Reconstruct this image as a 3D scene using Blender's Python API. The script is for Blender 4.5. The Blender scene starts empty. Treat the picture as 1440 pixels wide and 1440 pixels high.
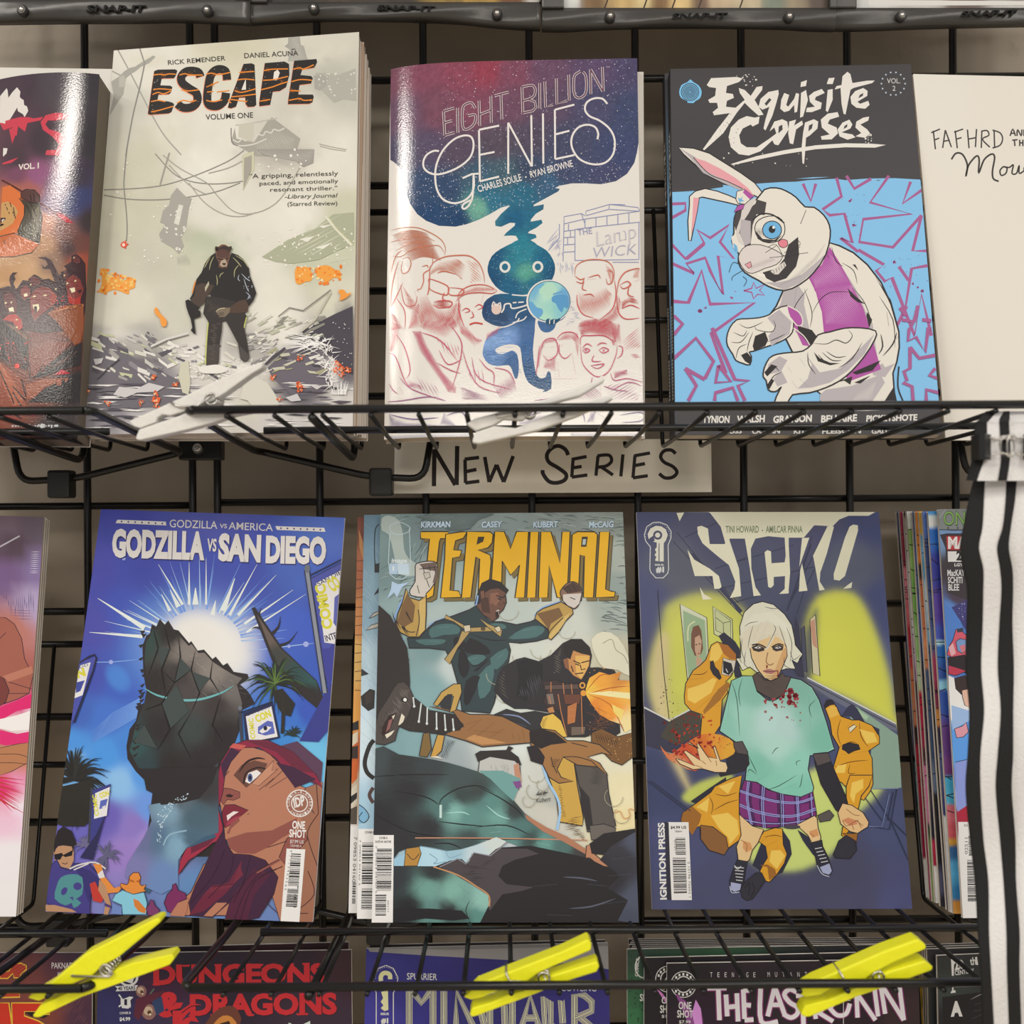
import bpy, bmesh, math, random
import numpy as np
from mathutils import Vector, Matrix
from mathutils.geometry import tessellate_polygon

S = bpy.context.scene
COL = S.collection
# ------------------------------------------------------------------ camera
F, CX, CY, D0, CZ = 1450.0, 705.0, 720.0, 0.7415, 1.30   # focal px, principal point, distance to the grid panel, eye height
ROLL = math.radians(0.38)
cam_d = bpy.data.cameras.new('camera')
cam = bpy.data.objects.new('camera', cam_d)
COL.objects.link(cam)
cam_d.sensor_width = 36.0
cam_d.lens = F/1440*36.0
cam_d.shift_x = (720-CX)/1440
cam_d.clip_start = 0.01
RX = Vector((math.cos(ROLL), 0, -math.sin(ROLL)))
UP = Vector((math.sin(ROLL), 0, math.cos(ROLL)))
FW = Vector((0, 1, 0))
EYE = Vector((0, -D0, CZ))
m = Matrix((RX, UP, -FW)).transposed().to_4x4()
m.translation = EYE
cam.matrix_world = m
S.camera = cam
cam_d.dof.use_dof = True
cam_d.dof.focus_distance = 0.69
cam_d.dof.aperture_fstop = 7.0
# ------------------------------------------------------------------ world, lamps, exposure
w = bpy.data.worlds.new('shop_room'); S.world = w; w.use_nodes = True
bg = w.node_tree.nodes['Background']
bg.inputs[0].default_value = (0.96, 0.91, 0.86, 1); bg.inputs[1].default_value = 0.72
def area_lamp(name, loc, target, sx, sy, power, col):
    l = bpy.data.lights.new(name, 'AREA'); l.shape = 'RECTANGLE'; l.size = sx; l.size_y = sy
    l.energy = power; l.color = col
    o = bpy.data.objects.new(name, l); COL.objects.link(o); o.location = loc
    o.rotation_euler = (Vector(target)-Vector(loc)).to_track_quat('-Z', 'Y').to_euler()
    return o
WARM = (1.0, 0.93, 0.84)
for lx, ly, wx, wy, pw in ((-1.0, -1.38, 0.26, 0.42, 22), (-1.35, -2.30, 0.35, 0.35, 9), (-1.95, -1.85, 0.6, 0.6, 40), (1.0, -1.38, 0.30, 0.42, 10), (1.35, -2.30, 0.35, 0.35, 9), (1.95, -1.85, 0.6, 0.6, 40)):
    area_lamp('ceiling_lamp', (lx, ly, CZ+1.35), (lx*0.97, ly+0.03, 0), wx, wy, pw, WARM)
area_lamp('ceiling_lamp', (0.1, -3.6, CZ+1.35), (0.1, -2.6, CZ), 2.0, 0.6, 60, WARM)
S.view_settings.view_transform = 'Standard'; S.view_settings.look = 'None'
S.view_settings.gamma = 1.0; S.view_settings.use_curve_mapping = False
S.view_settings.exposure = -0.84
S.cycles.max_bounces = 6; S.cycles.use_denoising = True
ILL = np.array((0.97, 0.91, 0.83))

# ------------------------------------------------------------------ measuring: photo pixel -> ray -> plane
def ray(x, y):
    return FW*F + RX*(x-CX) + UP*(CY-y)
def at(x, y, d):                       # point seen at pixel (x, y), d metres in front of the camera
    return EYE + ray(x, y)*(d/F)
def hit(x, y, p0, n):
    r = ray(x, y)
    return EYE + r*((p0-EYE).dot(n)/r.dot(n))
def lin(h):
    h = h.lstrip('#')
    if len(h) == 3: h = ''.join(c*2 for c in h)
    c = np.array([int(h[i:i+2], 16)/255 for i in (0, 2, 4)])
    return np.where(c <= 0.04045, c/12.92, ((c+0.055)/1.055)**2.4)
def ink(h):                            # printed colour as it measures under the shop's warm light
    return np.clip(lin(h)/ILL, 0.004, 0.9)

# ------------------------------------------------------------------ materials
def nt(name):
    m = bpy.data.materials.new(name); m.use_nodes = True
    t = m.node_tree; return m, t, t.nodes['Principled BSDF']
def plain(name, col, rough=0.5, metal=0.0, spec=0.5, coat=0.0, noise=0.0, nscale=60, bump=0.0):
    m, t, b = nt(name)
    c = lin(col) if isinstance(col, str) else col
    b.inputs['Base Color'].default_value = (*c, 1); b.inputs['Roughness'].default_value = rough
    b.inputs['Metallic'].default_value = metal; b.inputs['Specular IOR Level'].default_value = spec
    b.inputs['Coat Weight'].default_value = coat
    if noise or bump:
        tc = t.nodes.new('ShaderNodeTexCoord'); n = t.nodes.new('ShaderNodeTexNoise')
        n.inputs['Scale'].default_value = nscale; n.inputs['Detail'].default_value = 5
        t.links.new(tc.outputs['Object'], n.inputs['Vector'])
        if noise:
            r = t.nodes.new('ShaderNodeMapRange'); r.inputs[3].default_value = 1-noise; r.inputs[4].default_value = 1+noise
            t.links.new(n.outputs['Fac'], r.inputs[0])
            mx = t.nodes.new('ShaderNodeMix'); mx.data_type = 'RGBA'; mx.blend_type = 'MULTIPLY'; mx.inputs[0].default_value = 1
            mx.inputs[6].default_value = (*c, 1); t.links.new(r.outputs[0], mx.inputs[7]); t.links.new(mx.outputs[2], b.inputs['Base Color'])
        if bump:
            bp = t.nodes.new('ShaderNodeBump'); bp.inputs['Strength'].default_value = bump; bp.inputs['Distance'].default_value = 0.002
            t.links.new(n.outputs['Fac'], bp.inputs['Height']); t.links.new(bp.outputs[0], b.inputs['Normal'])
    return m
def printed(name, rough, coat=0.0, bump=0.0, spec=0.5, bscale=900):
    m, t, b = nt(name)
    a = t.nodes.new('ShaderNodeVertexColor'); a.layer_name = 'ink'
    t.links.new(a.outputs[0], b.inputs['Base Color'])
    b.inputs['Roughness'].default_value = rough; b.inputs['Specular IOR Level'].default_value = spec
    b.inputs['Coat Weight'].default_value = coat; b.inputs['Coat Roughness'].default_value = 0.12
    if bump:
        tc = t.nodes.new('ShaderNodeTexCoord'); n = t.nodes.new('ShaderNodeTexNoise')
        n.inputs['Scale'].default_value = bscale; n.inputs['Detail'].default_value = 3
        t.links.new(tc.outputs['Object'], n.inputs['Vector'])
        bp = t.nodes.new('ShaderNodeBump'); bp.inputs['Strength'].default_value = bump; bp.inputs['Distance'].default_value = 0.0004
        t.links.new(n.outputs['Fac'], bp.inputs['Height']); t.links.new(bp.outputs[0], b.inputs['Normal'])
    return m
M_MATTE = printed('matte_printed_cover', 0.55, spec=0.3)
M_SATIN = printed('satin_printed_cover', 0.42, spec=0.35)
M_GLOSS = printed('glossy_printed_cover', 0.11, coat=0.0, bump=0.14, spec=0.5)
M_WIRE = plain('black_powder_coat', (0.006, 0.006, 0.0065), 0.32, spec=0.5)
M_RUBBER = plain('black_rubber', (0.010, 0.010, 0.010), 0.45)
M_STEEL = plain('bright_steel', (0.62, 0.60, 0.57), 0.28, metal=1.0)
def paper_edges(name, a, b_, scale):
    m, t, b = nt(name)
    tc = t.nodes.new('ShaderNodeTexCoord'); mp = t.nodes.new('ShaderNodeMapping'); n = t.nodes.new('ShaderNodeTexNoise')
    mp.inputs['Scale'].default_value = (scale, scale, scale)
    n.inputs['Scale'].default_value = 1.0; n.inputs['Detail'].default_value = 4
    sx = t.nodes.new('ShaderNodeSeparateXYZ'); cx = t.nodes.new('ShaderNodeCombineXYZ')
    t.links.new(tc.outputs['Object'], sx.inputs[0]); t.links.new(sx.outputs[2], cx.inputs[2])   # sheets run along the depth
    t.links.new(cx.outputs[0], mp.inputs[0]); t.links.new(mp.outputs[0], n.inputs['Vector'])
    r = t.nodes.new('ShaderNodeValToRGB'); r.color_ramp.elements[0].position = 0.35; r.color_ramp.elements[1].position = 0.65
    r.color_ramp.elements[0].color = (*lin(a), 1); r.color_ramp.elements[1].color = (*lin(b_), 1)
    t.links.new(n.outputs['Fac'], r.inputs[0]); t.links.new(r.outputs[0], b.inputs['Base Color'])
    b.inputs['Roughness'].default_value = 0.8
    return m
M_PAGES = paper_edges('page_edges', '#a89684', '#e9dfd0', 1600)
M_PAGES_TAN = paper_edges('tan_page_edges', '#a98d74', '#c9b097', 1600)

# ------------------------------------------------------------------ objects
def link(o, parent=None):
    COL.objects.link(o)
    if parent is not None: o.parent = parent
    return o
def mesh_obj(name, verts, faces, mat, parent=None, smooth=False, loc=None):
    me = bpy.data.meshes.new(name); me.from_pydata([tuple(v) for v in verts], [], faces); me.validate()
    if mat: me.materials.append(mat)
    if smooth: me.polygons.foreach_set('use_smooth', [True]*len(me.polygons))
    me.update()
    o = bpy.data.objects.new(name, me); link(o, parent)
    if loc is not None: o.location = loc
    return o
def tag(o, label, cat, group=None):
    o['label'] = label; o['category'] = cat
    if group: o['group'] = group
    return o
def thing(name, label, cat, loc, group=None):
    o = bpy.data.objects.new(name, None); o.empty_display_size = 0.02; o.location = loc
    COL.objects.link(o)
    return tag(o, label, cat, group)
def structure(o):
    o['kind'] = 'structure'; return o

class MB:
    """collects tubes, boxes and prisms, then links them as one mesh"""
    def __init__(s): s.v = []; s.f = []
    def add(s, vs, fs):
        k = len(s.v); s.v += [Vector(v) for v in vs]; s.f += [[i+k for i in f] for f in fs]
    def box(s, c, h, rot=None):
        vs = [Vector((x*h[0], y*h[1], z*h[2])) for x in (-1, 1) for y in (-1, 1) for z in (-1, 1)]
        if rot: vs = [rot @ v for v in vs]
        s.add([Vector(c)+v for v in vs], [(0,1,3,2),(4,6,7,5),(0,4,5,1),(2,3,7,6),(0,2,6,4),(1,5,7,3)])
    def tube(s, pts, r, n=8, cap=True):
        pts = [Vector(p) for p in pts]
        rings = []; prev = None
        for i, p in enumerate(pts):
            t = (pts[min(i+1, len(pts)-1)]-pts[max(i-1, 0)]).normalized()
            if prev is None:
                a = Vector((0, 0, 1)) if abs(t.z) < 0.9 else Vector((1, 0, 0))
                u = t.cross(a).normalized()
            else:
                u = (prev - t*prev.dot(t)).normalized()
            prev = u; v = t.cross(u)
            rr = r[i] if isinstance(r, (list, tuple)) else r
            rings.append([p+(u*math.cos(2*math.pi*k/n)+v*math.sin(2*math.pi*k/n))*rr for k in range(n)])
        vs = [q for ring in rings for q in ring]; fs = []
        for i in range(len(pts)-1):
            for k in range(n):
                fs.append((i*n+k, i*n+(k+1) % n, (i+1)*n+(k+1) % n, (i+1)*n+k))
        if cap:
            fs.append(tuple(reversed(range(n)))); fs.append(tuple((len(pts)-1)*n+k for k in range(n)))
        s.add(vs, fs)
    def prism(s, outline, a, b):
        """closed outline (list of 3-D points) swept from offset a to offset b (vectors)"""
        n = len(outline); vs = [Vector(p)+a for p in outline]+[Vector(p)+b for p in outline]
        fs = [(i, (i+1) % n, n+(i+1) % n, n+i) for i in range(n)]
        for tri in tessellate_polygon([[Vector(p) for p in outline]]):
            fs.append(tuple(tri)); fs.append(tuple(n+i for i in reversed(tri)))
        s.add(vs, fs)
    def build(s, name, mat, parent=None, loc=None, smooth=False, bevel=0.0):
        o0 = Vector(loc) if loc is not None else Vector((0, 0, 0))
        o = mesh_obj(name, [v-o0 for v in s.v], s.f, mat, parent, smooth, o0 if parent is None else None)
        bm = bmesh.new(); bm.from_mesh(o.data); bmesh.ops.recalc_face_normals(bm, faces=bm.faces); bm.to_mesh(o.data); bm.free()
        if bevel:
            md = o.modifiers.new('bevel', 'BEVEL'); md.width = bevel; md.segments = 2; md.limit_method = 'ANGLE'; md.angle_limit = 0.6
        return o
def bent(pts, rad, k=5):
    """polyline with its inner corners rounded"""
    pts = [Vector(p) for p in pts]; out = [pts[0]]
    for a, b, c in zip(pts, pts[1:], pts[2:]):
        r = min(rad, (b-a).length*0.45, (c-b).length*0.45)
        p = b+(a-b).normalized()*r; q = b+(c-b).normalized()*r
        for i in range(k+1):
            t = i/k; out.append(p*(1-t)**2+b*2*t*(1-t)+q*t*t)
    return out+[pts[-1]]

def catmull(pts, closed, k=5):
    n = len(pts); out = []
    if n < 3: return list(pts)
    P = [np.array(p, float) for p in pts]
    for i in range(n if closed else n-1):
        p1, p2 = P[i], P[(i+1) % n]
        p0 = P[(i-1) % n] if closed or i > 0 else p1
        p3 = P[(i+2) % n] if closed or i < n-2 else p2
        for j in range(k):
            t = j/k
            out.append(0.5*((2*p1)+(p2-p0)*t+(2*p0-5*p1+4*p2-p3)*t*t+(3*p1-p0-3*p2+p3)*t**3))
    if not closed: out.append(P[-1])
    return out
# ------------------------------------------------------------------ wall behind the rack
def wall_material():
    m, t, b = nt('painted_block_wall')
    tc = t.nodes.new('ShaderNodeTexCoord'); n = t.nodes.new('ShaderNodeTexNoise'); n2 = t.nodes.new('ShaderNodeTexNoise')
    n.inputs['Scale'].default_value = 9; n.inputs['Detail'].default_value = 6
    n2.inputs['Scale'].default_value = 55; n2.inputs['Detail'].default_value = 3
    t.links.new(tc.outputs['Object'], n.inputs['Vector']); t.links.new(tc.outputs['Object'], n2.inputs['Vector'])
    r = t.nodes.new('ShaderNodeValToRGB'); r.color_ramp.elements[0].position = 0.3; r.color_ramp.elements[1].position = 0.75
    r.color_ramp.elements[0].color = (*lin('#b3a796'), 1); r.color_ramp.elements[1].color = (*lin('#d0c4b2'), 1)
    t.links.new(n.outputs['Fac'], r.inputs[0]); t.links.new(r.outputs[0], b.inputs['Base Color'])
    b.inputs['Roughness'].default_value = 0.6
    bp = t.nodes.new('ShaderNodeBump'); bp.inputs['Strength'].default_value = 0.5; bp.inputs['Distance'].default_value = 0.004
    pw = t.nodes.new('ShaderNodeMath'); pw.operation = 'POWER'; pw.inputs[1].default_value = 5
    t.links.new(n2.outputs['Fac'], pw.inputs[0]); t.links.new(pw.outputs[0], bp.inputs['Height'])
    t.links.new(bp.outputs[0], b.inputs['Normal'])
    return m
WALL_Y = 0.055
wl = MB(); wl.box((0, WALL_Y+0.05, CZ), (1.6, 0.05, 1.32))
structure(wl.build('wall_back', wall_material(), loc=(0, WALL_Y+0.05, CZ)))
fl = MB(); fl.box((0, -1.95, -0.06), (2.6, 2.05, 0.05)); structure(fl.build('floor', plain('shop_floor', '#b3a794', 0.5, noise=.1, nscale=6), loc=(0, -1.95, -0.06)))

# ------------------------------------------------------------------ grid panels the shelves hook on
PITCH, R_GRID = 0.0762, 0.0027
def zpx(y, d, x=705): return at(x, y, d).z
Z_GRID = zpx(704, D0)                       # height of one cross wire of the right panel
def grid_panel(label, xs, z0, nlo, nhi, lo, hi):
    x_lo, x_hi = xs[0], xs[-1]
    root = thing('wire_grid_panel', label, 'grid panel', (x_lo, 0, z0+nlo*PITCH))
    o = root.location
    for x in xs:
        b = MB(); b.tube([(x, 0, lo), (x, 0, hi)], R_GRID, 10)
        b.v = [v-o for v in b.v]; b.build('upright_wire', M_WIRE, root, smooth=True)
    for k in range(nlo, nhi+1):
        b = MB(); b.tube([(x_lo, 2*R_GRID*0.92, z0+k*PITCH), (x_hi, 2*R_GRID*0.92, z0+k*PITCH)], R_GRID, 10)
        b.v = [v-o for v in b.v]; b.build('cross_wire', M_WIRE, root, smooth=True)
    return root
xr0 = at(306, 700, D0).x
grid_panel('black wire grid panel right of the connector clamp, behind most of the comics',
           [xr0]+[at(450, 700, D0).x+PITCH*i for i in range(0, 9)], Z_GRID, -8, 8, CZ-0.68, CZ+0.62)
xl0 = at(271, 700, D0).x
grid_panel('black wire grid panel at far left, its edge wire left of the connector clamp',
           [at(123, 700, D0).x-PITCH*i for i in range(5, -1, -1)]+[xl0], zpx(711, D0, 200), -8, 8, CZ-0.68, CZ+0.62)
# clamp that joins the two panels
c = at(285, 634, D0-0.004)
cl = thing('panel_connector', 'small black clamp with a screw joining the two grid panels below the white clothespin', 'clamp', c)
b = MB(); b.box((0, -0.002, 0), (0.0150, 0.006, 0.0068)); b.build('clamp_body', M_WIRE, cl, bevel=0.001)
b = MB(); b.tube([(-0.0008, -0.0105, 0.0012), (-0.0008, -0.008, 0.0012)], [0.0034, 0.0042], 14); b.tube([(-0.0008, -0.0108, 0.0012), (-0.0008, -0.0104, 0.0012)], [0.0015, 0.0024], 6)
b.build('screw', M_STEEL, cl)

# ------------------------------------------------------------------ wire shelves
RAIL_D, BAR_D, TIP_D = 0.5436, 0.626, 0.693
WR = 0.00140                                 # thin wire radius
def shelf(label, x_side, sgn, dz, width=0.597):
    """x_side: the end of the shelf beside the gap; sgn = +1 when the shelf runs to the right of it.  dz: height of its rail"""
    base = Vector((x_side, TIP_D-D0, CZ+dz-0.0095))
    root = thing('wire_shelf', label, 'wire shelf', base)
    def P(u, d, h): return Vector((sgn*u, d-TIP_D, h+0.0095))        # local: u inwards from the end, d from the eye, h from the rail
    rr = 0.0023
    # front rail with both ends turned back as the side bars, which run on inwards under the floor
    def part(name, pts, r, n=8, mat=M_WIRE, smooth=True):
        b = MB(); b.tube(pts, r, n); return b.build(name, mat, root, smooth=smooth)
    part('front_rail', [P(0.004, RAIL_D, 0), P(width-0.004, RAIL_D, 0)], rr, 12)
    for e in (0, 1):
        f = lambda u: u if e == 0 else width-u
        part('side_bar', bent([P(f(0.004), RAIL_D, 0), P(f(0.0), RAIL_D+0.004, 0), P(f(0), BAR_D, -0.0075), P(f(0), TIP_D, -0.0125), P(f(0.004), TIP_D+0.012, -0.013),
                               P(f(0.075), TIP_D+0.012, -0.030), P(f(0.113), TIP_D+0.012, -0.032), P(f(0.118), TIP_D+0.012, -0.004)], 0.010), 0.0024, 10)
        b = MB(); b.box(P(f(0.084), TIP_D+0.011, -0.034), (0.0078, 0.0065, 0.0095)); b.build('rubber_cap', M_RUBBER, root, bevel=0.0018)
        part('bracket_bar', bent([P(f(0.0665), RAIL_D-0.001, -0.0045), P(f(0.0665), BAR_D, -0.0125), P(f(0.0665), TIP_D+0.004, -0.0190),
                                  P(f(0.0665), D0-0.016, 0.158), P(f(0.0665), D0-0.006, 0.166)], 0.012), 0.0024, 10)
    part('cross_bar', [P(0.022, BAR_D, -0.0045), P(width-0.022, BAR_D, -0.0045)], 0.0023, 10)
    part('back_bar', [P(0.012, D0-0.011, 0.158), P(width-0.012, D0-0.011, 0.158)], 0.0024, 8)
    part('back_bar', [P(0.012, 0.713, 0.077), P(width-0.012, 0.713, 0.077)], 0.0022, 8)
    n = 22
    for i in range(n):
        u = 0.0215+0.0253*i
        if u > width-0.012: break
        part('floor_wire', bent([P(u, RAIL_D-0.0015, -0.0035), P(u, BAR_D-0.004, -0.0088), P(u, TIP_D, -0.0118), P(u, D0-0.013, 0.158)], 0.0045, 4), WR, 8)
    return root
X_R, X_L = at(262, 577, RAIL_D).x, at(128, 577, RAIL_D).x
ZU = zpx(573.5, RAIL_D, 705)-CZ
SP = 0.3048
ZL = zpx(1386, RAIL_D, 705)-CZ
shelf('upper black wire shelf on the right, holding the paperbacks above the hand-lettered sign', X_R, 1, ZU)
shelf('upper black wire shelf at the left edge, under the dark red glossy paperback', X_L, -1, ZU)
shelf('lower black wire shelf on the right, under the three comics with bar codes', X_R-0.004, 1, ZL)
shelf('lower black wire shelf at the left edge, with a yellow clothespin on its end', X_L-0.003, -1, ZL)
# ------------------------------------------------------------------ printed covers
def nums(s):
    if isinstance(s, str):
        a = [float(q) for q in s.replace(',', ' ').split()]
        return [(a[i], a[i+1]) for i in range(0, len(a)-1, 2)]
    return [tuple(q) for q in s]
def clip_convex(poly, planes):
    """Sutherland-Hodgman; poly = list of (x, y, r, g, b); planes = inward half planes a*x+b*y+c >= 0"""
    for a, b, c in planes:
        out = []; n = len(poly)
        if n == 0: return poly
        d = [a*p[0]+b*p[1]+c for p in poly]
        for i in range(n):
            j = (i+1) % n
            if d[i] >= 0: out.append(poly[i])
            if (d[i] >= 0) != (d[j] >= 0):
                t = d[i]/(d[i]-d[j]); out.append(tuple(p+(q-p)*t for p, q in zip(poly[i], poly[j])))
        poly = out
    return poly
_text_cache = {}
def glyphs(s, bold, shear):
    k = (s, bold, shear)
    if k not in _text_cache:
        cu = bpy.data.curves.new('lettering', 'FONT'); cu.body = s; cu.size = 1.0; cu.offset = bold; cu.shear = shear; cu.resolution_u = 3
        o = bpy.data.objects.new('lettering', cu); COL.objects.link(o)
        dg = bpy.context.evaluated_depsgraph_get(); me = bpy.data.meshes.new_from_object(o.evaluated_get(dg))
        vs = [(v.co.x, v.co.y) for v in me.vertices]; fs = [tuple(p.vertices) for p in me.polygons]
        bpy.data.objects.remove(o); bpy.data.curves.remove(cu); bpy.data.meshes.remove(me)
        _text_cache[k] = (vs, fs)
    return _text_cache[k]

class Cover:
    """a printed sheet in the plane given by p0, u (right), v (up), n (towards the shop); art is measured on the photograph
    and brought onto the sheet's own plane, so it is stored in the sheet's own coordinates"""
    STEP = 1.6e-6
    def __init__(s, corners, p0, u, v, n, nx=70, ny=105, bow=None):
        s.p0, s.u, s.v, s.n, s.bow = p0, u, v, n, bow
        s.c2 = [s.loc(*c) for c in corners]                     # TL TR BR BL
        s.nx, s.ny = nx, ny
        s.V = []; s.C = []; s.T = []; s.k = 0
        s.ox = s.oy = 0.0; s.sc = 1.0
        s.planes = []
        q = s.c2
        for i in range(4):
            (x0, y0), (x1, y1) = q[i], q[(i+1) % 4]
            a, b = (y1-y0), -(x1-x0); L = math.hypot(a, b)
            s.planes.append((a/L, b/L, -(a*x0+b*y0)/L))
        cx = sum(p[0] for p in q)/4; cy = sum(p[1] for p in q)/4
        s.planes = [(a, b, c) if a*cx+b*cy+c > 0 else (-a, -b, -c) for a, b, c in s.planes]
        g = []
        TL, TR, BR, BL = [np.array(p) for p in q]
        for j in range(ny+1):
            t = j/ny
            for i in range(nx+1):
                w = i/nx
                g.append((TL*(1-w)+TR*w)*(1-t)+(BL*(1-w)+BR*w)*t)
        s.g = np.array(g)
        s.gp = np.array([s.pix(*p) for p in s.g])
        s.base = np.ones((len(g), 3))*0.8
    def loc(s, x, y):
        p = hit(x, y, s.p0, s.n)-s.p0; return (p.dot(s.u), p.dot(s.v))
    def pix(s, a, b):
        p = s.p0+s.u*a+s.v*b-EYE; d = p.dot(FW)
        return (CX+p.dot(RX)/d*F, CY-p.dot(UP)/d*F)
    # ---- soft printed ground
    def field(s, pts, power=3.0, noise=0.0, nscale=30, seed=1):
        P = np.array([[float(a), float(b)] for a, b, _ in pts]); K = np.array([lin(c) for _, _, c in pts])
        d = ((s.gp[:, None, :]-P[None])**2).sum(2)+30
        wt = 1/d**(power/2*1.3); wt /= wt.sum(1, keepdims=True)
        s.base = wt @ K
        if noise: s.grain(noise, nscale, seed)
    def vnoise(s, scale, seed):
        rng = np.random.RandomState(seed); tot = 0; amp = 1; f = np.zeros(len(s.gp))
        for o in range(3):
            q = s.gp/(scale/2**o)+1000; i = np.floor(q).astype(int); fr = q-i; fr = fr*fr*(3-2*fr)
            tab = rng.rand(256, 256)
            gget = lambda a, b: tab[(i[:, 0]+a) % 256, (i[:, 1]+b) % 256]
            f += amp*((gget(0,0)*(1-fr[:,0])+gget(1,0)*fr[:,0])*(1-fr[:,1])+(gget(0,1)*(1-fr[:,0])+gget(1,1)*fr[:,0])*fr[:,1]); tot += amp; amp *= 0.5
        return f/tot
    def grain(s, amt, scale, seed=1):
        s.base *= (1+amt*(s.vnoise(scale, seed)-0.5)*2)[:, None]
    def glow(s, x, y, rx, ry, col, strength=1.0, power=2.0, rot=0.0, noise=0.0, seed=3):
        dx, dy = s.gp[:, 0]-x, s.gp[:, 1]-y; a = math.radians(rot)
        X = (dx*math.cos(a)+dy*math.sin(a))/rx; Y = (-dx*math.sin(a)+dy*math.cos(a))/ry
        r = np.sqrt(X*X+Y*Y)
        if noise: r = r*(1+noise*(s.vnoise(14, seed)-0.5)*2)
        k = strength*np.exp(-r**power)
        s.base = s.base*(1-k[:, None])+lin(col)*k[:, None]
    def region(s, pts, col, soft=6.0, strength=1.0, noise=0.0, seed=5):
        """a soft edged printed area"""
        P = np.array(catmull(s.fp(pts), True, 4)); x, y = s.gp[:, 0], s.gp[:, 1]; ins = np.zeros(len(x), bool); dist = np.full(len(x), 1e9)
        for i in range(len(P)):
            (x0, y0), (x1, y1) = P[i], P[(i+1) % len(P)]
            with np.errstate(divide='ignore', invalid='ignore'):
                c = ((y0 > y) != (y1 > y)) & (x < (x1-x0)*(y-y0)/(y1-y0)+x0)
            ins ^= c
            L = (x1-x0)**2+(y1-y0)**2+1e-9; t = np.clip(((x-x0)*(x1-x0)+(y-y0)*(y1-y0))/L, 0, 1)
            dist = np.minimum(dist, np.hypot(x-x0-t*(x1-x0), y-y0-t*(y1-y0)))
        sd = np.where(ins, dist, -dist)
        if noise: sd = sd+noise*(s.vnoise(16, seed)-0.5)*2
        k = strength/(1+np.exp(-sd/soft*3))
        s.base = s.base*(1-k[:, None])+lin(col)*k[:, None]
    # ---- crisp printed shapes
    def frame(s, ox=0, oy=0, sc=1.0): s.ox, s.oy, s.sc = ox, oy, sc
    def fp(s, pts): return [(s.ox+x/s.sc, s.oy+y/s.sc) for x, y in nums(pts)]
    def _tris(s, tris2, cols):
        """tris2: list of local-2-D triangles, cols: matching lists of 3 linear colours"""
        z = s.k*s.STEP+(6e-5 if s.bow else 2e-5); s.k += 1
        if s.bow:                                               # follow the curved sheet
            a_, b_ = [], []; st = list(zip(tris2, cols))
            while st:
                t, c = st.pop(); e = [math.dist(t[i], t[(i+1) % 3]) for i in range(3)]; k = e.index(max(e))
                if e[k] > 0.006:
                    i, j, m_ = k, (k+1) % 3, (k+2) % 3; mp = tuple((p+q)/2 for p, q in zip(t[i], t[j])); mc = (c[i]+c[j])/2
                    st += [((t[i], mp, t[m_]), (c[i], mc, c[m_])), ((mp, t[j], t[m_]), (mc, c[j], c[m_]))]
                else: a_.append(t); b_.append(c)
            tris2, cols = a_, b_
        for t, c in zip(tris2, cols):
            poly = clip_convex([(p[0], p[1], *q) for p, q in zip(t, c)], s.planes)
            if len(poly) < 3: continue
            b = len(s.V)
            for p in poly:
                s.V.append((p[0], p[1], z)); s.C.append(p[2:5])
            s.T.append(tuple(range(b, b+len(poly))))
    def mix(s, pts, power=3.4, noise=0.0, nscale=20, seed=1):
        """a printed blend between colours measured at points (in the current frame), as a function of place"""
        P = np.array(s.fp([(a, b) for a, b, _ in pts])); K = np.array([lin(k) for _, _, k in pts])
        def fn(q):
            d = ((P-np.array(q))**2).sum(1)+12; wt = 1/d**(power*.65); return (wt/wt.sum()) @ K
        return fn
    def pm(s, fn, pts, smooth=0, edge=8.0):
        """filled shape printed with a blend fn"""
        P = s.fp(pts)
        if smooth: P = [tuple(q) for q in catmull(P, True, smooth if smooth > 1 else 4)]
        tr = [tuple(P[i] for i in t) for t in tessellate_polygon([[Vector((a, b, 0)) for a, b in P]])]
        out = []; st = list(tr)
        while st:
            t = st.pop(); e = [math.dist(t[i], t[(i+1) % 3]) for i in range(3)]; k = e.index(max(e))
            if e[k] > edge:
                a, b, q = t[k], t[(k+1) % 3], t[(k+2) % 3]; mm = ((a[0]+b[0])/2, (a[1]+b[1])/2); st += [(a, mm, q), (mm, b, q)]
            else: out.append(t)
        memo = {}
        def cf(q):
            if q not in memo: memo[q] = fn(q)
            return memo[q]
        s._tris([[s.loc(*q) for q in t] for t in out], [[cf(q) for q in t] for t in out])
    def p(s, col, pts, smooth=0, grad=None):
        """filled shape; grad = (x0, y0, x1, y1, second colour) prints a blend"""
        P = s.fp(pts)
        if smooth: P = [tuple(q) for q in catmull(P, True, smooth if smooth > 1 else 4)]
        c0 = lin(col)
        L = [s.loc(*q) for q in P]
        tr = tessellate_polygon([[Vector((a, b, 0)) for a, b in L]])
        def cc(q):
            if not grad: return c0
            x0, y0, x1, y1, h = grad; (x0, y0), (x1, y1) = s.fp([(x0, y0), (x1, y1)])
            t = ((q[0]-x0)*(x1-x0)+(q[1]-y0)*(y1-y0))/((x1-x0)**2+(y1-y0)**2); t = min(1, max(0, t))
            return c0*(1-t)+lin(h)*t
        K = [cc(q) for q in P]
        s._tris([[L[i] for i in t] for t in tr], [[K[i] for i in t] for t in tr])
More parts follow.
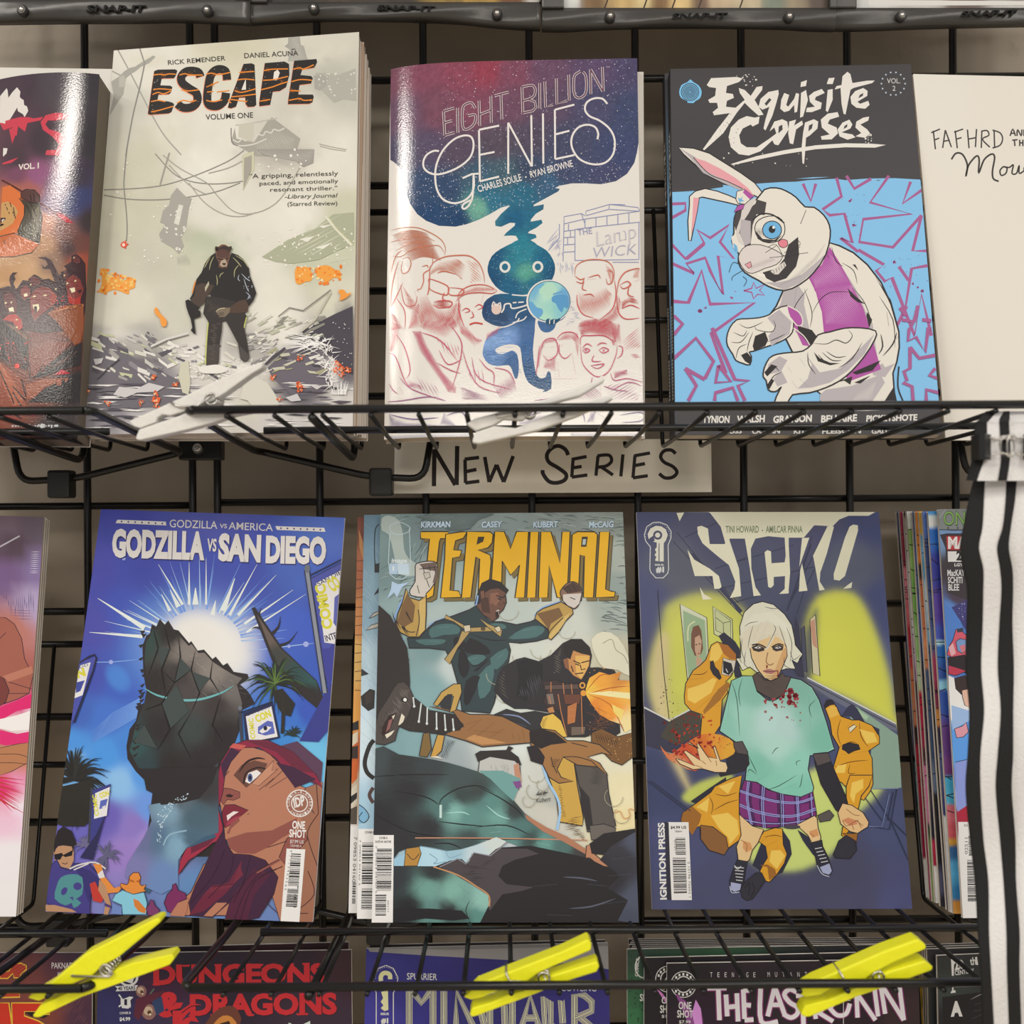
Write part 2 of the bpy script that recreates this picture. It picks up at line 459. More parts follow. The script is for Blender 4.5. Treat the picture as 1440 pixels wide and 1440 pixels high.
    def l(s, col, wd, pts, smooth=4, taper=0, closed=False, w1=None):
        """inked line, wd photo pixels wide; taper 1 = both ends thin, 2 = end thin"""
        P = s.fp(pts)
        if smooth and len(P) > 2: P = catmull(P, closed, smooth)
        if wd < 2: wd *= 1.3
        P = [np.array(q, float) for q in P]
        if closed: P.append(P[0])
        n = len(P); A = []; B = []
        for i in range(n):
            if closed and i in (0, n-1): t = P[1]-P[n-2]
            else: t = P[min(i+1, n-1)]-P[max(i-1, 0)]
            L = math.hypot(*t) or 1; nn = np.array((-t[1], t[0]))/L
            f = i/(n-1); ww = wd if w1 is None else wd*(1-f)+w1*f
            if taper == 1: ww *= max(0.12, math.sin(math.pi*f)**0.6)
            if taper == 2: ww *= max(0.1, 1-f)
            A.append(s.loc(*(P[i]+nn*ww/2))); B.append(s.loc(*(P[i]-nn*ww/2)))
        c = lin(col); T = []
        for i in range(n-1):
            T.append((A[i], A[i+1], B[i+1])); T.append((A[i], B[i+1], B[i]))
        s._tris(T, [[c]*3]*len(T))
    def o(s, col, wd, pts, fill=None, smooth=0, grad=None):
        """shape with an inked outline"""
        if fill: s.p(fill, pts, smooth, grad)
        s.l(col, wd, pts, smooth if smooth else 0, closed=True)
    def e(s, col, x, y, rx, ry=None, rot=0, n=22):
        ry = ry or rx; a = math.radians(rot)
        P = [(x+rx*math.cos(t)*math.cos(a)-ry*math.sin(t)*math.sin(a), y+rx*math.cos(t)*math.sin(a)+ry*math.sin(t)*math.cos(a)) for t in [2*math.pi*i/n for i in range(n)]]
        s.p(col, P)
    def ring(s, col, wd, x, y, rx, ry=None, n=30, a0=0, a1=360):
        ry = ry or rx
        full = abs(a1-a0) >= 360
        P = [(x+rx*math.cos(math.radians(a0+(a1-a0)*i/n)), y+ry*math.sin(math.radians(a0+(a1-a0)*i/n))) for i in range(n if full else n+1)]
        s.l(col, wd, P, 0, closed=full)
    def many(s, col, shapes):
        """many small shapes of one colour on one level (fans around their first point)"""
        c = lin(col); T = []
        for P in shapes:
            L = [s.loc(*q) for q in P]
            for i in range(1, len(L)-1): T.append((L[0], L[i], L[i+1]))
        s._tris(T, [[c]*3]*len(T))
    def dots(s, col, pts_or_n, box=None, r=(0.5, 1.5), seed=1, stretch=1.0, inside=None, rot=0):
        rng = random.Random(seed); sh = []
        poly = s.fp(inside) if inside else None
        if box: (bx0, by0), (bx1, by1) = s.fp([(box[0], box[1]), (box[2], box[3])])
        elif poly: bx0 = min(p[0] for p in poly); bx1 = max(p[0] for p in poly); by0 = min(p[1] for p in poly); by1 = max(p[1] for p in poly)
        k = 0; tries = 0
        while k < pts_or_n and tries < pts_or_n*20:
            tries += 1
            x, y = rng.uniform(bx0, bx1), rng.uniform(by0, by1)
            if poly and not inpoly(x, y, poly): continue
            k += 1
            q = rng.uniform(*r); a = rng.uniform(0, 6.28) if stretch == 1 else math.radians(rot)+rng.uniform(-.15, .15); n = 6
            sh.append([(x+math.cos(a)*math.cos(t)*q*stretch*(j:=rng.uniform(.7, 1.2))-math.sin(a)*math.sin(t)*q*j, y+math.sin(a)*math.cos(t)*q*stretch*j+math.cos(a)*math.sin(t)*q*j) for t in [6.283*i/n for i in range(n)]])
        s.many(col, sh)
    def hatch(s, col, wd, pts, ang, gap, jit=0.3, seed=1, keep=1.0, cut=0.0):
        """hatching lines inside a shape"""
        wd *= 1.25; P = s.fp(pts); a = math.radians(ang); ca, sa = math.cos(a), math.sin(a); rng = random.Random(seed)
        R = [(x*ca+y*sa, -x*sa+y*ca) for x, y in P]; y = min(q[1] for q in R); ye = max(q[1] for q in R); sh = []
        while y < ye:
            xs = []
            for i in range(len(R)):
                (x0, y0), (x1, y1) = R[i], R[(i+1) % len(R)]
                if (y0 > y) != (y1 > y): xs.append((x1-x0)*(y-y0)/(y1-y0)+x0)
            xs.sort()
            for x0, x1 in zip(xs[::2], xs[1::2]):
                if rng.random() > keep: continue
                if cut:
                    Lh = x1-x0; x0 += Lh*cut*rng.random(); x1 -= Lh*cut*rng.random()
                q = [(x0, y), ((x0+x1)/2, y-wd/2), (x1, y), ((x0+x1)/2, y+wd/2)]
                sh.append([(x*ca-yy*sa, x*sa+yy*ca) for x, yy in q])
            y += gap*(1+jit*(rng.random()-.5))
        s.many(col, sh)
    def t(s, text, x0, y0, x1, y1, h, col, bold=0.0, shear=0.0, up=None):
        """lettering on the base line (x0, y0)-(x1, y1), capitals h photo pixels tall (h measured in the current frame)"""
        vs, fs = glyphs(text, bold, shear)
        if not vs: return
        (X0, Y0), (X1, Y1) = s.fp([(x0, y0), (x1, y1)]); h = h/s.sc
        a = min(v[0] for v in vs); b = max(v[0] for v in vs); cap = 0.685+bold
        dx, dy = (X1-X0)/(b-a), (Y1-Y0)/(b-a)
        L = math.hypot(X1-X0, Y1-Y0); ux, uy = (Y1-Y0)/L, -(X1-X0)/L
        if up: ux, uy = up
        k = h/cap
        Q = [s.loc(X0+(vx-a)*dx+vy*k*ux, Y0+(vx-a)*dy+vy*k*uy) for vx, vy in vs]
        c = lin(col); T = []
        for f in fs:
            for i in range(1, len(f)-1): T.append((Q[f[0]], Q[f[i]], Q[f[i+1]]))
        s._tris(T, [[c]*3]*len(T))
    def strokes(s, col, wd, letters, taper=0, smooth=4):
        for q in letters: s.l(col, wd, q, smooth, taper)
    def barcode(s, quad, n=36, seed=1, horizontal=False, col='#1a1818', cover=1.0):
        """bars across a 4-corner area TL TR BR BL"""
        A, B, Cc, D = [np.array(p) for p in s.fp(quad)]; rng = random.Random(seed); sh = []; t = 0
        while t < 1:
            wd = rng.choice((1, 1, 2, 3))/n/2.2; g = rng.choice((1, 1, 2))/n/2.2; e = min(1, t+wd)
            if horizontal: q = [A+(D-A)*t, B+(Cc-B)*t, B+(Cc-B)*e, A+(D-A)*e]
            else: q = [A+(B-A)*t, A+(B-A)*e, D+(Cc-D)*e, D+(Cc-D)*t]
            sh.append([tuple(p) for p in q]); t = e+g
        s.many(col, sh)
    # ---- mesh
    def build(s, name, mat, parent, label=None):
        nb = len(s.g); zb = lambda a, b: s.bow(a, b) if s.bow else 0.0
        vs = [(a, b, zb(a, b)) for a, b in s.g]+[(a, b, z+zb(a, b)) for a, b, z in s.V]
        fs = []
        for j in range(s.ny):
            for i in range(s.nx):
                k = j*(s.nx+1)+i; fs.append((k, k+s.nx+1, k+s.nx+2, k+1))
        def ccw(t):
            A = s.V[t[0]]; B = s.V[t[1]]; Cc = s.V[t[2]]; ar = 0
            for i in range(len(t)):
                p, q = s.V[t[i]], s.V[t[(i+1) % len(t)]]; ar += p[0]*q[1]-q[0]*p[1]
            return t if ar > 0 else tuple(reversed(t))
        fs += [tuple(nb+i for i in ccw(t)) for t in s.T]
        me = bpy.data.meshes.new(name); me.from_pydata(vs, [], fs)
        at_ = me.color_attributes.new('ink', 'FLOAT_COLOR', 'POINT')
        colr = np.ones((len(vs), 4), np.float32); colr[:nb, :3] = s.base
        if s.C: colr[nb:, :3] = np.array(s.C)
        colr[:, :3] = np.clip(colr[:, :3]/ILL, 0.004, 0.92)
        at_.data.foreach_set('color', colr.ravel())
        me.materials.append(mat)
        if s.bow: me.polygons.foreach_set('use_smooth', [True]*len(me.polygons))
        me.update()
        o = bpy.data.objects.new(name, me); link(o, parent)
        return o
def inpoly(x, y, P):
    c = False
    for i in range(len(P)):
        (x0, y0), (x1, y1) = P[i], P[(i+1) % len(P)]
        if (y0 > y) != (y1 > y) and x < (x1-x0)*(y-y0)/(y1-y0)+x0: c = not c
    return c

class Book:
    """a comic or paperback standing on the shelf and leaning back: cover, page block, back cover, spine"""
    def __init__(s, name, label, cat, corners, d_bottom, lean, thick, group=None, bow=None, nx=70, ny=105, yaw=0.0, cover_t=0.00025, pages=None, page_mat=None, spine=None, inset=0.0006):
        TL, TR, BR, BL = corners
        p0 = at((BL[0]+BR[0])/2, (BL[1]+BR[1])/2, d_bottom)
        a = math.radians(lean); y = math.radians(yaw)
        n = Vector((math.sin(y)*math.cos(a), -math.cos(y)*math.cos(a), math.sin(a))).normalized()
        u = Vector((math.cos(y), math.sin(y), 0)); v = n.cross(u)
        s.p0, s.u, s.v, s.n = p0, u, v, n
        s.root = thing(name, label, cat, p0, group)
        mm = Matrix((u, v, n)).transposed().to_4x4(); mm.translation = p0
        s.root.matrix_world = mm
        s.cover = Cover(corners, p0, u, v, n, nx, ny, bow)
        s.thick, s.cover_t, s.bow = thick, cover_t, bow
        s.page_mat = page_mat or M_PAGES; s.spine = spine; s.inset = inset
    def outline(s, k=0.0):
        q = [np.array(p) for p in s.cover.c2]; c = sum(q)/4
        return [p+(c-p)/np.linalg.norm(c-p)*k for p in q]
    def slab(s, name, z0, z1, k, mat):
        """a block of sheets between two depths, following the cover's bow"""
        q = s.outline(k); TL, TR, BR, BL = q; nx, ny = (40, 24) if s.bow else (1, 1)
        vs = []; fs = []; N = nx+1; M = N*(ny+1)
        for z in (z0, z1):
            for j in range(ny+1):
                t = j/ny
                for i in range(N):
                    w = i/nx; p = (TL*(1-w)+TR*w)*(1-t)+(BL*(1-w)+BR*w)*t
                    vs.append((p[0], p[1], z+(s.bow(p[0], p[1]) if s.bow else 0)))
        for j in range(ny):
            for i in range(nx):
                k0 = j*N+i; fs += [(k0, k0+N, k0+N+1, k0+1), (M+k0, M+k0+1, M+k0+N+1, M+k0+N)]
            for i in (0, nx): k0 = j*N+i; fs.append((k0, k0+N, M+k0+N, M+k0) if i else (k0, M+k0, M+k0+N, k0+N))
        for i in range(nx):
            k0 = ny*N+i; fs += [(i, i+1, M+i+1, M+i), (k0, M+k0, M+k0+1, k0+1)]
        return mesh_obj(name, vs, fs, mat, s.root)
    def finish(s, mat, back='#e8e0d4', cover_name='front_cover'):
        ct = s.cover_t
        s.cover.build(cover_name, mat, s.root)
        s.slab('pages', -ct*0.4, -(s.thick-ct), s.inset, s.page_mat)
        s.slab('back_cover', -(s.thick-ct), -s.thick, 0.0, plain('back_cover_stock', ink(back), 0.5))
        if s.spine:                                            # a square-bound spine on the left side
            TL, TR, BR, BL = s.outline(0); cl = 0.0004
            x = [TL[0], BL[0]]
            vs = []
            for (px, py) in (TL, BL):
                for z in (0, -s.thick):
                    for dx in (-cl, 0.0): vs.append((px+dx, py, z))
            mesh_obj('spine', vs, [(0,2,3,1),(4,5,7,6),(0,4,6,2),(1,3,7,5),(0,1,5,4),(2,6,7,3)], plain('spine_stock', ink(s.spine), 0.45), s.root)
        return s.root
def floor_d(y):                                                # depth at which a book bottom seen at y meets the shelf floor
    return None
# ------------------------------------------------------------------ books: placing and covers
# ------------------------------------------------------------------ misty paperback
b = Book('paperback', 'misty cream paperback with a dark soldier wading through rubble, front of its stack', 'book',
         [(160, 71), (505, 45), (496, 607), (118, 611)], 0.645, 12, 0.010, 'paperbacks on the upper shelf', nx=110, ny=160)
c = b.cover
def escape_art(c):
    CR, OL, GR = '#e6decd', '#cbc4aa', '#b9b3a0'
    c.field([(200, 100, CR), (330, 60, '#d8d0b6'), (450, 60, '#dcd4c0'), (180, 140, '#d2ccbb'), (250, 200, '#dfd7c4'), (420, 150, '#ddd5c3'), (470, 120, '#c4bfae'),
             (300, 200, '#e6decd'), (390, 200, '#d2cab8'), (200, 260, '#d2cbb4'), (280, 230, '#e6dfce'), (480, 230, '#e0d8c6'), (180, 300, '#ccc5ab'), (300, 300, '#e0d8c6'),
             (430, 320, '#e6decd'), (490, 300, '#cfcaae'), (160, 360, '#cdc6ad'), (220, 370, '#cfc8b2'), (270, 350, '#ccc9ae'), (360, 350, '#e0d9c6'), (450, 370, '#cac8ab'),
             (190, 430, '#dbd3bd'), (250, 440, '#cfc9b4'), (390, 430, '#e6decb'), (470, 420, '#d6cfb6'), (480, 450, '#d0cab4'), (150, 440, '#dcd4bf'), (400, 460, '#e4dccb'),
             (140, 480, '#a9a297'), (200, 480, '#b3aca0'), (280, 500, '#d9d1c4'), (350, 500, '#b5aea2'), (430, 490, '#948d88'), (480, 480, '#5d565a'), (480, 520, '#6b6367'),
             (150, 530, '#5c5559'), (220, 540, '#8b8486'), (200, 520, '#6e676a'), (330, 540, '#d0c8bb'), (420, 550, '#625b60'), (350, 555, '#cfc7b4'), (150, 580, '#8b8487'), (200, 600, '#b8b0ac'),
             (260, 580, '#d4ccc0'), (400, 590, '#cdc5bc'), (470, 600, '#d9d0c6'), (490, 570, '#d9d0c4')], 3.4, 0.05, 60)
    for x, y, rx, ry, k, st in ((205, 215, 34, 40, OL, .8), (170, 255, 26, 34, OL, .7), (215, 290, 30, 22, OL, .6), (160, 345, 30, 30, '#c6bfa6', .7), (225, 375, 40, 30, '#c6c0a9', .6),
                                (290, 340, 30, 18, '#b9bda0', .9), (320, 355, 22, 18, '#bfc2a6', .8), (262, 330, 12, 14, '#b5ae9c', .5), (335, 70, 36, 14, '#cfc6a8', .6), (205, 85, 24, 12, '#d5ccb0', .5),
                                (425, 100, 20, 26, '#c2bcab', .7), (465, 115, 36, 24, '#bab5a4', .7), (400, 145, 34, 34, '#c9c2b0', .7), (390, 220, 34, 16, '#b5ac9e', .8), (440, 160, 26, 20, '#cfc7b6', .5),
                                (470, 330, 40, 22, '#bfc09e', .7), (420, 360, 30, 14, '#c3c2a6', .6), (130, 500, 14, 30, '#7c7573', .5), (455, 485, 30, 18, '#4f484d', .7), (490, 455, 16, 26, '#585158', .8),
                                (480, 500, 26, 36, '#57505a', .6), (420, 480, 26, 12, '#efe7da', .8), (462, 475, 26, 14, '#f4ede2', .9), (470, 515, 9, 34, '#f0e8dd', .9), (350, 520, 26, 12, '#f0e8da', .8),
                                (310, 512, 40, 14, '#efe7d8', .6), (165, 470, 30, 9, '#efe7d8', .5)):
        c.glow(x, y, rx, ry, k, st, 2.2, 0, 0.5)
    c.grain(0.05, 22, 7)
    c.frame(150, 40, 4)
    # grey ruins and poles of the misty background
    G1, G2, G3 = '#aaa598', '#bdb7a8', '#938e83'
    c.p(G1, '25,300 70,270 100,240 130,222 160,215 190,195 262,152 275,160 240,195 190,218 165,240 140,255 110,280 100,330 95,370 60,420 30,470 15,490 40,380 30,330')
    c.p(G2, '70,275 95,262 110,290 95,330 70,330')
    for q in ('62,118 120,225 190,360 262,500 330,610 420,712', '185,108 208,180 212,205 188,320 150,480 120,640 108,720', '20,235 80,265'):
        c.l(G1 if q[0] != '1' else '#9b968a', 2.0, q)
    c.l('#8e897f', 1.3, '212,205 188,330 150,480 120,640 108,720')
    c.p(G1, '1022,45 1085,40 1092,90 1110,100 1125,160 1135,180 1020,185 1030,120 1000,100 1020,85')
    c.hatch('#c9c3b3', .6, '1022,45 1085,40 1092,90 1110,100 1125,160 1135,180 1020,185 1030,120', 20, 2.4, seed=2)
    c.p('#b3ae9f', '1175,250 1240,250 1300,262 1400,225 1405,410 1330,400 1280,420 1190,330')
    c.p(G1, '1165,265 1210,260 1250,280 1230,330 1200,350 1170,340')
    c.dots('#e2dbca', 26, (1190, 240, 1400, 400), (.6, 1.6), 4)
    c.p('#a8a293', '700,640 720,560 730,620 830,640 905,520 930,500 1010,560 1090,620 1060,720 840,720 770,680')
    for q in ('710,625 740,640 760,622 785,632 800,612 830,620 850,596 880,602 895,580 925,588 940,568 970,575 1000,560', '705,650 760,660 830,650 900,620'):
        c.l('#d9d2c2', 1.4, q)
    c.l('#7d776d', 1.1, '700,560 705,640 740,660')
    c.hatch('#c5beae', .7, '830,640 905,540 1060,620 1050,715 850,715', 55, 2.6, seed=4)
    c.l(G2, 1.2, '725,545 830,530 960,505'); c.p('#cbc3ae', '745,540 830,530 820,640 740,610')
    for q in ('1195,650 1270,668 1350,682', '1200,662 1270,680 1345,690'): c.l('#a9a191', 1, q)
    # lettering
    letters = ['268,240 288,232 385,230 398,238 388,268 380,280 310,282 302,320 358,322 370,330 362,360 352,370 292,372 285,408 345,410 372,418 380,428 365,470 350,478 245,486 232,480 238,440',
               '770,200 815,196 832,204 842,430 830,440 795,442 782,425 780,388 745,390 728,440 700,450 682,445 690,415',
               '890,195 1000,186 1026,200 1028,260 1010,330 975,352 935,356 920,430 860,438 858,420',
               '1055,182 1180,172 1184,190 1170,220 1100,232 1090,262 1150,268 1160,280 1150,310 1085,318 1078,372 1160,372 1165,385 1158,415 1140,424 1020,426 1022,400']
    SS, CC = '528,272 512,244 455,240 422,268 425,305 465,338 505,365 510,410 480,442 430,446 398,424', '678,290 668,240 625,230 588,260 572,330 566,400 580,432 625,436 662,405 672,362'
    K, OR = '#262220', '#ee8a2c'
    c.frame(149.4, 40.9, 4)
    for q in letters: c.p('#e9906a', q)
    for q in (SS, CC): c.l('#e9906a', 12.2, q)
    c.frame(150, 40, 4)
    for q in letters: c.p(K, q)
    for q in (SS, CC): c.l(K, 11.6, q)
    c.p('#e9e0cf', '783,282 758,346 784,345'); c.p('#e9e0cf', '942,245 962,232 974,250 960,290 936,292')
    for q in ('265,262 300,258 325,262 350,256 388,258', '262,345 300,340 365,345', '258,372 290,360 320,368 362,352', '250,412 290,405 330,412', '250,470 290,462 340,448 375,438', '410,262 440,255 470,262 540,262',
              '420,345 460,352 520,345', '395,420 430,405 470,412 505,405', '560,258 590,252 630,260 695,248', '600,315 560,330 630,300', '565,358 600,355', '620,358 690,350', '560,405 600,412 650,402', '700,420 690,400 790,412',
              '745,248 790,245 830,242', '735,290 780,285 832,290', '720,350 760,360 838,340', '700,385 760,380 840,370', '885,238 930,230 1020,228', '880,292 940,288 1020,270', '870,345 930,330 980,312 1020,300', '862,410 920,400',
              '1050,230 1085,222 1110,228 1165,205', '1040,300 1090,288 1155,292', '1032,350 1090,352', '1025,405 1085,395 1110,405 1158,402'):
        c.l(OR, 1.25, q)
    for x, y in ((318, 260), (470, 258), (600, 258), (765, 246), (910, 234), (1080, 224), (270, 470), (600, 318), (985, 300), (1085, 400), (440, 348), (1045, 350), (890, 404), (480, 410), (740, 354)):
        c.strokes(OR, 1.0, [f'{x-14},{y-12} {x+12},{y+10}', f'{x+14},{y-10} {x-12},{y+12}', f'{x-4},{y-16} {x+3},{y+14}'], 1, 0)
    c.dots('#e9e0cf', 60, (250, 180, 1170, 470), (.25, .55), 9)
    c.t('RICK REMENDER', 346, 206, 668, 180, 26, '#3a3632', 0.004); c.t('DANIEL ACUNA', 775, 168, 1078, 152, 28, '#3a3632', 0.004)
    c.l('#3a3632', .8, '1040,120 1052,116 1062,119'); c.t('VOLUME ONE', 558, 515, 824, 502, 30, '#35312e', 0.004)
    c.frame(110, 210, 3.6)
    for q in ('130,205 300,198 440,180 600,130 760,60 840,5', '390,22 480,120 560,160 660,175 760,172 840,160', '430,30 520,100 650,170 700,230 780,310 860,328 960,300 1040,230 1140,60', '460,80 560,180 650,230',
              '130,232 250,252 400,256 560,242 700,215 820,170', '660,122 760,95 830,60', '560,170 640,270 740,330 830,340 900,320'):
        c.l('#8f8a7e' if q[0] in '13' else '#a9a294', 1.0, q)
    c.l('#a09a8d', 1.6, '462,18 440,90 415,180', 0)
    c.l('#8d887e', 1.1, '246,0 235,120 232,190 244,320 248,400 244,465'); 
    c.e('#e0563c', 232, 484, 17, 15); c.e('#f3d9c4', 230, 484, 8); c.dots('#e0563c', 8, (212, 462, 252, 504), (.5, 1.2), 3)
    c.p('#a9a396', '470,235 500,195 545,240 575,250 560,300 545,400 520,450 535,490 510,530 480,500 420,465 410,430 440,380 415,370 430,310 460,285')
    c.p('#dcd5c4', '510,280 532,285 510,385 485,375'); c.dots('#e6decd', 16, (420, 300, 540, 520), (1, 2.6), 3); c.hatch('#bdb6a6', .6, '500,540 550,520 575,595 500,590', 80, 2, seed=8)
    c.p('#cfc8a6', '830,30 890,10 892,100 835,210'); c.p('#a79f90', '840,45 880,30 878,110 838,200')
    c.p('#9f988c', '900,0 1195,0 1190,70 1140,90 1100,60 1000,40 940,30'); c.hatch('#c4bdae', .6, '900,0 1195,0 1190,70 1080,110 940,30', 50, 2.2, seed=3)
    c.dots('#efe7d8', 14, (880, 0, 1190, 110), (1, 2.2), 6)
    T = '#38342f'
    c.t('"A gripping, relentlessly', 868, 148, 1316, 132, 22, T); c.t('paced, and emotionally', 918, 183, 1316, 170, 20, T); c.t('resonant thriller."', 972, 215, 1312, 206, 20, T)
    c.t('-Library Journal', 1046, 250, 1314, 243, 20, T, 0, .25); c.t('(Starred Review)', 1060, 288, 1312, 283, 21, T)
    for q in ('120,640 110,610 140,605 150,640 180,645 205,640 215,668 240,660 262,648 285,660 288,700 260,712 255,735 215,720 180,712 130,730 105,718 118,690',
              '1100,605 1140,595 1165,600 1185,630 1180,665 1150,672 1120,685 1100,670', '1205,600 1240,588 1275,592 1300,610 1325,615 1330,655 1300,650 1270,668 1255,690 1240,660 1210,650'):
        c.p('#f0a040', q, 3); 
    c.dots('#f6c66e', 26, None, (1, 3), 3, inside='110,610 150,605 285,660 285,705 120,725'); c.dots('#f2852a', 30, None, (1, 2.6), 5, inside='100,590 290,650 290,740 100,740'); c.dots('#ee7f28', 30, None, (1, 3), 7, inside='1095,595 1330,588 1335,660 1240,690 1100,685')
    c.dots('#f9dca0', 12, None, (1, 2.5), 8, inside='1095,595 1330,588 1335,660 1240,690 1100,685')
    c.p('#aeae90', '930,545 1060,460 1200,400 1290,330 1395,320 1395,480 1300,520 1220,560 1080,580 1000,570'); c.hatch('#cfcbb0', 1.2, '930,545 1060,460 1200,400 1290,330 1395,320 1395,480 1220,560', -28, 5, seed=5, cut=.5)
    c.l('#e3dcc6', 2.6, '1252,340 1300,400 1385,488', 0); c.l('#d2cf9f', 1, '1262,340 1310,405 1392,485', 0)
    for q in ('1120,455 1195,440 1160,470', '1220,390 1290,380 1240,400', '1380,550 1260,580 1200,600 1330,560', '1200,500 1290,470 1240,505'): c.p('#e9e2d0', q)
    c.dots('#efe7d6', 60, (930, 400, 1395, 600), (.6, 1.8), 12); c.dots('#efe7d8', 40, (150, 40, 600, 620), (.6, 1.8), 13)
    # rubble and water
    c.frame(110, 400, 3.6)
    D1, D2, W = '#5d565c', '#48424a', '#e9e1d6'
    c.p('#6d666a', '60,300 120,250 200,300 260,360 330,400 420,440 500,480 560,540 600,560 520,600 420,620 200,630 50,620')
    c.p(D2, '1130,240 1220,190 1300,150 1390,110 1392,460 1340,420 1300,380 1260,350 1230,300 1180,280'); c.p('#6a6268', '960,420 1060,330 1200,300 1240,360 1260,470 1290,520 1200,560 1080,560 980,470')
    rng = random.Random(5)
    def rubble(box, n, cols, rmin, rmax, ang0, ang1, flat=.35):
        for i in range(n):
            x, y = rng.uniform(box[0], box[2]), rng.uniform(box[1], box[3]); a = math.radians(rng.uniform(ang0, ang1)); L = rng.uniform(rmin, rmax); Wd = L*rng.uniform(flat*.5, flat)
            pts = [(x+dx*math.cos(a)-dy*math.sin(a), y+dx*math.sin(a)+dy*math.cos(a)) for dx, dy in ((-L, -Wd*rng.uniform(.4, 1)), (L*rng.uniform(.6, 1), -Wd), (L, Wd*rng.uniform(.2, 1)), (-L*rng.uniform(.5, 1), Wd))]
            c.p(rng.choice(cols), pts)
    RC = ['#8d8687', '#c9c1b6', '#e2dace', '#5a5359', '#a7a097', '#d8d1bf', '#767072', '#c5c49c']
    rubble((80, 250, 420, 480), 60, RC, 12, 40, 10, 45); rubble((420, 290, 800, 480), 60, RC+['#e9e1d4']*3, 12, 38, -30, 40); rubble((850, 150, 1240, 300), 50, ['#a9a391', '#d6cfbb', '#e6dfcc', '#8d887c', '#bdbba0'], 10, 36, -45, -5)
    rubble((860, 220, 1010, 400), 26, ['#8d8782', '#d8d0c4', '#b2aba2'], 10, 30, -40, 10); rubble((960, 330, 1250, 450), 24, ['#e2dace', '#8d8687', '#a7a079', '#c9c2a8', '#4d474d'], 12, 36, -30, 15)
    for y0, y1, n in ((500, 640, 90), (630, 735, 60)):
        for i in range(n):
            x, y = rng.uniform(50, 1390), rng.uniform(y0, y1); L = rng.uniform(15, 90)
            if 780 < x < 960 and rng.random() < .6: continue
            c.p(rng.choice(['#3e3840', '#4d464e', '#e9e1d8', '#efe8e0', '#8d868a', '#565058', '#efe8de']), [(x-L, y), (x-L*.2, y-rng.uniform(2, 7)), (x+L, y+rng.uniform(-3, 3)), (x+L*.3, y+rng.uniform(2, 7))])
    for q in ('210,520 300,530 360,500 440,520 400,545 300,550 240,575 180,560', '80,380 130,375 120,400 90,410', '1050,575 1110,555 1130,590 1080,595', '1170,510 1240,515 1210,535'): c.p('#cdc6c0', q)
    c.p('#cfc8ae', '520,400 560,385 570,500 560,560 530,550 510,470'); c.p('#d6cfbd', '840,500 900,470 960,500 1000,560 1020,610 980,640 900,640 860,590 820,580')
    c.l('#d9d2c6', 3.5, '370,318 450,280 560,250', 0); c.l('#8d877f', 1, '370,324 450,286 560,256', 0)
    c.l('#4e484d', 1.4, '100,480 160,420 210,380', 0); c.l('#c2bba6', 3, '1130,240 1200,180 1280,40', 0); c.l('#807a70', 1.2, '1015,165 1070,120 1140,135 1200,90 1280,30', 0)
    for i in range(46):
        a = rng.uniform(0, 6.28); L = rng.uniform(20, 75); x, y = 690, 440
        c.l('#f1eadf', 1.1, [(x+math.cos(a)*14, y+math.sin(a)*6), (x+math.cos(a)*L*1.5, y-abs(math.sin(a))*L*.55+8)], 0, 2)
    for i in range(50):
        x0, y0 = rng.uniform(1130, 1260), rng.uniform(270, 330); c.l('#f3ece2', 1.2, [(x0, y0), (x0+rng.uniform(-150, 110), y0+rng.uniform(-30, 50))], 0, 2)
    for i in range(46):
        x0, y0 = rng.uniform(1250, 1290), rng.uniform(300, 520); c.l('#f1e9df', 1.2, [(x0, y0), (x0+rng.uniform(-60, 50), y0+rng.uniform(-60, 40))], 0, 2)
    for i in range(30):
        x0 = rng.uniform(1280, 1360); c.l('#efe8de', .9, [(x0, 560), (x0+rng.uniform(-20, 30), 500+rng.uniform(-20, 40))], 0, 2)
    c.dots('#f1eade', 90, (560, 380, 980, 480), (.4, 1.2), 8); c.dots('#e9e1d6', 20, (1290, 190, 1390, 420), (.5, 1), 2)
    for x, y, s_ in ((380, 472, 2), (492, 506, 2), (390, 555, 2), (395, 590, 3), (400, 610, 2), (1125, 510, 3), (1130, 535, 2), (1315, 405, 2.6), (1335, 435, 3), (1365, 438, 2.4), (1335, 465, 2), (990, 475, 2.2), (1020, 585, 2), (150, 603, 2), (325, 600, 1.6), (60, 540, 1.6), (1130, 375, 2), (1300, 440, 2)):
        c.dots('#e8622f', 7, (x-16, y-14, x+16, y+14), (s_*.4, s_), int(x)); c.dots('#f6b487', 3, (x-6, y-6, x+6, y+6), (s_*.4, s_*.8), int(x)+1)
    for q in ('388,130 400,120 418,150 450,185 445,215 425,212 415,175 395,155', '1318,35 1345,30 1360,50 1385,45 1360,70 1325,85 1330,60'): c.p('#f09a3c', q, 3)
    c.l('#4a444a', 3.6, '945,412 985,375 1050,325', 0); c.l('#d8d0c4', 1.2, '940,405 1000,345', 0)
    # the wading soldier
    c.frame(230, 320, 6.545)
    K, K2, HI = '#211d1c', '#332c29', '#6f6658'
    c.p(K2, '400,640 520,640 700,700 735,770 775,830 745,920 770,1040 795,1200 775,1235 735,1238 710,1210 690,1075 640,980 575,860 545,870 540,960 520,1080 515,1240 490,1290 470,1310 440,1280 415,1300 395,1270 405,1090 415,870 370,800 375,760')
    c.p('#453c36', '405,1090 520,1080 515,1240 490,1290 470,1310 440,1280 415,1300 395,1270'); c.p('#4d453f', '700,1090 790,1180 785,1225 745,1238 712,1205')
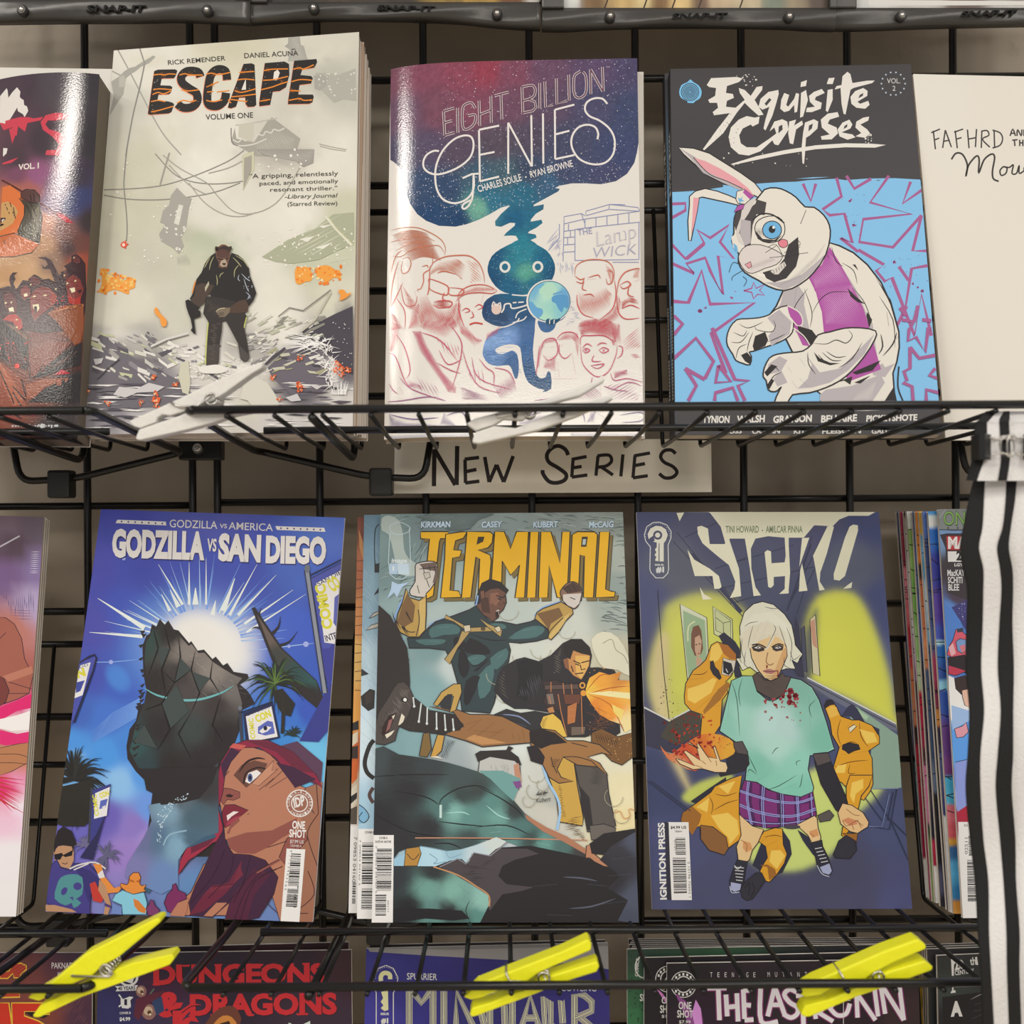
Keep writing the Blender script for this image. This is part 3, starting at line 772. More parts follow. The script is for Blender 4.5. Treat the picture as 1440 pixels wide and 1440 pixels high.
    c.hatch('#5a5048', .9, '420,900 540,880 520,1080 515,1230 400,1230', 8, 2.4, seed=3, cut=.4); c.hatch('#4a413a', .9, '400,660 680,700 560,860 410,860 380,790', -35, 2.4, seed=4, cut=.4)
    c.l('#c6c765', 1.2, '415,880 405,1000 395,1130 392,1260', 2); c.l('#c6c765', 1.1, '770,830 750,900 748,930')
    c.p(K, '480,240 430,275 385,340 355,420 310,480 285,560 270,620 245,665 300,690 365,660 420,560 440,640 560,660 700,700 780,740 830,680 858,610 830,530 800,450 790,380 740,300 690,260 630,240 600,330 520,330')
    for q in ('440,270 400,340 380,380', '470,270 440,330 425,400', '660,260 740,310 785,380', '640,280 690,330 720,370', '700,350 660,400 655,470', '490,440 500,500 495,540', '560,420 530,440 520,470'): c.l('#a79f72', 1.0, q, 3, 1)
    for q in ('720,430 770,480 800,500', '740,470 770,560 790,600', '760,600 800,640 770,670', '700,440 690,480 710,500'): c.l('#aeb3bb', .9, q, 3, 1)
    c.dots('#c4c8cc', 16, (720, 450, 820, 660), (.3, .8), 3); c.l('#e0852e', 1.2, '300,500 283,560 270,610')
    c.p('#6b4a3a', '478,205 480,180 510,185 540,162 575,165 600,185 630,178 634,200 620,225 615,280 600,340 590,375 560,395 530,390 510,370 515,330 490,290')
    c.p('#3a2a25', '478,205 480,180 510,185 500,230 495,270 540,285 600,275 615,225 634,200 630,178 600,185 560,175 520,190'); c.p('#57382f', '500,225 540,205 600,220 608,270 555,282 500,270')
    c.p('#b09a80', '540,300 575,300 590,340 585,365 540,368 522,350'); c.p('#2a1f1c', '545,335 580,335 572,355 550,352'); c.l('#1e1715', 1.2, '500,290 540,305 555,300', 0); c.l('#1e1715', 1.2, '600,285 575,302', 0); c.p('#2b211e', '515,370 545,380 585,375 560,398 530,392')
    c.l('#d6c8a5', .8, '500,180 540,160 580,165 610,182')
    c.p('#4a3a30', '300,540 360,520 430,530 470,540 440,600 400,640 380,700 330,740 290,735 245,690 290,630')
    c.p('#1d1a1a', '205,680 235,668 300,720 340,740 320,770 345,775 348,825 300,838 285,850 298,960 300,985 285,985 255,950 270,930 255,850 235,800 215,740'); c.p('#b9ac90', '385,560 420,500 425,530 390,600')
    c.p('#4f3a2d', '620,740 700,680 760,670 785,720 780,780 740,790 640,795 600,790'); c.p('#7b6a55', '485,780 520,750 580,745 620,745 610,790 570,830 520,830 500,800'); c.l('#c8b893', .8, '490,778 520,755 570,748'); c.l('#2a221d', .7, '510,800 560,790'); c.l('#2a221d', .7, '515,815 560,808')
    c.dots('#efe7d8', 30, (300, 1240, 640, 1420), (.5, 1.8), 5); c.p('#e9e1d3', '330,1300 420,1275 520,1270 600,1310 540,1345 420,1350 350,1340', 3)
escape_art(c)
b.finish(M_MATTE)
# ------------------------------------------------------------------ paperback with the star cloud and the globe
def bow_globe(a, b):
    return -0.0085*math.exp(-max(a+0.0835, -0.004)/0.021)
b = Book('paperback', 'glossy cream paperback with a starry cloud above a small globe and sketched faces', 'book',
         [(548, 88), (896, 82), (905, 613), (538, 614)], 0.662, 9, 0.013, 'paperbacks on the upper shelf', nx=90, ny=120, bow=bow_globe)
c = b.cover
def globe_art(c):
    CR = '#e8dfd2'
    c.field([(540, 90, CR), (900, 600, CR), (700, 400, '#e9e0d3')])
    k = 3.892
    c.frame(540, 80, k)
    neb = c.mix([(60, 60, '#7d4a5a'), (200, 60, '#86485a'), (420, 60, '#8e4657'), (560, 60, '#963f4f'), (700, 80, '#80485a'), (900, 80, '#6a4a60'), (1150, 60, '#5e4a66'), (1360, 60, '#504866'), (100, 300, '#6a4c60'),
                 (300, 300, '#7a4a5a'), (480, 280, '#82485a'), (700, 260, '#704a5c'), (900, 260, '#5e4a5e'), (1150, 260, '#4d4a66'), (1350, 300, '#434a68'), (100, 500, '#4f4a60'), (250, 480, '#5a4c62'), (420, 520, '#5a4a5a'),
                 (620, 480, '#594c58'), (800, 460, '#544a5a'), (1000, 480, '#484a62'), (1300, 500, '#41496a'), (200, 700, '#364a68'), (350, 720, '#364a68'), (500, 640, '#405a6c'), (650, 640, '#46606a'), (800, 620, '#3f4a60'),
                 (1000, 640, '#454c68'), (1200, 640, '#474a68'), (250, 860, '#27456a'), (400, 880, '#234266'), (560, 740, '#2d6a80'), (520, 820, '#6fa892'), (600, 800, '#2f6f86'), (760, 760, '#2b6a82'), (900, 700, '#3c5f7a'),
                 (720, 900, '#1f5f80'), (800, 950, '#2a6f86'), (750, 1010, '#2a7f90'), (620, 1100, '#1d5476'), (680, 1120, '#2c7a8c'), (760, 1080, '#2f8290'), (780, 1180, '#58a08c'), (860, 1120, '#1f6684'), (920, 1180, '#1c5576'),
                 (700, 1260, '#1f6080'), (820, 1250, '#256c84'), (600, 1200, '#1c4f72'), (560, 1380, '#29466a'), (640, 1440, '#2f4a6a'), (760, 1400, '#2c5478'), (800, 1500, '#466a98'), (680, 1530, '#7a9ccc'), (590, 1560, '#7fa0cc'),
                 (600, 1640, '#5a80b0'), (720, 1680, '#2f5c8c'), (780, 1600, '#3a6494'), (790, 1720, '#1d4f7c'), (860, 1780, '#164a72'), (900, 1740, '#1a5078')], 3.0)
    rng = random.Random(11); J = {}
    def star(q):
        r = random.Random(hash((round(q[0], 2), round(q[1], 2)))); return neb(q)*(0.85+0.3*r.random())
    cloud = ('28,28 200,18 500,10 900,2 1396,-4 1393,470 1385,520 1370,580 1330,640 1270,680 1190,697 1100,692 1030,692 960,705 935,718 962,722 955,735 900,765 820,808 818,818 875,807 872,834 830,859 805,889 802,902 862,891 868,909 835,934 795,954 787,964 '
             '830,972 835,989 805,1001 770,1030 735,1001 722,979 697,977 655,979 670,961 715,924 718,909 690,907 640,929 610,924 608,899 640,859 685,819 688,811 640,824 580,859 520,889 450,914 390,926 300,919 230,889 180,849 140,789 115,720 105,650 80,580 45,545 28,533')
    c.pm(star, cloud, 0, 6)
    c.frame(540, 270, k)
    c.p(CR, '640,545 720,552 800,552 800,575 640,575')
    c.pm(star, '735,262 700,280 640,310 590,350 567,410 575,460 610,515 660,550 720,560 800,560 870,530 920,480 937,420 925,370 890,320 840,290 805,265', 2, 6)
    c.pm(star, '640,556 585,572 548,605 536,660 552,702 600,732 650,738 640,745 590,767 555,812 540,872 545,902 570,937 620,952 680,947 700,972 715,1017 730,1017 738,962 730,892 700,867 650,887 615,877 612,857 660,837 710,834 745,852 755,922 765,982 790,1042 850,1077 880,1082 865,1094 915,1077 912,992 895,984 885,1012 860,1020 840,1007 825,962 815,862 825,762 830,690 860,600 800,566', 2, 6)
    c.pm(star, '850,690 850,742 875,767 910,765 935,742 945,712 975,700 990,670', 2, 6)
    for q in ('700,562 760,567 800,565', '545,702 600,732 660,738 725,710 740,690', '720,690 735,660 780,640', '705,715 760,700 780,680'): c.l(CR, 1.3, q)
    c.e('#e2c4b4', 615, 640, 27, 30); c.l(CR, 1.2, '590,628 600,600 615,622 635,605 640,640'); c.l(CR, 1.6, '642,660 655,640 662,615 690,612 700,636 745,630 790,616')
    for q in ('705,606 725,604', '735,604 765,602'): c.l(CR, 1.4, q)
    c.hatch('#6f8fb4', .5, '540,640 590,600 590,700 720,690 640,735 560,700', 0, 2.2, seed=6, cut=.7); c.hatch('#a8c4e6', .5, '560,780 700,760 740,850 600,930 550,900', 0, 1.8, seed=7, cut=.7); c.hatch('#3f6fa0', .5, '620,880 740,860 760,1000 650,950', 0, 2, seed=8, cut=.7)
    c.dots('#d8d6e0', 420, (30, -170, 1390, 180), (.25, .75), 21, inside='28,-190 1390,-190 1385,-200 1330,-90 1190,-40 950,-5 820,70 640,85 450,175 300,170 180,110 110,-80 40,-190')
    c.frame(540, 80, k)
    c.dots('#d9cfd4', 520, None, (.25, .8), 22, inside='340,20 1390,0 1390,470 1330,640 1190,690 1000,690 820,800 560,850 350,900 200,840 120,700 100,500 300,300')
    c.dots('#b9bcc8', 700, None, (.2, .5), 23, inside='340,20 1390,0 1390,470 1330,640 1190,690 1000,690 820,800 560,850 350,900 200,840 120,700 100,500 300,300')
    c.frame(540, 270, k)
    c.dots('#9fc4c8', 200, None, (.2, .55), 24, inside='600,350 700,290 830,290 920,380 920,470 830,540 650,540 580,440'); c.dots('#8fb0c8', 60, None, (.2, .5), 25, inside='760,900 820,880 840,1000 910,1000 900,1060 800,1040')
    # plain face marks: a curl and two light ovals
    c.e('#e4ddd0', 662, 410, 30, 32); c.e('#2a6c84', 662, 410, 17, 19); c.e('#e4ddd0', 842, 410, 30, 32); c.e('#2a6c84', 842, 410, 17, 19)
    # globe
    c.e(CR, 903, 598, 124, 118, n=40); c.e('#34627c', 905, 598, 116, 112, n=40); c.e('#8fc9c4', 905, 598, 112, 108, n=40)
    c.pm(c.mix([(830, 540, '#78b4cc'), (880, 560, '#b9dfc4'), (900, 640, '#a3d4c2'), (960, 640, '#8cc6c8'), (870, 680, '#b2dcc0'), (990, 560, '#6fa8cc'), (930, 520, '#a8d6c6')]), [(905+111*math.cos(i*.21), 598+107*math.sin(i*.21)) for i in range(30)], 0, 8)
    c.p('#5d9ac4', '920,575 950,562 1000,565 1014,600 1005,640 985,630 975,660 955,640 940,610 920,600', 2); c.p('#6aa6cc', '795,600 815,605 835,630 865,640 870,665 845,690 815,670 797,635', 2); c.p('#74b2cf', '805,560 830,530 860,525 880,500 850,505 815,535', 2)
    c.p('#b6dcc0', '880,505 925,500 945,540 920,565 900,580 880,560 855,560 850,540', 2); c.l('#5d9ac4', 1.4, '925,560 960,550 975,545')
    c.p('#24506c', '885,715 890,697 905,693 915,700 930,693 942,697 965,690 960,705 930,725 900,728', 2)
    for q in ('908,697 905,722', '932,697 930,722'): c.l(CR, 1, q)
    # lettering
    c.frame(540, 80, k)
    L, U = '#ece2d8', '#6d4858'
    thin = ['325,292 385,276', '325,292 332,425', '328,356 372,345', '332,425 385,410', '402,275 404,412', '500,280 480,250 450,255 430,280 430,375 450,395 485,375 500,345 497,315 460,320', '520,238 524,376', '585,215 587,360', '522,315 586,290', '605,212 684,192', '640,205 645,342',
            '755,165 760,305', '755,165 810,155 828,180 820,215 790,232 758,240', '790,232 825,245 832,275 815,295 760,307', '852,143 853,283', '880,135 884,275 925,262', '943,118 946,258 1002,240', '1010,98 1014,240', '1075,80 1045,100 1038,140 1042,205 1068,226 1100,205 1108,160 1104,105 1088,82', '1130,68 1132,205', '1130,68 1198,190', '1195,55 1200,190']
    for q in thin: c.l(L, 3.5, q, 3 if len(q) > 40 else 0)
    for q in thin: c.l('#704a5a', 1.7, q, 3 if len(q) > 40 else 0)
    fat = ['520,400 525,680', '520,398 630,376', '525,535 605,520', '525,680 630,655', '680,360 680,640', '680,360 808,600', '806,320 810,600', '870,310 872,585', '935,290 937,560', '935,290 1042,262', '937,425 1015,405', '937,560 1042,538',
           '1222,258 1195,230 1150,228 1110,250 1100,290 1125,325 1180,350 1235,395 1262,455 1255,530 1210,580 1140,588 1070,560 1030,500 1028,440 1060,390 1110,372 1155,385 1172,420 1168,452',
           '430,662 480,640 518,638', '490,640 490,720 455,775 390,798 330,780 295,735 280,670 285,590 320,510 380,450 440,428 480,440 490,490 470,550 410,600 330,632 270,635 225,610 213,570 230,530 270,508 300,510', '490,650 485,760 465,810 440,830 428,820 440,800 480,780']
    for q in fat: c.l(L, 2.7, q, 4 if len(q) > 30 else 0)
    c.t('CHARLES SOULE  -  RYAN BROWNE', 518, 740, 1036, 600, 37, L, 0.012)
    c.t('TM', 1215, 62, 1236, 60, 9, '#c9b9c0')
    # sketched building and faces
    c.frame(540, 270, k)
    B1 = '#8f93b8'
    for q in ('985,175 985,135 1080,118 1100,130', '1080,118 1098,170', '1105,125 1105,105 1235,68 1390,85 1400,105', '1235,68 1230,95 1105,130', '1230,95 1390,105', '985,175 1090,150 1400,105', '1045,205 1160,190 1400,165', '1045,205 1045,375', '1045,375 1395,370', '1395,165 1395,370', '1250,385 1395,385',
              '960,175 960,250 900,320', '985,175 980,380', '1240,68 1320,70', '985,215 1045,208', '985,250 1045,246', '985,290 1045,286', '985,330 1045,326', '1010,175 1010,212', '1020,212 1020,248', '1005,250 1005,288', '1100,150 1100,195', '1160,140 1160,190', '1220,130 1220,180', '1280,124 1280,176', '1340,116 1340,170'): c.l(B1, .7, q, 0)
    c.hatch(B1, .5, '880,280 960,190 985,200 985,350 940,360 880,300', -50, 1.6, seed=3, cut=.5); c.hatch('#9a9cc0', .5, '940,360 1040,375 1045,480 960,470', 80, 1.8, seed=4, cut=.6); c.hatch('#b6b3c8', .4, '1000,560 1045,600 1090,700 980,739', 5, 1.6, seed=5, cut=.6)
    c.t('THE', 1062, 238, 1140, 228, 32, '#9d9cb8'); c.t('Lamp', 1165, 300, 1385, 250, 80, '#b3aebc', -.012, .2); c.t('WICK', 1150, 362, 1385, 340, 56, '#b3aebc', -.012, .2)
    c.t('Lamp', 1167, 299, 1383, 249, 78, CR, -.03, .2)
    stops = [(270, '#c08a66'), (330, '#c98062'), (380, '#d07458'), (430, '#d05a56'), (480, '#d0566a'), (530, '#c8607e'), (570, '#9a6a92'), (600, '#62608e'), (630, '#50588a')]
    def lc(y):
        for (a, p), (b2, q) in zip(stops, stops[1:]):
            if y < b2:
                t = max(0, min(1, (y-a)/(b2-a))); x, z = (np.array([int(h[i:i+2], 16) for i in (1, 3, 5)]) for h in (p, q)); m_ = x*(1-t)+z*t
                return '#%02x%02x%02x' % tuple(int(v) for v in m_)
        return stops[-1][1]
    def ln(*qs, w=.9, sm=4):
        w *= 1.2
        for q in qs:
            P = c.fp(q); c.l(lc(sum(p[1] for p in P)/len(P)), w, q, sm, 1)
    def hx(pts, ang, gap, w=.6, **kw):
        P = c.fp(pts); c.hatch(lc(sum(p[1] for p in P)/len(P)), w, pts, ang, gap, **kw)
    # left man in profile
    ln('30,185 100,178 180,185 250,215 310,255 335,300 330,345', '40,330 90,335 150,305 230,290 300,290 330,330', '30,250 100,240 200,230 280,265', '60,300 140,270 240,262', '265,300 265,380 255,400 245,420 215,440 215,480 200,520 180,525 190,540', '95,350 130,345 145,380 130,420 100,430 90,400 100,360', '205,400 235,395 240,410', '30,420 60,330 100,300', '75,360 40,480 30,600',
       '100,480 60,560 30,610', '85,490 110,600 165,610 180,560', '165,530 185,600', '60,560 110,640 110,739')
    for i in range(26): y = 195+i*6; ln(f'{40+i*4},{y+20} {140+i*3},{y} {240+i*3},{y+25}', w=.6)
    hx('100,500 130,540 180,600 165,640 120,620', 20, 1.6); hx('30,640 60,660 110,739 30,739', 20, 1.4); hx('150,610 190,600 200,739 130,739', 60, 1.4)
    # bearded man with glasses
    ln('250,420 270,380 330,352 400,345 470,350 520,390 545,450 550,500', '245,490 250,470 345,510 350,550 330,560 255,530 245,490', '350,520 430,530 425,560 360,560 350,520', '250,400 245,520 235,560', '290,440 330,430 400,450', '330,545 320,580 340,590', '270,600 320,590 370,600 360,625 300,630 265,610', w=1.1)
    hx('255,420 300,375 400,360 450,400 430,480 380,440 300,430 250,450', 30, 1.5); hx('190,560 230,550 270,620 330,640 400,600 390,739 200,739 180,640', 70, 1.5); hx('440,360 520,390 545,490 470,500 470,440', 40, 3); hx('270,590 370,590 370,635 260,620', 0, 1.3)
    # girl with bangs
    ln('400,580 420,540 480,510 560,510 620,540', '390,600 440,560 520,550 590,555 620,540', '410,580 410,650 440,739', '425,650 450,635 470,650 440,660', '495,630 520,615 540,630 510,645', '480,650 490,680 470,690', '530,620 545,560', w=1)
    hx('395,590 420,545 500,512 600,520 610,545 520,550 440,562', 70, 1.6); hx('395,600 420,600 425,739 380,739', 75, 1.6); c.l('#d0483c', 1.6, '468,725 500,715 540,722')
    # bald man, man with moustache
    ln('1045,460 1050,410 1090,380 1150,370 1220,380 1255,420 1260,480', '1045,460 1075,480 1100,470', '1115,470 1170,455 1185,475', '1050,490 1085,500 1095,470', '1110,480 1160,475', '1095,490 1085,530 1110,540', '1090,565 1130,560 1150,575', '1220,430 1250,440 1250,490 1225,505 1215,470', '1055,560 1060,620 1090,670 1150,690', '1260,480 1270,560 1250,640 1180,700', w=1)
    hx('1055,540 1090,550 1150,550 1210,520 1250,560 1240,630 1150,690 1090,670 1060,620', 60, 1.8); hx('1210,390 1255,430 1250,520 1215,430', 60, 1.6)
    ln('1275,560 1285,490 1320,440 1380,420 1400,420', '1290,510 1330,490 1350,510 1310,530 1290,510', '1370,490 1400,480', '1345,500 1335,560 1370,575', '1275,560 1280,650 1320,695 1400,690', '1300,640 1350,620 1400,640', w=1.1)
    hx('1295,600 1340,570 1390,590 1400,620 1350,605 1300,640', 20, 1.2); hx('1280,560 1300,600 1290,660 1275,640', 70, 1.6); hx('1370,420 1400,415 1400,480 1360,470', 60, 1.8); hx('1180,700 1270,620 1290,690 1220,739 1180,739', 40, 1.5); hx('1080,700 1160,690 1220,739 1060,739', 20, 1.5)
    # lower part
    c.frame(540, 440, k)
    ln('1075,180 1080,130 1130,125 1200,125 1245,150 1255,180', '1075,180 1085,270 1120,320 1170,350 1230,320 1270,230 1275,180', '1085,195 1110,170 1140,185', '1165,180 1190,165 1220,170', '1085,205 1105,195 1125,205 1105,220 1085,205', '1175,205 1200,190 1230,205 1200,220 1175,205', '1150,230 1140,265 1190,265', '1130,290 1160,285 1205,280 1170,305 1130,290', '1280,180 1305,190 1300,230 1275,250',
       '1180,350 1185,470', '1140,350 1130,400 1110,440', '1240,330 1260,370 1330,360 1420,380', '1200,400 1260,420 1340,430', w=1)
    hx('1060,60 1110,35 1200,25 1270,60 1280,130 1260,180 1240,140 1130,115 1080,125 1060,90', 30, 1.4); hx('1060,60 1110,35 1200,25 1270,60 1280,130 1260,180 1240,140 1130,115 1080,125', -40, 1.8, seed=2); hx('1250,320 1330,310 1340,340 1260,360', 20, 1.2); hx('1230,40 1290,60 1300,170 1270,180', 70, 1.4); c.e('#d8708a', 1105, 206, 6); c.e('#d8708a', 1202, 206, 6)
    ln('860,190 880,150 930,140 950,180 945,230 900,260 870,230', '940,150 980,110 1040,110 1070,150', '960,170 960,220 990,250 1030,220', '860,185 890,190', '910,190 935,185', '880,240 905,240', '955,180 980,175', '850,180 840,280 830,340', '950,270 960,350', '1030,230 1050,340', '920,360 1060,360', w=.9)
    hx('850,180 880,145 930,135 945,160 880,170 860,230 850,300 835,300', 70, 1.5); hx('950,150 990,105 1060,110 1075,170 1060,240 1040,150', 50, 1.5); hx('880,250 940,230 945,330 870,300', 60, 1.6); hx('1340,220 1400,230 1410,250 1360,250', 0, 2)
    ln('20,200 60,230 110,360 160,420', '60,100 110,180 140,300 120,350', '200,100 280,130 340,180 400,260', '290,270 360,310 420,330', '430,200 460,300 520,400 640,440', '480,240 500,330 560,380 700,420', '360,60 420,150 420,240 370,420', '80,340 150,410 330,480', '10,470 100,470 250,455 340,480', '300,200 350,280 430,250', '520,250 560,300 600,330 600,400', '600,300 680,320 720,390', '820,480 980,460 1110,440',
       '940,480 1000,450 1080,430', '1250,420 1340,380 1410,400', '1330,440 1400,450', '20,370 45,410 70,430', '80,390 100,430', w=1)
    hx('30,20 80,60 80,130 40,200 22,180', 50, 1.5); hx('150,90 200,90 240,180 330,330 400,400 390,440 350,430 260,300 190,200', 40, 1.4); hx('150,90 200,90 240,180 330,330 400,400 390,440 350,430 260,300 190,200', -50, 1.6, seed=4); hx('200,20 380,20 400,80 340,140 260,110 210,80', 60, 1.6); hx('400,40 440,60 500,130 540,150 500,190 420,110', 60, 1.3)
    hx('600,400 700,330 730,430 640,480', 70, 1.8); hx('410,400 560,450 580,480 420,470', 10, 1.6); hx('120,350 200,390 220,420 130,400', 40, 1.5); hx('560,110 640,70 620,120 560,150', 60, 1.6); hx('960,430 1120,390 1200,440 1180,480 960,480', 40, 2.6); hx('1200,400 1380,360 1400,480 1230,480', -30, 4); hx('280,120 420,180 410,260 330,220', 70, 4); hx('160,330 300,400 300,470 200,430', 60, 4); hx('450,300 560,300 560,400 480,380', 80, 6); hx('1300,150 1400,60 1410,190 1310,210', -40, 3)
    hx('20,540 120,590 300,610 330,540 400,620 20,620', -50, 1.5); hx('20,655 480,655 480,690 20,690', 60, 2.2); hx('740,600 830,560 1000,545 960,610 740,612', 40, 1.6); hx('1020,655 1400,655 1400,685 1020,685', -50, 2.2); hx('1130,540 1160,540 1150,600 1110,600', 70, 1.4)
    ln('20,540 150,575 300,570', '340,560 420,540 450,580', '1010,560 1080,540 1100,600', '1150,540 1250,600', '1290,560 1410,545 1410,590 1300,600', '700,560 780,560 860,545', '180,590 185,610', '230,600 240,612', w=1.1)
globe_art(c)
b.finish(M_GLOSS)
# ------------------------------------------------------------------ black and blue paperback, two copies, and the white board
b = Book('paperback', 'black and sky-blue paperback with pink stars and a crouching rabbit, front copy', 'book',
         [(943, 97), (1281, 90), (1324, 611), (950, 612)], 0.650, 13, 0.010, 'paperbacks on the upper shelf', spine='#2c2a2c')
c = b.cover
def rabbit_art(c):
    BK, BL, PK, CR, G, K, MG = '#474444', '#86bfe2', '#a85d8c', '#e6dccb', '#b9aeac', '#2c2828', '#b0539c'
    c.field([(950, 100, BK), (1280, 100, '#454242'), (960, 240, '#444142'), (1300, 230, '#464344'), (960, 600, '#444042')])
    c.frame(925, 250, 3.6)
    c.p(BL, '60,72 130,68 250,52 330,36 400,44 500,30 620,22 700,20 760,12 900,5 950,12 1060,4 1200,2 1340,10 1340,60 1480,1240 60,1240')
    c.l(BK, 4, '60,66 200,58 330,40'); c.hatch(BL, 1.4, '300,40 700,-10 1000,-40 1330,-50 1335,15 900,15 600,30', -3, 9, seed=4, cut=.6)
    c.hatch(BK, 1.0, '700,5 1330,-5 1335,12 900,20', -2, 3, seed=5, cut=.6)
    S = lambda w, *qs: [c.l(PK, w, q, 0) for q in qs]
    S(4.4, '62,133 140,130 140,165 62,208', '735,30 775,118 800,30', '905,0 930,95 835,160 870,190 945,182 985,330 925,305 1015,375', '955,-10 995,55 1080,5', '1170,-10 1075,125 1285,183 1040,210 1020,325 1190,352 1335,190', '1340,60 1240,130 1280,20', '1335,190 1290,370 1365,370',
      '68,335 140,410 235,330 200,265 265,305 360,240 315,325 385,410 305,395 330,590 265,470 240,405 145,435 185,485 68,432', '145,412 235,335')
    S(5.5, '72,625 155,632 222,470 265,640 490,632 270,790 345,990')
    S(4.6, '1015,365 1145,440 1105,470 1150,525 1185,505 1250,680 1285,460 1365,445', '1220,450 1270,520', '1260,650 1190,790'); S(5.2, '1185,505 1300,800 1335,590 1385,800')
    S(1.6, '435,572 475,560 485,530 498,560 540,540 515,570 540,595 505,590 485,612 475,580 435,572')
    for x, y, r in ((975, 115, 1.8), (992, 242, 1.9), (1200, 428, 2.2), (1338, 572, 3), (1320, 555, 1.8), (212, 672, 3.4), (240, 660, 1.4), (375, 610, 1.4), (392, 575, .8), (1290, 535, 1.4)): c.dots(PK, 5, (x-5, y-5, x+5, y+5), (r*.5, r), int(x))
    c.dots('#7a5a86', 30, (1140, 380, 1370, 560), (.3, .8), 9); c.dots('#7a5a86', 16, (930, 80, 1060, 300), (.3, .8), 8)
    # logo, volume mark, title
    c.frame(925, 85, 3.6)
    c.p('#7fc0e2', '165,96 180,110 205,125 222,155 215,190 190,206 180,216 150,214 150,206 118,190 108,160 120,125 150,110', 2)
    for r in (7, 14, 21, 28, 36, 44): c.l('#3b4a55', .9, [(163+r*math.cos(i*.262), 160+r*math.sin(i*.262)) for i in range(24)], 0, closed=True)
    c.t('VOL.', 1160, 116, 1228, 116, 25, '#d8d0c8'); c.t('2', 1188, 154, 1203, 154, 25, '#d8d0c8')
    for i in range(14):
        a = i*2*math.pi/14; c.e('#b9c0c8', 1192+60*math.cos(a), 118+58*math.sin(a), 4.5, n=8)
    W = '#e9e0d2'
    E = ['248,125 270,90 400,84 430,92 410,110 350,130 345,165 380,170 385,190 350,205 345,235 395,240 380,265 285,278 278,262 305,240 300,215 262,215 255,200 290,180 295,140 260,135',
         '410,140 440,150 470,180 500,135 530,130 528,150 490,200 520,250 535,275 510,280 465,240 440,215 400,265 330,370 235,455 228,450 300,350 370,260 440,200 415,165',
         '610,150 560,160 520,195 510,235 530,250 565,235 545,300 535,345 545,355 580,280 600,215 612,170', '565,190 540,220 550,230 575,200',
         '640,165 625,200 620,245 640,262 665,255 690,225 692,265 705,260 710,220 715,170 700,165 690,195 660,235 650,225 665,175',
         '725,110 755,100 750,130 722,135', '725,165 750,150 760,200 735,285 720,290 722,240', '830,145 845,165 800,185 795,200 830,215 825,245 780,262 750,262 755,240 795,235 770,210 765,180 790,160', '865,90 895,88 885,120 855,120', '860,150 885,145 885,200 860,262 850,255 855,200',
         '935,80 960,58 975,70 985,115 1060,103 1098,102 1085,115 990,140 975,150 950,275 940,270 930,220 925,140 895,148 905,130 930,125', '1000,155 1040,140 1062,155 1060,180 1010,210 1025,220 1065,205 1072,225 1050,245 1005,240 980,220 975,185',
         '490,290 515,285 510,320 480,335 470,325 430,345 412,380 420,420 450,440 500,440 560,400 600,370 590,340 565,360 590,310 630,298 655,310 662,350 640,385 610,430 590,425 580,405 520,460 460,482 410,475 370,440 358,390 370,340 410,300 450,282',
         '665,310 700,300 690,330 730,305 735,325 700,350 685,425 668,420 660,370', '745,315 790,298 812,310 808,345 770,380 750,392 745,470 740,525 732,520 728,440 735,370', '910,262 918,285 870,300 860,320 905,340 912,370 880,400 830,402 825,385 870,375 830,340 825,300 860,270',
         '935,315 970,300 985,325 975,345 930,365 985,375 1000,390 960,402 920,385 910,350', '1070,285 1065,305 1025,325 1060,350 1075,370 1050,392 1000,385 1030,368 1000,340 1005,310 1040,290', '370,525 500,485 640,455 800,430 950,420 1080,422 1155,428 1100,442 950,440 800,450 640,475 480,508 380,530']
    for q in E: c.p(BK if q.startswith('565,190') else W, q)
    for q in ('612,335 630,325 632,350 610,370', '765,330 785,320 780,345 762,360', '1022,175 1040,165 1038,180 1015,192', '945,332 960,322 958,338 940,348'): c.p(BK, q)
    c.dots(W, 22, (330, 70, 500, 130), (.4, 1.2), 3); c.dots(W, 14, (1050, 370, 1110, 460), (.5, 1.6), 4); c.dots(W, 16, (320, 440, 760, 550), (.4, 1.3), 5); c.dots(BK, 60, (250, 270, 420, 450), (.3, .7), 6)
    # ears
    c.o(K, 1.2, '105,440 180,445 260,470 340,520 420,570 490,620 530,670 560,720 500,690 420,650 330,620 250,580 180,520 130,475', CR)
    c.p(G, '105,440 160,490 230,570 330,620 400,650 480,690 430,640 300,570 190,490'); c.p('#e7a0a4', '180,492 240,510 320,550 400,600 460,650 490,690 430,650 350,610 260,570 210,530'); c.l(K, .8, '180,492 260,575 350,612 430,650')
    c.frame(925, 250, 3.6)
    c.o(K, 1.2, '160,95 190,68 240,55 300,68 360,90 405,110 410,140 350,125 280,110 225,98 200,105 195,170 180,260 168,320 156,318 152,220 160,140', CR)
    c.p('#e7a0a4', '180,100 210,104 200,170 180,255 168,290 175,200'); c.l(K, .7, '210,104 200,170 175,290', 2)
    # body
    c.o(K, 1.8, '640,560 660,520 760,470 800,400 870,330 920,345 990,380 1060,440 1130,530 1180,640 1220,780 1222,860 1210,930 1190,990 1200,1130 1240,1240 800,1240 830,1100 780,1060 700,950 690,900 640,800 560,700 600,650', CR)
    c.p(G, '640,560 700,530 750,600 790,760 740,830 680,760 600,700 580,690 620,640'); c.p(G, '870,330 900,400 1000,560 1080,700 1110,900 1150,960 1200,940 1150,1010 1090,1000 1000,740 930,500'); c.p(CR, '900,400 960,430 1040,560 1120,720 1190,900 1120,950 1090,760 1000,560')
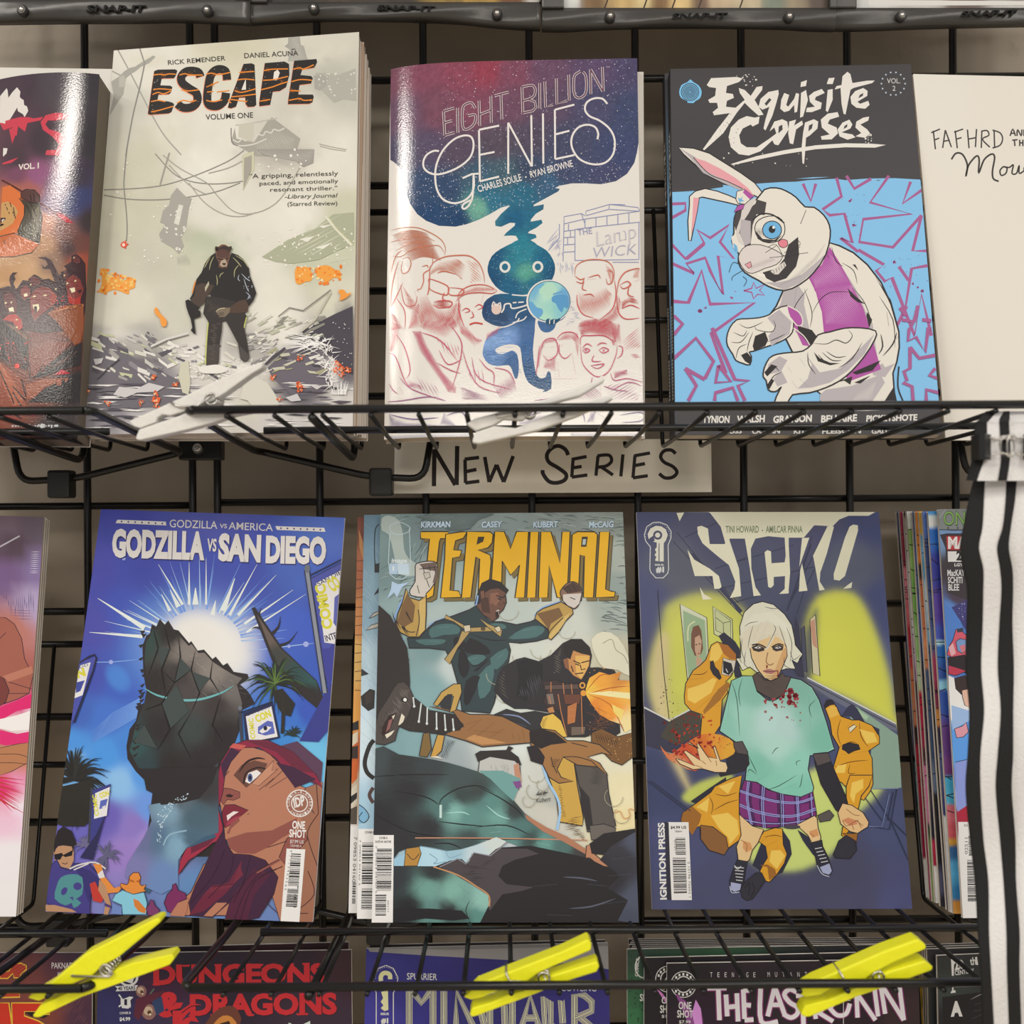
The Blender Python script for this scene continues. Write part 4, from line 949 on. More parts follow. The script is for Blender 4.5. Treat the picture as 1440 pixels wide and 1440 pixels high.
    c.p(MG, '870,350 920,430 980,540 1040,660 1065,740 1080,800 1130,970 960,1035 930,900 840,780 830,680 790,560 760,500 830,440')
    c.hatch('#d8a8c8', .55, '790,540 980,540 1040,680 1000,760 850,740 820,620', 45, 2.0, seed=3, jit=.05); c.hatch('#d8a8c8', .55, '860,380 920,440 980,540 800,560 770,500', 45, 2.0, seed=3, jit=.05)
    c.p(CR, '750,520 800,580 830,700 840,780 770,780 740,640')
    for q in ('880,350 900,420 940,450', '930,430 990,470 1010,540', '990,560 1050,640 1090,760', '760,560 700,640 680,700', '700,560 690,640', '740,560 780,680 770,760', '780,690 820,620 880,580 990,580', '905,580 910,610', '925,580 935,615'): c.l(K, .9, q, 4, 1)
    for q in ('960,560 1000,600 1050,640 1010,630 975,600', '1060,680 1085,720 1070,760 1055,700', '1000,440 1015,470 985,440', '850,365 870,420 860,400', '1100,500 1180,620 1225,780 1190,660'): c.p(K, q)
    c.l(K, 1.0, '1120,600 1190,720 1200,860', 3, 1); c.p(MG, '655,660 700,690 730,760 690,770 660,710', 2); c.l(CR, 1, '655,660 700,690 730,760 690,770 660,710')
    # head
    c.o(K, 1.6, '385,280 375,320 390,360 410,385 408,430 440,480 510,520 560,550 640,572 720,540 790,480 850,390 872,300 868,240 840,190 790,150 745,148 700,100 650,68 600,52 540,60 500,110 440,130 395,180 385,230', CR, 2)
    c.p(G, '640,568 720,535 790,475 850,385 800,430 730,490 660,520 600,530 540,530'); c.hatch('#8f8684', .5, '600,555 720,510 810,420 850,330 790,400 700,480', 45, 1.7, jit=.05)
    c.p('#4a4444', '500,110 550,125 540,190 500,185 480,240 470,340 440,350 420,290 395,270 385,230 395,180 430,150 430,200 460,160 495,130'); c.p('#d6cbc0', '430,130 500,100 460,180 420,240 410,290 440,350 400,320 395,270 420,200'); c.p(G, '420,210 470,220 470,330 440,345 415,290')
    c.o(K, 1.0, '490,255 510,215 560,195 610,200 640,235 640,285 610,320 560,330 510,310', CR, 2); c.p('#3a3535', '495,270 530,310 590,315 630,290 600,322 550,330 505,310'); c.hatch(K, .7, '490,250 540,250 560,310 500,300', 80, 2, seed=2)
    c.e('#6fb0d6', 578, 265, 48, 45); c.l(K, 1.0, [(578+48*math.cos(i*.26), 265+45*math.sin(i*.26)) for i in range(24)], 0, closed=True); c.e(K, 578, 262, 17, 19); c.e('#f2ece0', 586, 252, 7)
    c.l(K, 1.6, '480,215 520,185 580,188 640,230'); c.p(CR, '372,300 395,285 410,330 400,380 380,350'); c.p('#6fb0d6', '380,330 400,345 408,380 390,370')
    c.p('#3a3535', '660,340 710,300 715,390 700,450 650,510 590,530 550,510 530,480 600,460 640,410'); c.p('#d8cdc0', '570,475 640,425 650,445 610,490 590,490'); 
    for i in range(5): c.l(K, .5, [(585+i*13, 470-i*9), (590+i*13, 488-i*9)], 0)
    c.o(K, .8, '410,420 415,380 450,345 520,340 600,370 632,400 600,440 540,460 480,485 440,470', '#dccfc4', 2); c.hatch('#9a908c', .5, '470,470 540,450 610,420 570,400 460,440', 30, 1.8, jit=.05)
    c.o(K, .8, '440,440 470,425 475,450 460,460', '#e09a9c'); c.o(K, .7, '610,325 630,312 655,320 655,345 635,355 615,345', '#e3828c', 2); c.p('#efe4d4', '495,480 540,490 545,505 510,500')
    for q in ('560,350 600,340 640,400 690,390 760,380', '565,405 640,395 720,350', '700,310 720,340 640,380', '545,380 600,345', '415,440 380,430 360,480', '430,470 380,500 375,520', '430,500 450,520 435,550', '722,235 750,165'): c.l(K, .6, q, 3)
    c.o(K, .8, '400,70 440,60 485,95 440,135 405,130 395,110', CR); c.p(MG, '440,60 485,95 465,110 430,75'); c.o(K, .7, '385,175 405,140 440,135 430,160', MG); c.p('#6fb0d6', '405,100 418,108 430,95 425,112 440,120 420,122 415,132 410,118')
    # arms and hands
    c.frame(925, 430, 3.512)
    c.o(K, 1.4, '640,0 580,20 550,45 500,60 440,65 390,70 355,110 340,160 345,200 370,240 385,270 420,285 455,292 462,250 450,230 470,225 530,205 600,180 650,150 670,110 665,40', CR, 2)
    c.p(G, '600,20 660,80 650,140 560,200 545,150 580,110 540,60'); c.p(K, '480,150 530,130 545,170 530,200 475,222 468,200'); c.p(K, '410,245 440,230 462,255 455,290 430,275')
    for q in ('400,90 440,110 480,100 520,80', '370,130 420,150 440,120', '360,180 410,180 450,130', '480,100 490,120 560,130 580,100 570,70', '440,230 450,180 470,130', '385,265 400,210 440,190', '600,40 620,60', '610,100 630,120', '540,180 590,160 630,140'): c.l(K, .9, q, 4, 1)
    c.p(MG, '640,0 690,30 715,80 690,100 660,70', 2); c.l(CR, 1.2, '640,0 700,35 715,85 690,100 655,60'); c.p(K, '690,100 760,120 790,160 750,200 700,160'); c.l(CR, 1.1, '670,110 720,150 750,195'); c.p(MG, '680,120 720,160 750,200 715,195')
    c.o(K, 1.6, '1075,125 1000,110 920,112 850,130 790,145 760,190 715,225 650,232 590,240 550,260 525,310 520,350 535,370 545,415 570,425 590,420 610,400 585,450 580,490 640,480 665,440 750,430 830,405 900,370 960,320 1020,250 1070,170', CR, 2)
    c.p(G, '1070,140 1020,240 940,320 850,380 760,405 690,410 740,360 760,290 730,240 800,330 900,310 990,220'); c.p(G, '545,290 600,250 640,270 610,320 640,380 590,400 570,360 600,330 540,340')
    for q in ('760,185 830,190 880,170 930,185 960,150 940,120', '740,230 745,290 780,340', '790,240 830,280 880,285', '810,230 860,270 910,270', '830,225 880,255 930,250', '1010,180 960,260 890,310', '1000,210 930,290', '980,250 900,320', '660,370 690,410', '700,360 740,400', '640,300 660,330', '530,340 570,300 600,325', '545,400 570,350 610,330', '700,260 730,300'): c.l(K, 1.1, q, 4, 1)
    c.p(K, '770,230 800,260 850,282 900,285 850,295 790,275'); c.p(K, '525,330 560,290 590,300 540,350'); c.p(K, '540,390 560,360 575,370 550,415'); c.p(K, '860,385 960,350 950,390 920,370')
    c.p(G, '830,415 960,395 1100,340 1120,380 1060,470 800,470 800,440'); c.hatch('#e6dccb', .5, '980,430 1080,370 1060,470 960,470', 45, 1.9, jit=.05); c.p(K, '1165,400 1180,470 1120,470'); c.l(K, 2, '1190,300 1185,400 1210,470', 3)
    for q in ('960,330 1100,270 1060,320 980,340', '970,380 1050,345 1000,385'): c.p(K, q)
    for q in ('1100,140 1110,200 1090,240', '1180,130 1160,190 1110,250', '1130,30 1140,100', '1160,180 1190,150'): c.l(K, 1.4, q, 3, 1)
    S = lambda w, *qs: [c.l(PK, w, q, 0) for q in qs]
    S(5.0, '78,50 122,90 78,145', '78,262 188,160 275,275 232,360', '135,310 232,365', '135,310 190,395 150,470', '300,295 285,380 360,375 300,295', '268,110 380,365 450,372 395,395 430,470', '280,470 285,430 370,405 395,470', '1195,10 1225,50', '1205,70 1265,80 1240,120 1235,175 1275,155 1320,230 1335,110 1350,115', '1265,80 1285,0', '1350,75 1305,70',
      '1245,205 1290,260 1370,245', '1245,205 1245,310 1215,325 1230,370 1210,380 1255,400 1260,470', '1370,310 1340,345 1385,360', '1385,430 1325,415 1325,470')
    # black foot of the cover
    c.p(BK, '75,476 1500,470 1500,700 70,700')
    F_ = '#e2dacd'
    c.t('TYNION', 222, 578, 355, 578, 34, F_, .035, .1); c.t('WALSH', 392, 578, 530, 574, 34, F_, .035, .1); c.t('GRAYSON', 570, 578, 762, 572, 34, F_, .04, .1); c.t('BELLAIRE', 805, 576, 985, 570, 34, F_, .035, .1); c.t('PICKETSHOTE', 1028, 572, 1282, 566, 30, F_, .035, .1)
    c.dots(BK, 60, (220, 530, 1290, 580), (.3, .7), 5)
    for a, t_, b2 in ((325, 'GUSS', 415), (465, 'OCEAN', 605), (670, 'KIT', 730), (810, 'FLEISCHN', 1005), (1055, 'GALL', 1140)): c.t(t_, a, 632, b2, 630, 22, '#cfc8bc', .03, .1)
    c.hatch('#cfc7bc', .7, '850,512 1260,508 1260,526 850,524', -1, 3, cut=.6)
rabbit_art(c)
b.finish(M_MATTE, back='#3a3838')
# lettering down the spine of the front copy and a second copy behind it
def spine_marks(bk, x, seed, big):
    q = bk.cover.c2; TL, BL = np.array(q[0]), np.array(q[3]); th = bk.thick
    m_ = MB(); rng = random.Random(seed)
    def pt(t, f): p = TL*(1-t)+BL*t; return Vector((p[0]-0.00055, p[1], -th*f))
    def blob(t0, t1, f0, f1):
        a, b2, c2, d2 = pt(t0, f0), pt(t0, f1), pt(t1, f1), pt(t1, f0); k = len(m_.v); m_.v += [a, b2, c2, d2]; m_.f.append([k, k+1, k+2, k+3])
    t = big[0]
    while t < big[1]:
        L = rng.uniform(.006, .016); blob(t, t+L*.35, .25, .75); blob(t, t+L, .25 if rng.random() < .5 else .6, .4 if rng.random() < .5 else .75); t += L+.005
    for a, e in ((.66, .78), (.80, .9)):
        t = a
        while t < e: blob(t, t+.005, .35, .65); t += .009
    m_.build('spine_lettering', plain('white_spine_ink', ink('#d8d0c4'), .5), bk.root)
spine_marks(b, 0, 3, (.18, .36))
b2 = Book('paperback', 'second black and sky-blue rabbit paperback, only its spine showing behind the front copy', 'book',
          [(935, 103), (1272, 100), (1312, 612), (946, 613)], 0.661, 13, 0.010, 'paperbacks on the upper shelf', spine='#2c2a2c', nx=10, ny=10)
b2.cover.field([(950, 100, '#474444'), (950, 240, '#474444'), (950, 262, '#86bfe2'), (950, 560, '#86bfe2'), (950, 610, '#444')]); b2.finish(M_MATTE, back='#3a3838'); spine_marks(b2, 0, 8, (.2, .38))
def board_art(c):
    c.field([(1300, 120, '#e8dfcf'), (1430, 120, '#e6dccb'), (1340, 560, '#e6dccb'), (1430, 560, '#e8decd')])
    K = '#3a3634'; c.frame(900, 0, 2.667)
    for q in ('1100,490 1108,560', '1092,498 1125,484', '1104,525 1122,518', '1145,488 1135,555', '1145,488 1168,552', '1138,530 1162,526', '1182,490 1190,556', '1178,496 1212,484', '1186,522 1206,516', '1228,486 1234,556', '1262,484 1258,552', '1230,522 1262,516',
              '1282,490 1280,555', '1280,492 1302,490 1308,508 1284,522 1312,552', '1328,490 1330,552', '1322,488 1350,498 1360,520 1350,545 1322,555', '1388,510 1398,484 1408,510', '1390,500 1406,500', '1414,510 1416,486 1430,510 1432,486', '1440,486 1440,510', '1440,486 1452,498 1440,510',
              '1404,525 1406,548', '1396,526 1416,524', '1424,524 1424,548', '1436,524 1436,548', '1424,536 1436,536', '1446,526 1446,548', '1446,526 1458,526', '1446,536 1456,536', '1446,548 1460,546'): c.l(K, 1.5, q, 3)
    c.l(K, 1.9, '1168,598 1185,575 1210,580 1228,620 1222,662 1232,620 1262,585 1272,600 1270,650 1290,600 1318,578 1330,590 1322,640 1325,670 1345,680'); c.l(K, 1.6, '1362,625 1350,640 1355,658 1372,650 1376,630 1362,625 1385,628 1400,618 1395,650 1412,650 1422,620 1422,650 1440,640 1452,620 1440,632 1450,650 1460,660 1445,665')
b3 = Book('divider_board', 'blank cream divider board with a handwritten heading, behind the rabbit paperback', 'board', [(1284, 104), (1640, 112), (1690, 619), (1330, 619)], 0.672, 8, 0.0018, None, nx=20, ny=20)
board_art(b3.cover); b3.finish(M_MATTE, cover_name='front_sheet')
# ------------------------------------------------------------------ blue comic with the burst of light
b = Book('comic_book', 'blue comic with a burst of light over a dark crag and a red-haired woman', 'comic',
         [(142, 716), (485, 728), (440, 1297), (64, 1282)], 0.652, 11, 0.0022, 'comics on the lower shelf', nx=120, ny=190)
c = b.cover
def blue_art(c):
    c.field([(150, 725, '#3d44a2'), (300, 725, '#4a52a8'), (470, 735, '#4a66b8'), (130, 800, '#4446a4'), (200, 800, '#3c46a6'), (300, 800, '#3d4cab'), (400, 800, '#3a48a8'), (440, 830, '#3b52b4'),
             (125, 880, '#4a4aa6'), (180, 860, '#3d50b2'), (420, 880, '#3e5cc0'), (130, 950, '#4350ac'), (170, 960, '#3c5cb8'), (420, 940, '#3a5cbc'), (110, 1000, '#4062b4'), (150, 1010, '#4270c4'), (430, 1000, '#3656b4'),
             (100, 1050, '#4a90d8'), (150, 1060, '#4a94dc'), (180, 1050, '#4684d2'), (410, 1010, '#3a70c4'), (400, 1040, '#3d86cc'), (100, 1090, '#7db4e2'), (170, 1100, '#8cbce8'), (200, 1090, '#5a9ae0'), (210, 1140, '#6a94da'), (190, 1160, '#8a74bc'),
             (150, 1150, '#6a5cae'), (180, 1200, '#9a7cc0'), (210, 1180, '#a288c8'), (110, 1170, '#6a62b4'), (200, 1230, '#8c80ba'), (240, 1200, '#7a78a8'), (240, 1260, '#6e86b8'), (210, 1270, '#6a7eb0'), (270, 1250, '#5f86b4'), (280, 1180, '#4a6484'), (430, 1060, '#70bfe2')], 3.4, .04, 40)
    for r0, r1, col, st in ((79, 79, '#4f8ad4', .55),):
        c.glow(257, 908, r0*1.08, r1*1.05, col, st, 8)
    c.glow(420, 790, 50, 60, '#4f7cc8', .4, 4); c.glow(166, 953, 15, 22, '#4a8ad6', .75, 6, -35); c.glow(108, 1062, 9, 6, '#a8d8f4', .7)
    c.glow(283, 905, 78, 58, '#8fb4ec', .55, 2); c.glow(285, 905, 60, 46, '#eef2fa', .8, 2.6); c.glow(275, 905, 50, 48, '#f4ede0', 1, 5); c.glow(320, 920, 42, 52, '#f4ede0', .9, 3.5)
    rng = random.Random(4)
    c.frame(60, 710, 3.349)
    cx, cy = 745, 650
    for a, L, w_, col in [(rng.uniform(185, 357), rng.uniform(280, 480), rng.uniform(.8, 2.6), rng.choice(['#7ea4e6', '#a9c4f0', '#6f96e0', '#dfe8f6'])) for i in range(60)]:
        r_ = math.radians(a); c.l(col, w_, [(cx+math.cos(r_)*190, cy+math.sin(r_)*160), (cx+math.cos(r_)*L, cy+math.sin(r_)*L*.92)], 0, 2)
    for q, w_ in (('690,470 690,270', 4), ('770,470 770,250', 3), ('850,500 905,345', 8), ('640,480 600,400', 7), ('660,470 545,280', 4), ('800,520 815,450', 7), ('880,520 1010,280', 4), ('920,520 1100,330', 4), ('950,560 1180,400', 4), ('480,580 260,440', 7), ('470,620 220,600', 5), ('960,600 1240,420', 3.5), ('720,470 720,390', 9), ('600,500 560,420', 5)):
        c.l('#e9eefa', w_, q, 0, 2)
    c.l('#86b0ec', 1, '200,740 330,740 470,725', 2, 1); c.l('#a9c4f0', 1, '960,690 1160,665 1290,650', 2, 1)
    for x, y, r in ((322, 740, 10), (382, 252, 9), (1160, 666, 8), (1240, 656, 13)): c.e('#a4aef0', x, y, r)
    for i in range(14): c.l('#6f9ae0', 1.2, [(470, 905+i*6), (330-i*6, 980+i*10), (230, 1070+i*4)], 0, 2)
    # title
    W = '#e3dbd2'
    c.p(W, '352,70 580,79 583,97 344,86'); c.p(W, '1096,100 1326,108 1332,127 1104,118')
    for i in range(7): c.e('#4a4a86', 372+i*32, 78.5+i*1.6, 4.5, n=8); c.e('#4a4a86', 1122+i*31, 110+i*1.2, 4.5, n=8)
    c.t('GODZILLA', 598, 105, 822, 113, 36, W, .002); c.t('VS', 834, 109, 868, 110, 20, W, .012); c.t('AMERICA', 876, 115, 1084, 124, 34, W, .002)
    for col, off, bo in (('#2a2a6a', 2.5, .075), (W, 0, .055)):
        c.t('GODZILLA', 326+off, 238+off, 762+off, 252+off, 126, col, bo); c.t('VS', 774+off, 216+off, 818+off, 218+off, 58, col, .03); c.t('SAN', 826+off, 255+off, 1026+off, 263+off, 122, col, bo); c.t('DIEGO', 1050+off, 266+off, 1334+off, 272+off, 122, col, bo)
    # a craggy dark sea stack stands against the light
    D, D2, TL = '#2b2526', '#3a3332', '#4a6462'
    c.frame(60, 900, 3.349)
    c.p(D, '470,30 488,-20 505,-30 515,-75 535,-62 552,-100 575,-72 592,-92 618,-50 640,-45 690,15 700,5 730,50 760,45 800,90 815,78 850,120 870,108 900,150 965,160 972,180 930,210 965,240 985,270 1000,300 940,330 930,420 900,500 870,540 830,600 820,1020 480,1020 520,700 440,620 400,560 395,500 410,420 440,380 450,330 478,300 490,240 475,160', 0)
    c.pm(c.mix([(480, 0, '#2f4640'), (600, -40, '#28221f'), (680, 60, '#8a7f76'), (800, 160, '#8d8278'), (640, 160, '#3d3634'), (540, 200, '#2c2625'), (700, 240, '#4b4341'), (880, 230, '#6f6863'), (420, 500, '#30504e'), (560, 420, '#2a2526'), (700, 420, '#3a4240'), (820, 300, '#3a3232'),
                        (850, 450, '#282223'), (600, 600, '#2a2424'), (760, 560, '#2b2526'), (480, 600, '#2d3f42')], 3),
         '488,10 505,-15 520,-55 540,-45 556,-80 574,-55 592,-72 612,-35 640,-25 688,28 702,20 735,62 762,60 800,102 850,135 900,165 940,180 915,210 940,300 900,450 830,580 560,640 450,600 410,520 440,400 500,240 480,100', 0, 12)
    for i in range(26):
        a = rng.uniform(0, 1); x, y = 470+rng.uniform(-8, 8)-60*max(0, a-.4), -40+a*600; c.p(D, [(x, y), (x-rng.uniform(8, 16), y-rng.uniform(6, 20)), (x+14, y-22)])
    for i in range(70):
        x, y = rng.uniform(680, 940), rng.uniform(60, 270)
        if y < (x-680)*.45+50: continue
        c.l(rng.choice(['#a69a8e', '#c9beb0', '#1f1b1b', '#7d746c']), rng.uniform(.6, 1.4), [(x, y), (x+rng.uniform(10, 40), y+rng.uniform(4, 26))], 0, 1)
    for i in range(120):
        x, y = rng.uniform(430, 860), rng.uniform(100, 620); c.l(rng.choice(['#4a5a58', '#3f3938', '#1d1919', '#5a5350']), rng.uniform(.5, 1.1), [(x, y), (x+rng.uniform(-14, 20), y+rng.uniform(8, 34))], 0, 1)
    c.l('#6fb0ae', 3.4, '478,225 540,260 640,282 740,280 840,250 900,215', 4, 1)
    # a bare leaning trunk on the right, rock facets on the crag
    c.p('#2c2626', '985,-150 1000,-155 1130,40 1290,190 1330,290 1290,320 1180,230 1090,120')
    for q, w_ in (('1040,-60 1020,-110 1030,-150', 7), ('1070,-20 1110,-60 1120,-110', 6), ('1100,30 1160,10 1200,-40', 5), ('1060,-40 1005,-60 985,-50', 4)): c.l('#2c2626', w_, q, 3, 2)
    c.pm(c.mix([(1040, -20, '#6a5a50'), (1100, 90, '#40403a'), (1200, 160, '#2c4a48'), (1280, 180, '#2b5450'), (1260, 250, '#2a2526')]), '1010,-120 1120,40 1290,195 1305,270 1200,200 1100,110', 0, 10)
    for q in ('520,-60 545,40 500,160', '575,-60 600,40 560,140 580,260', '640,-20 650,80 620,200', '720,50 700,140 740,250 700,340', '800,100 790,180 840,260', '600,40 650,80', '560,140 620,200 700,140', '480,330 560,300 620,200', '560,300 600,420 540,520', '700,340 640,440 700,560', '840,260 800,400 850,480'): c.l('#171415', 1.6, q, 0, 1)
    for q in ('545,40 600,40 560,130', '650,85 700,140 625,195', '790,180 740,240 705,150', '565,300 630,210 690,335 605,415', '430,480 480,400 540,510'): c.p('#3f4846', q)
    # palms, banners and the lower crowd
    def palm(x, y, s_, col, n=22, seed=1, sp=(150, 390), w_=2.4):
        r2 = random.Random(seed)
        for i in range(n):
            a = math.radians(r2.uniform(*sp)); L = s_*r2.uniform(.6, 1); dx, dy = math.cos(a)*L, math.sin(a)*L
            c.l(col if isinstance(col, str) else r2.choice(col), w_, [(x, y), (x+dx*.6, y+dy*.6-s_*.08), (x+dx, y+dy+s_*.12)], 3, 2)
    palm(1095, 205, 160, ['#1f2a22', '#25301f', '#3f5a2c', '#1c221d'], 44, 3, (-10, 380), 4); palm(1095, 205, 110, ['#5f7a34', '#3c5428'], 12, 6, (20, 380), 2)
    c.p('#262420', '1080,240 1130,230 1190,300 1170,360 1130,350 1110,320'); c.l('#2a2622', 5, '1125,230 1135,330 1130,440', 2); palm(1180, 450, 60, '#24302c', 16, 9, (180, 400), 3)
    c.p('#353a86', '1352,210 1390,210 1350,420 1300,480 1210,475'); c.p('#3c3f94', '1300,-40 1400,-40 1350,230 1330,160')
    def flag(q0, ang_pts, blue):
        c.o('#23243c', 1, q0, blue); 
    # right banner
    c.l('#2a2c44', 8.2, '1245,-330 1330,250', 0); c.l('#8c8f98', 5, '1245,-330 1330,250', 0); c.e('#6c7078', 1247, -335, 13, 20)
    c.p('#4a52a2', '1265,-290 1420,-370 1420,-60 1350,40 1320,40'); c.l('#23264a', 2, '1262,-305 1420,-385'); c.l('#23264a', 1, '1265,-290 1420,-370')
    c.p('#e6e0da', '1290,-268 1410,-330 1385,20 1328,12'); c.p('#5a60a8', '1375,-200 1400,-220 1385,-60 1370,-80'); 
    c.t('SAN DIE', 1300, -253, 1410, -312, 20, '#2a2a4a', .01); c.t('COMIC', 1366, -55, 1328, -265, 48, '#d9cf3a', .05); c.t('CO', 1366, -225, 1410, -255, 62, '#d9cf3a', .05); c.t('INTE', 1335, 8, 1388, -8, 30, '#26264a', .02)
    # left banner
    c.p('#4a4fa2', '170,100 260,80 130,420 120,430'); c.l('#23243c', 2.4, '175,108 255,86 150,390'); c.p('#e6e0da', '178,120 228,105 190,260 150,275'); c.t('N', 166, 178, 206, 166, 38, '#d9cf3a', .06); c.p('#3f4a98', '160,200 200,190 180,240 158,250')
    c.t('DD', 178, 134, 218, 122, 12, '#2a2a4a')
    # middle banner
    c.l('#3b3d4c', 4.4, '932,330 940,480', 0); c.e('#6c7078', 931, 320, 10, 12); c.l('#24243a', 1.4, '925,345 1085,290'); c.p('#24264a', '945,345 1085,295 1120,460 960,500'); c.p('#e6e0da', '958,360 1078,312 1108,455 975,480')
    c.t('SAN DIEGO', 968, 358, 1074, 318, 13, '#26264a'); c.t('CON', 1010, 388, 1080, 358, 34, '#d9cf3a', .05); c.t('COMIC', 1003, 465, 992, 368, 22, '#d9cf3a', .04); c.p('#5a66b0', '1015,410 1060,380 1085,385 1095,440 1050,450 1015,440'); c.p('#e6e0da', '1020,430 1050,405 1080,410 1060,430 1035,440'); c.e('#222236', 1050, 415, 9, 11)
    # woman
    SK, SK2, LN, H1, H2, H3 = '#b5785c', '#8f4f45', '#3a1c24', '#8c2440', '#6a2238', '#40203a'
    c.frame(60, 1090, 3.349)
    c.p('#5a3a52', '1060,-120 1200,-160 1320,-60 1310,60 1240,20 1190,60')
    c.o(LN, .8, '830,-20 880,-110 960,-140 1060,-110 1130,-40 1190,40 1240,60 1290,40 1310,120 1300,300 1280,690 1120,688 1080,560 1020,660 600,660 640,600 700,550 760,420 850,380 900,330 860,300 855,240 845,190 840,150 830,110', SK)
    c.p('#9f6a50', '1240,60 1320,30 1310,180 1300,400 1270,690 1140,690 1160,420 1210,250'); c.p(SK2, '868,300 960,270 1080,260 1200,200 1190,260 1120,300 1060,340 1000,370 920,368 880,340')
    c.o(LN, .7, '830,110 832,80 860,60 890,65 930,80 930,105 900,118 870,115 855,140', SK2); c.p('#2e1a1e', '862,95 880,88 900,95 890,105 870,103'); c.l(LN, .8, '835,80 850,20 880,-20'); 
    c.o(LN, .8, '845,175 860,140 905,138 970,165 930,195 890,230 860,248 850,215', '#7c2434'); c.p('#e8d8d0', '868,190 900,170 925,172 890,195 872,215'); c.p('#a0384a', '870,220 910,195 940,190 900,222 865,242'); c.p(SK2, '868,275 890,225 925,200 930,215 890,250 880,275')
    c.p('#6a4338', '900,0 940,-50 1000,-70 1060,-55 1040,-10 960,60'); c.l('#2a1418', 3, '925,-10 960,-60 1010,-80 1050,-75', 4, 1); c.p('#ece2da', '955,30 970,-10 1010,-25 1030,-10 1010,10 975,40'); c.e('#4a5a8a', 978, 12, 12, 20); c.e('#181420', 978, 12, 6, 10); c.l('#22141a', 2, '948,40 960,-10 1010,-35 1050,-30'); c.o(LN, .5, '985,40 1090,-70 1080,-20 1110,-30 1020,50', '#c58a6c')
    for q in ('1050,55 1130,-20', '1070,60 1150,10', '1020,70 1090,15', '975,180 965,185'): c.l(LN, .6, q, 0)
    c.o(LN, .8, '820,110 820,20 840,-60 890,-140 960,-165 1060,-165 1180,-110 1290,0 1320,60 1260,20 1200,40 1190,60 1160,0 1100,-80 1020,-130 950,-130 900,-90 860,0 850,80 830,150', H1)
    c.p(H2, '960,-160 1060,-160 1180,-110 1280,-10 1200,-20 1100,-110'); c.p(H3, '1100,-60 1180,-40 1290,20 1190,60'); c.p('#c65a52', '960,-140 900,-150 880,-130 940,-120'); c.p(H3, '840,-50 890,-130 930,-110 880,-50 855,20')
    c.o(LN, .7, '820,120 850,240 850,300 800,320 740,370 690,400 640,470 650,400 680,340 740,290 800,270 820,230 810,180 780,270 800,150', '#a02c44'); c.p(H2, '700,330 760,300 820,290 780,330 700,370'); c.l(LN, .8, '820,120 780,160 780,240'); c.l(LN, .8, '830,270 680,290 640,340'); c.l(LN, .8, '790,330 700,400 650,460'); c.l(LN, 1, '640,360 630,440')
    c.o(LN, .8, '850,260 870,330 900,370 980,375 1050,400 1110,480 1090,560 1020,670 930,690 860,680 880,600 800,670 700,660 690,600 720,520 760,440 800,350', H3)
    for q, k in (('940,400 930,480 860,560 760,640 690,660 760,560 880,500', H2), ('1000,440 900,560 860,680 960,690 1000,560 1080,460', '#521f38'), ('800,520 900,505 930,420 945,470 880,530 760,560', '#75283c'), ('870,600 830,640 800,665 760,662 820,600', SK)): c.p(k, q)
    for q in ('860,350 800,480 700,600', '900,380 880,470 780,580', '980,380 940,520 870,600', '1060,420 960,540 900,690', '800,525 900,510', '1120,400 980,470 900,600', '1130,430 1000,500 930,690'): c.l('#2a1226', .8, q)
    c.l('#8f4f45', 2.5, '1115,400 1010,460', 0); c.l(LN, .7, '1115,395 1000,455'); c.l(LN, .7, '1130,428 1010,490'); c.o(LN, .8, '1115,385 1150,300 1220,250 1250,300 1200,360 1150,430', SK2)
    for q in ('1240,60 1230,100 1280,180', '1300,180 1250,260 1260,330 1300,440', '1200,300 1180,420 1150,560', '1080,560 1060,600 1110,650', '1250,450 1280,560 1200,640 1250,650', '1060,340 1150,310', '1290,40 1300,180'): c.l(LN, .8, q)
    c.e('#e6ddd4', 1211, 132, 63, 65, n=30); c.e('#9a6450', 1211, 132, 58, 60, n=30); c.e('#e6ddd4', 1211, 132, 40, 42, n=26); c.e('#9a6450', 1211, 132, 35, 37, n=26); c.t('IDP', 1186, 152, 1240, 138, 44, '#e6ddd4', .04, .15)
    for i, ch in enumerate('COMICS & ENTERTAINMENT'):
        a = math.radians(170+i*15.5); c.t(ch if ch != ' ' else '.', 1211+46*math.cos(a)-5*math.sin(-a+0)*0-5*math.cos(a+1.57), 132+48*math.sin(a)-5*math.sin(a+1.57), 1211+46*math.cos(a)+5*math.cos(a+1.57), 132+48*math.sin(a)+5*math.sin(a+1.57), 13, '#e6ddd4', .01)
    c.t('ONE', 1176, 250, 1236, 253, 36, '#eee6de', .03); c.t('SHOT', 1162, 290, 1240, 294, 36, '#eee6de', .03); c.t('$7.99 US', 1166, 319, 1230, 322, 16, '#e0d4cc', .01); c.t('COVER A', 1168, 336, 1220, 339, 10, '#e0d4cc', .01)
    c.p('#ece6de', '1150,345 1238,349 1210,690 1122,686'); c.barcode('1172,368 1218,370 1200,620 1146,618', 46, 5, True); c.p('#ece6de', '1150,520 1200,522 1199,534 1148,532'); c.t('9  7 7 7 3 4 0 3 5 6 5', 1168, 352, 1140, 540, 9, '#3a3634'); c.t('00111', 1185, 560, 1182, 622, 13, '#3a3634')
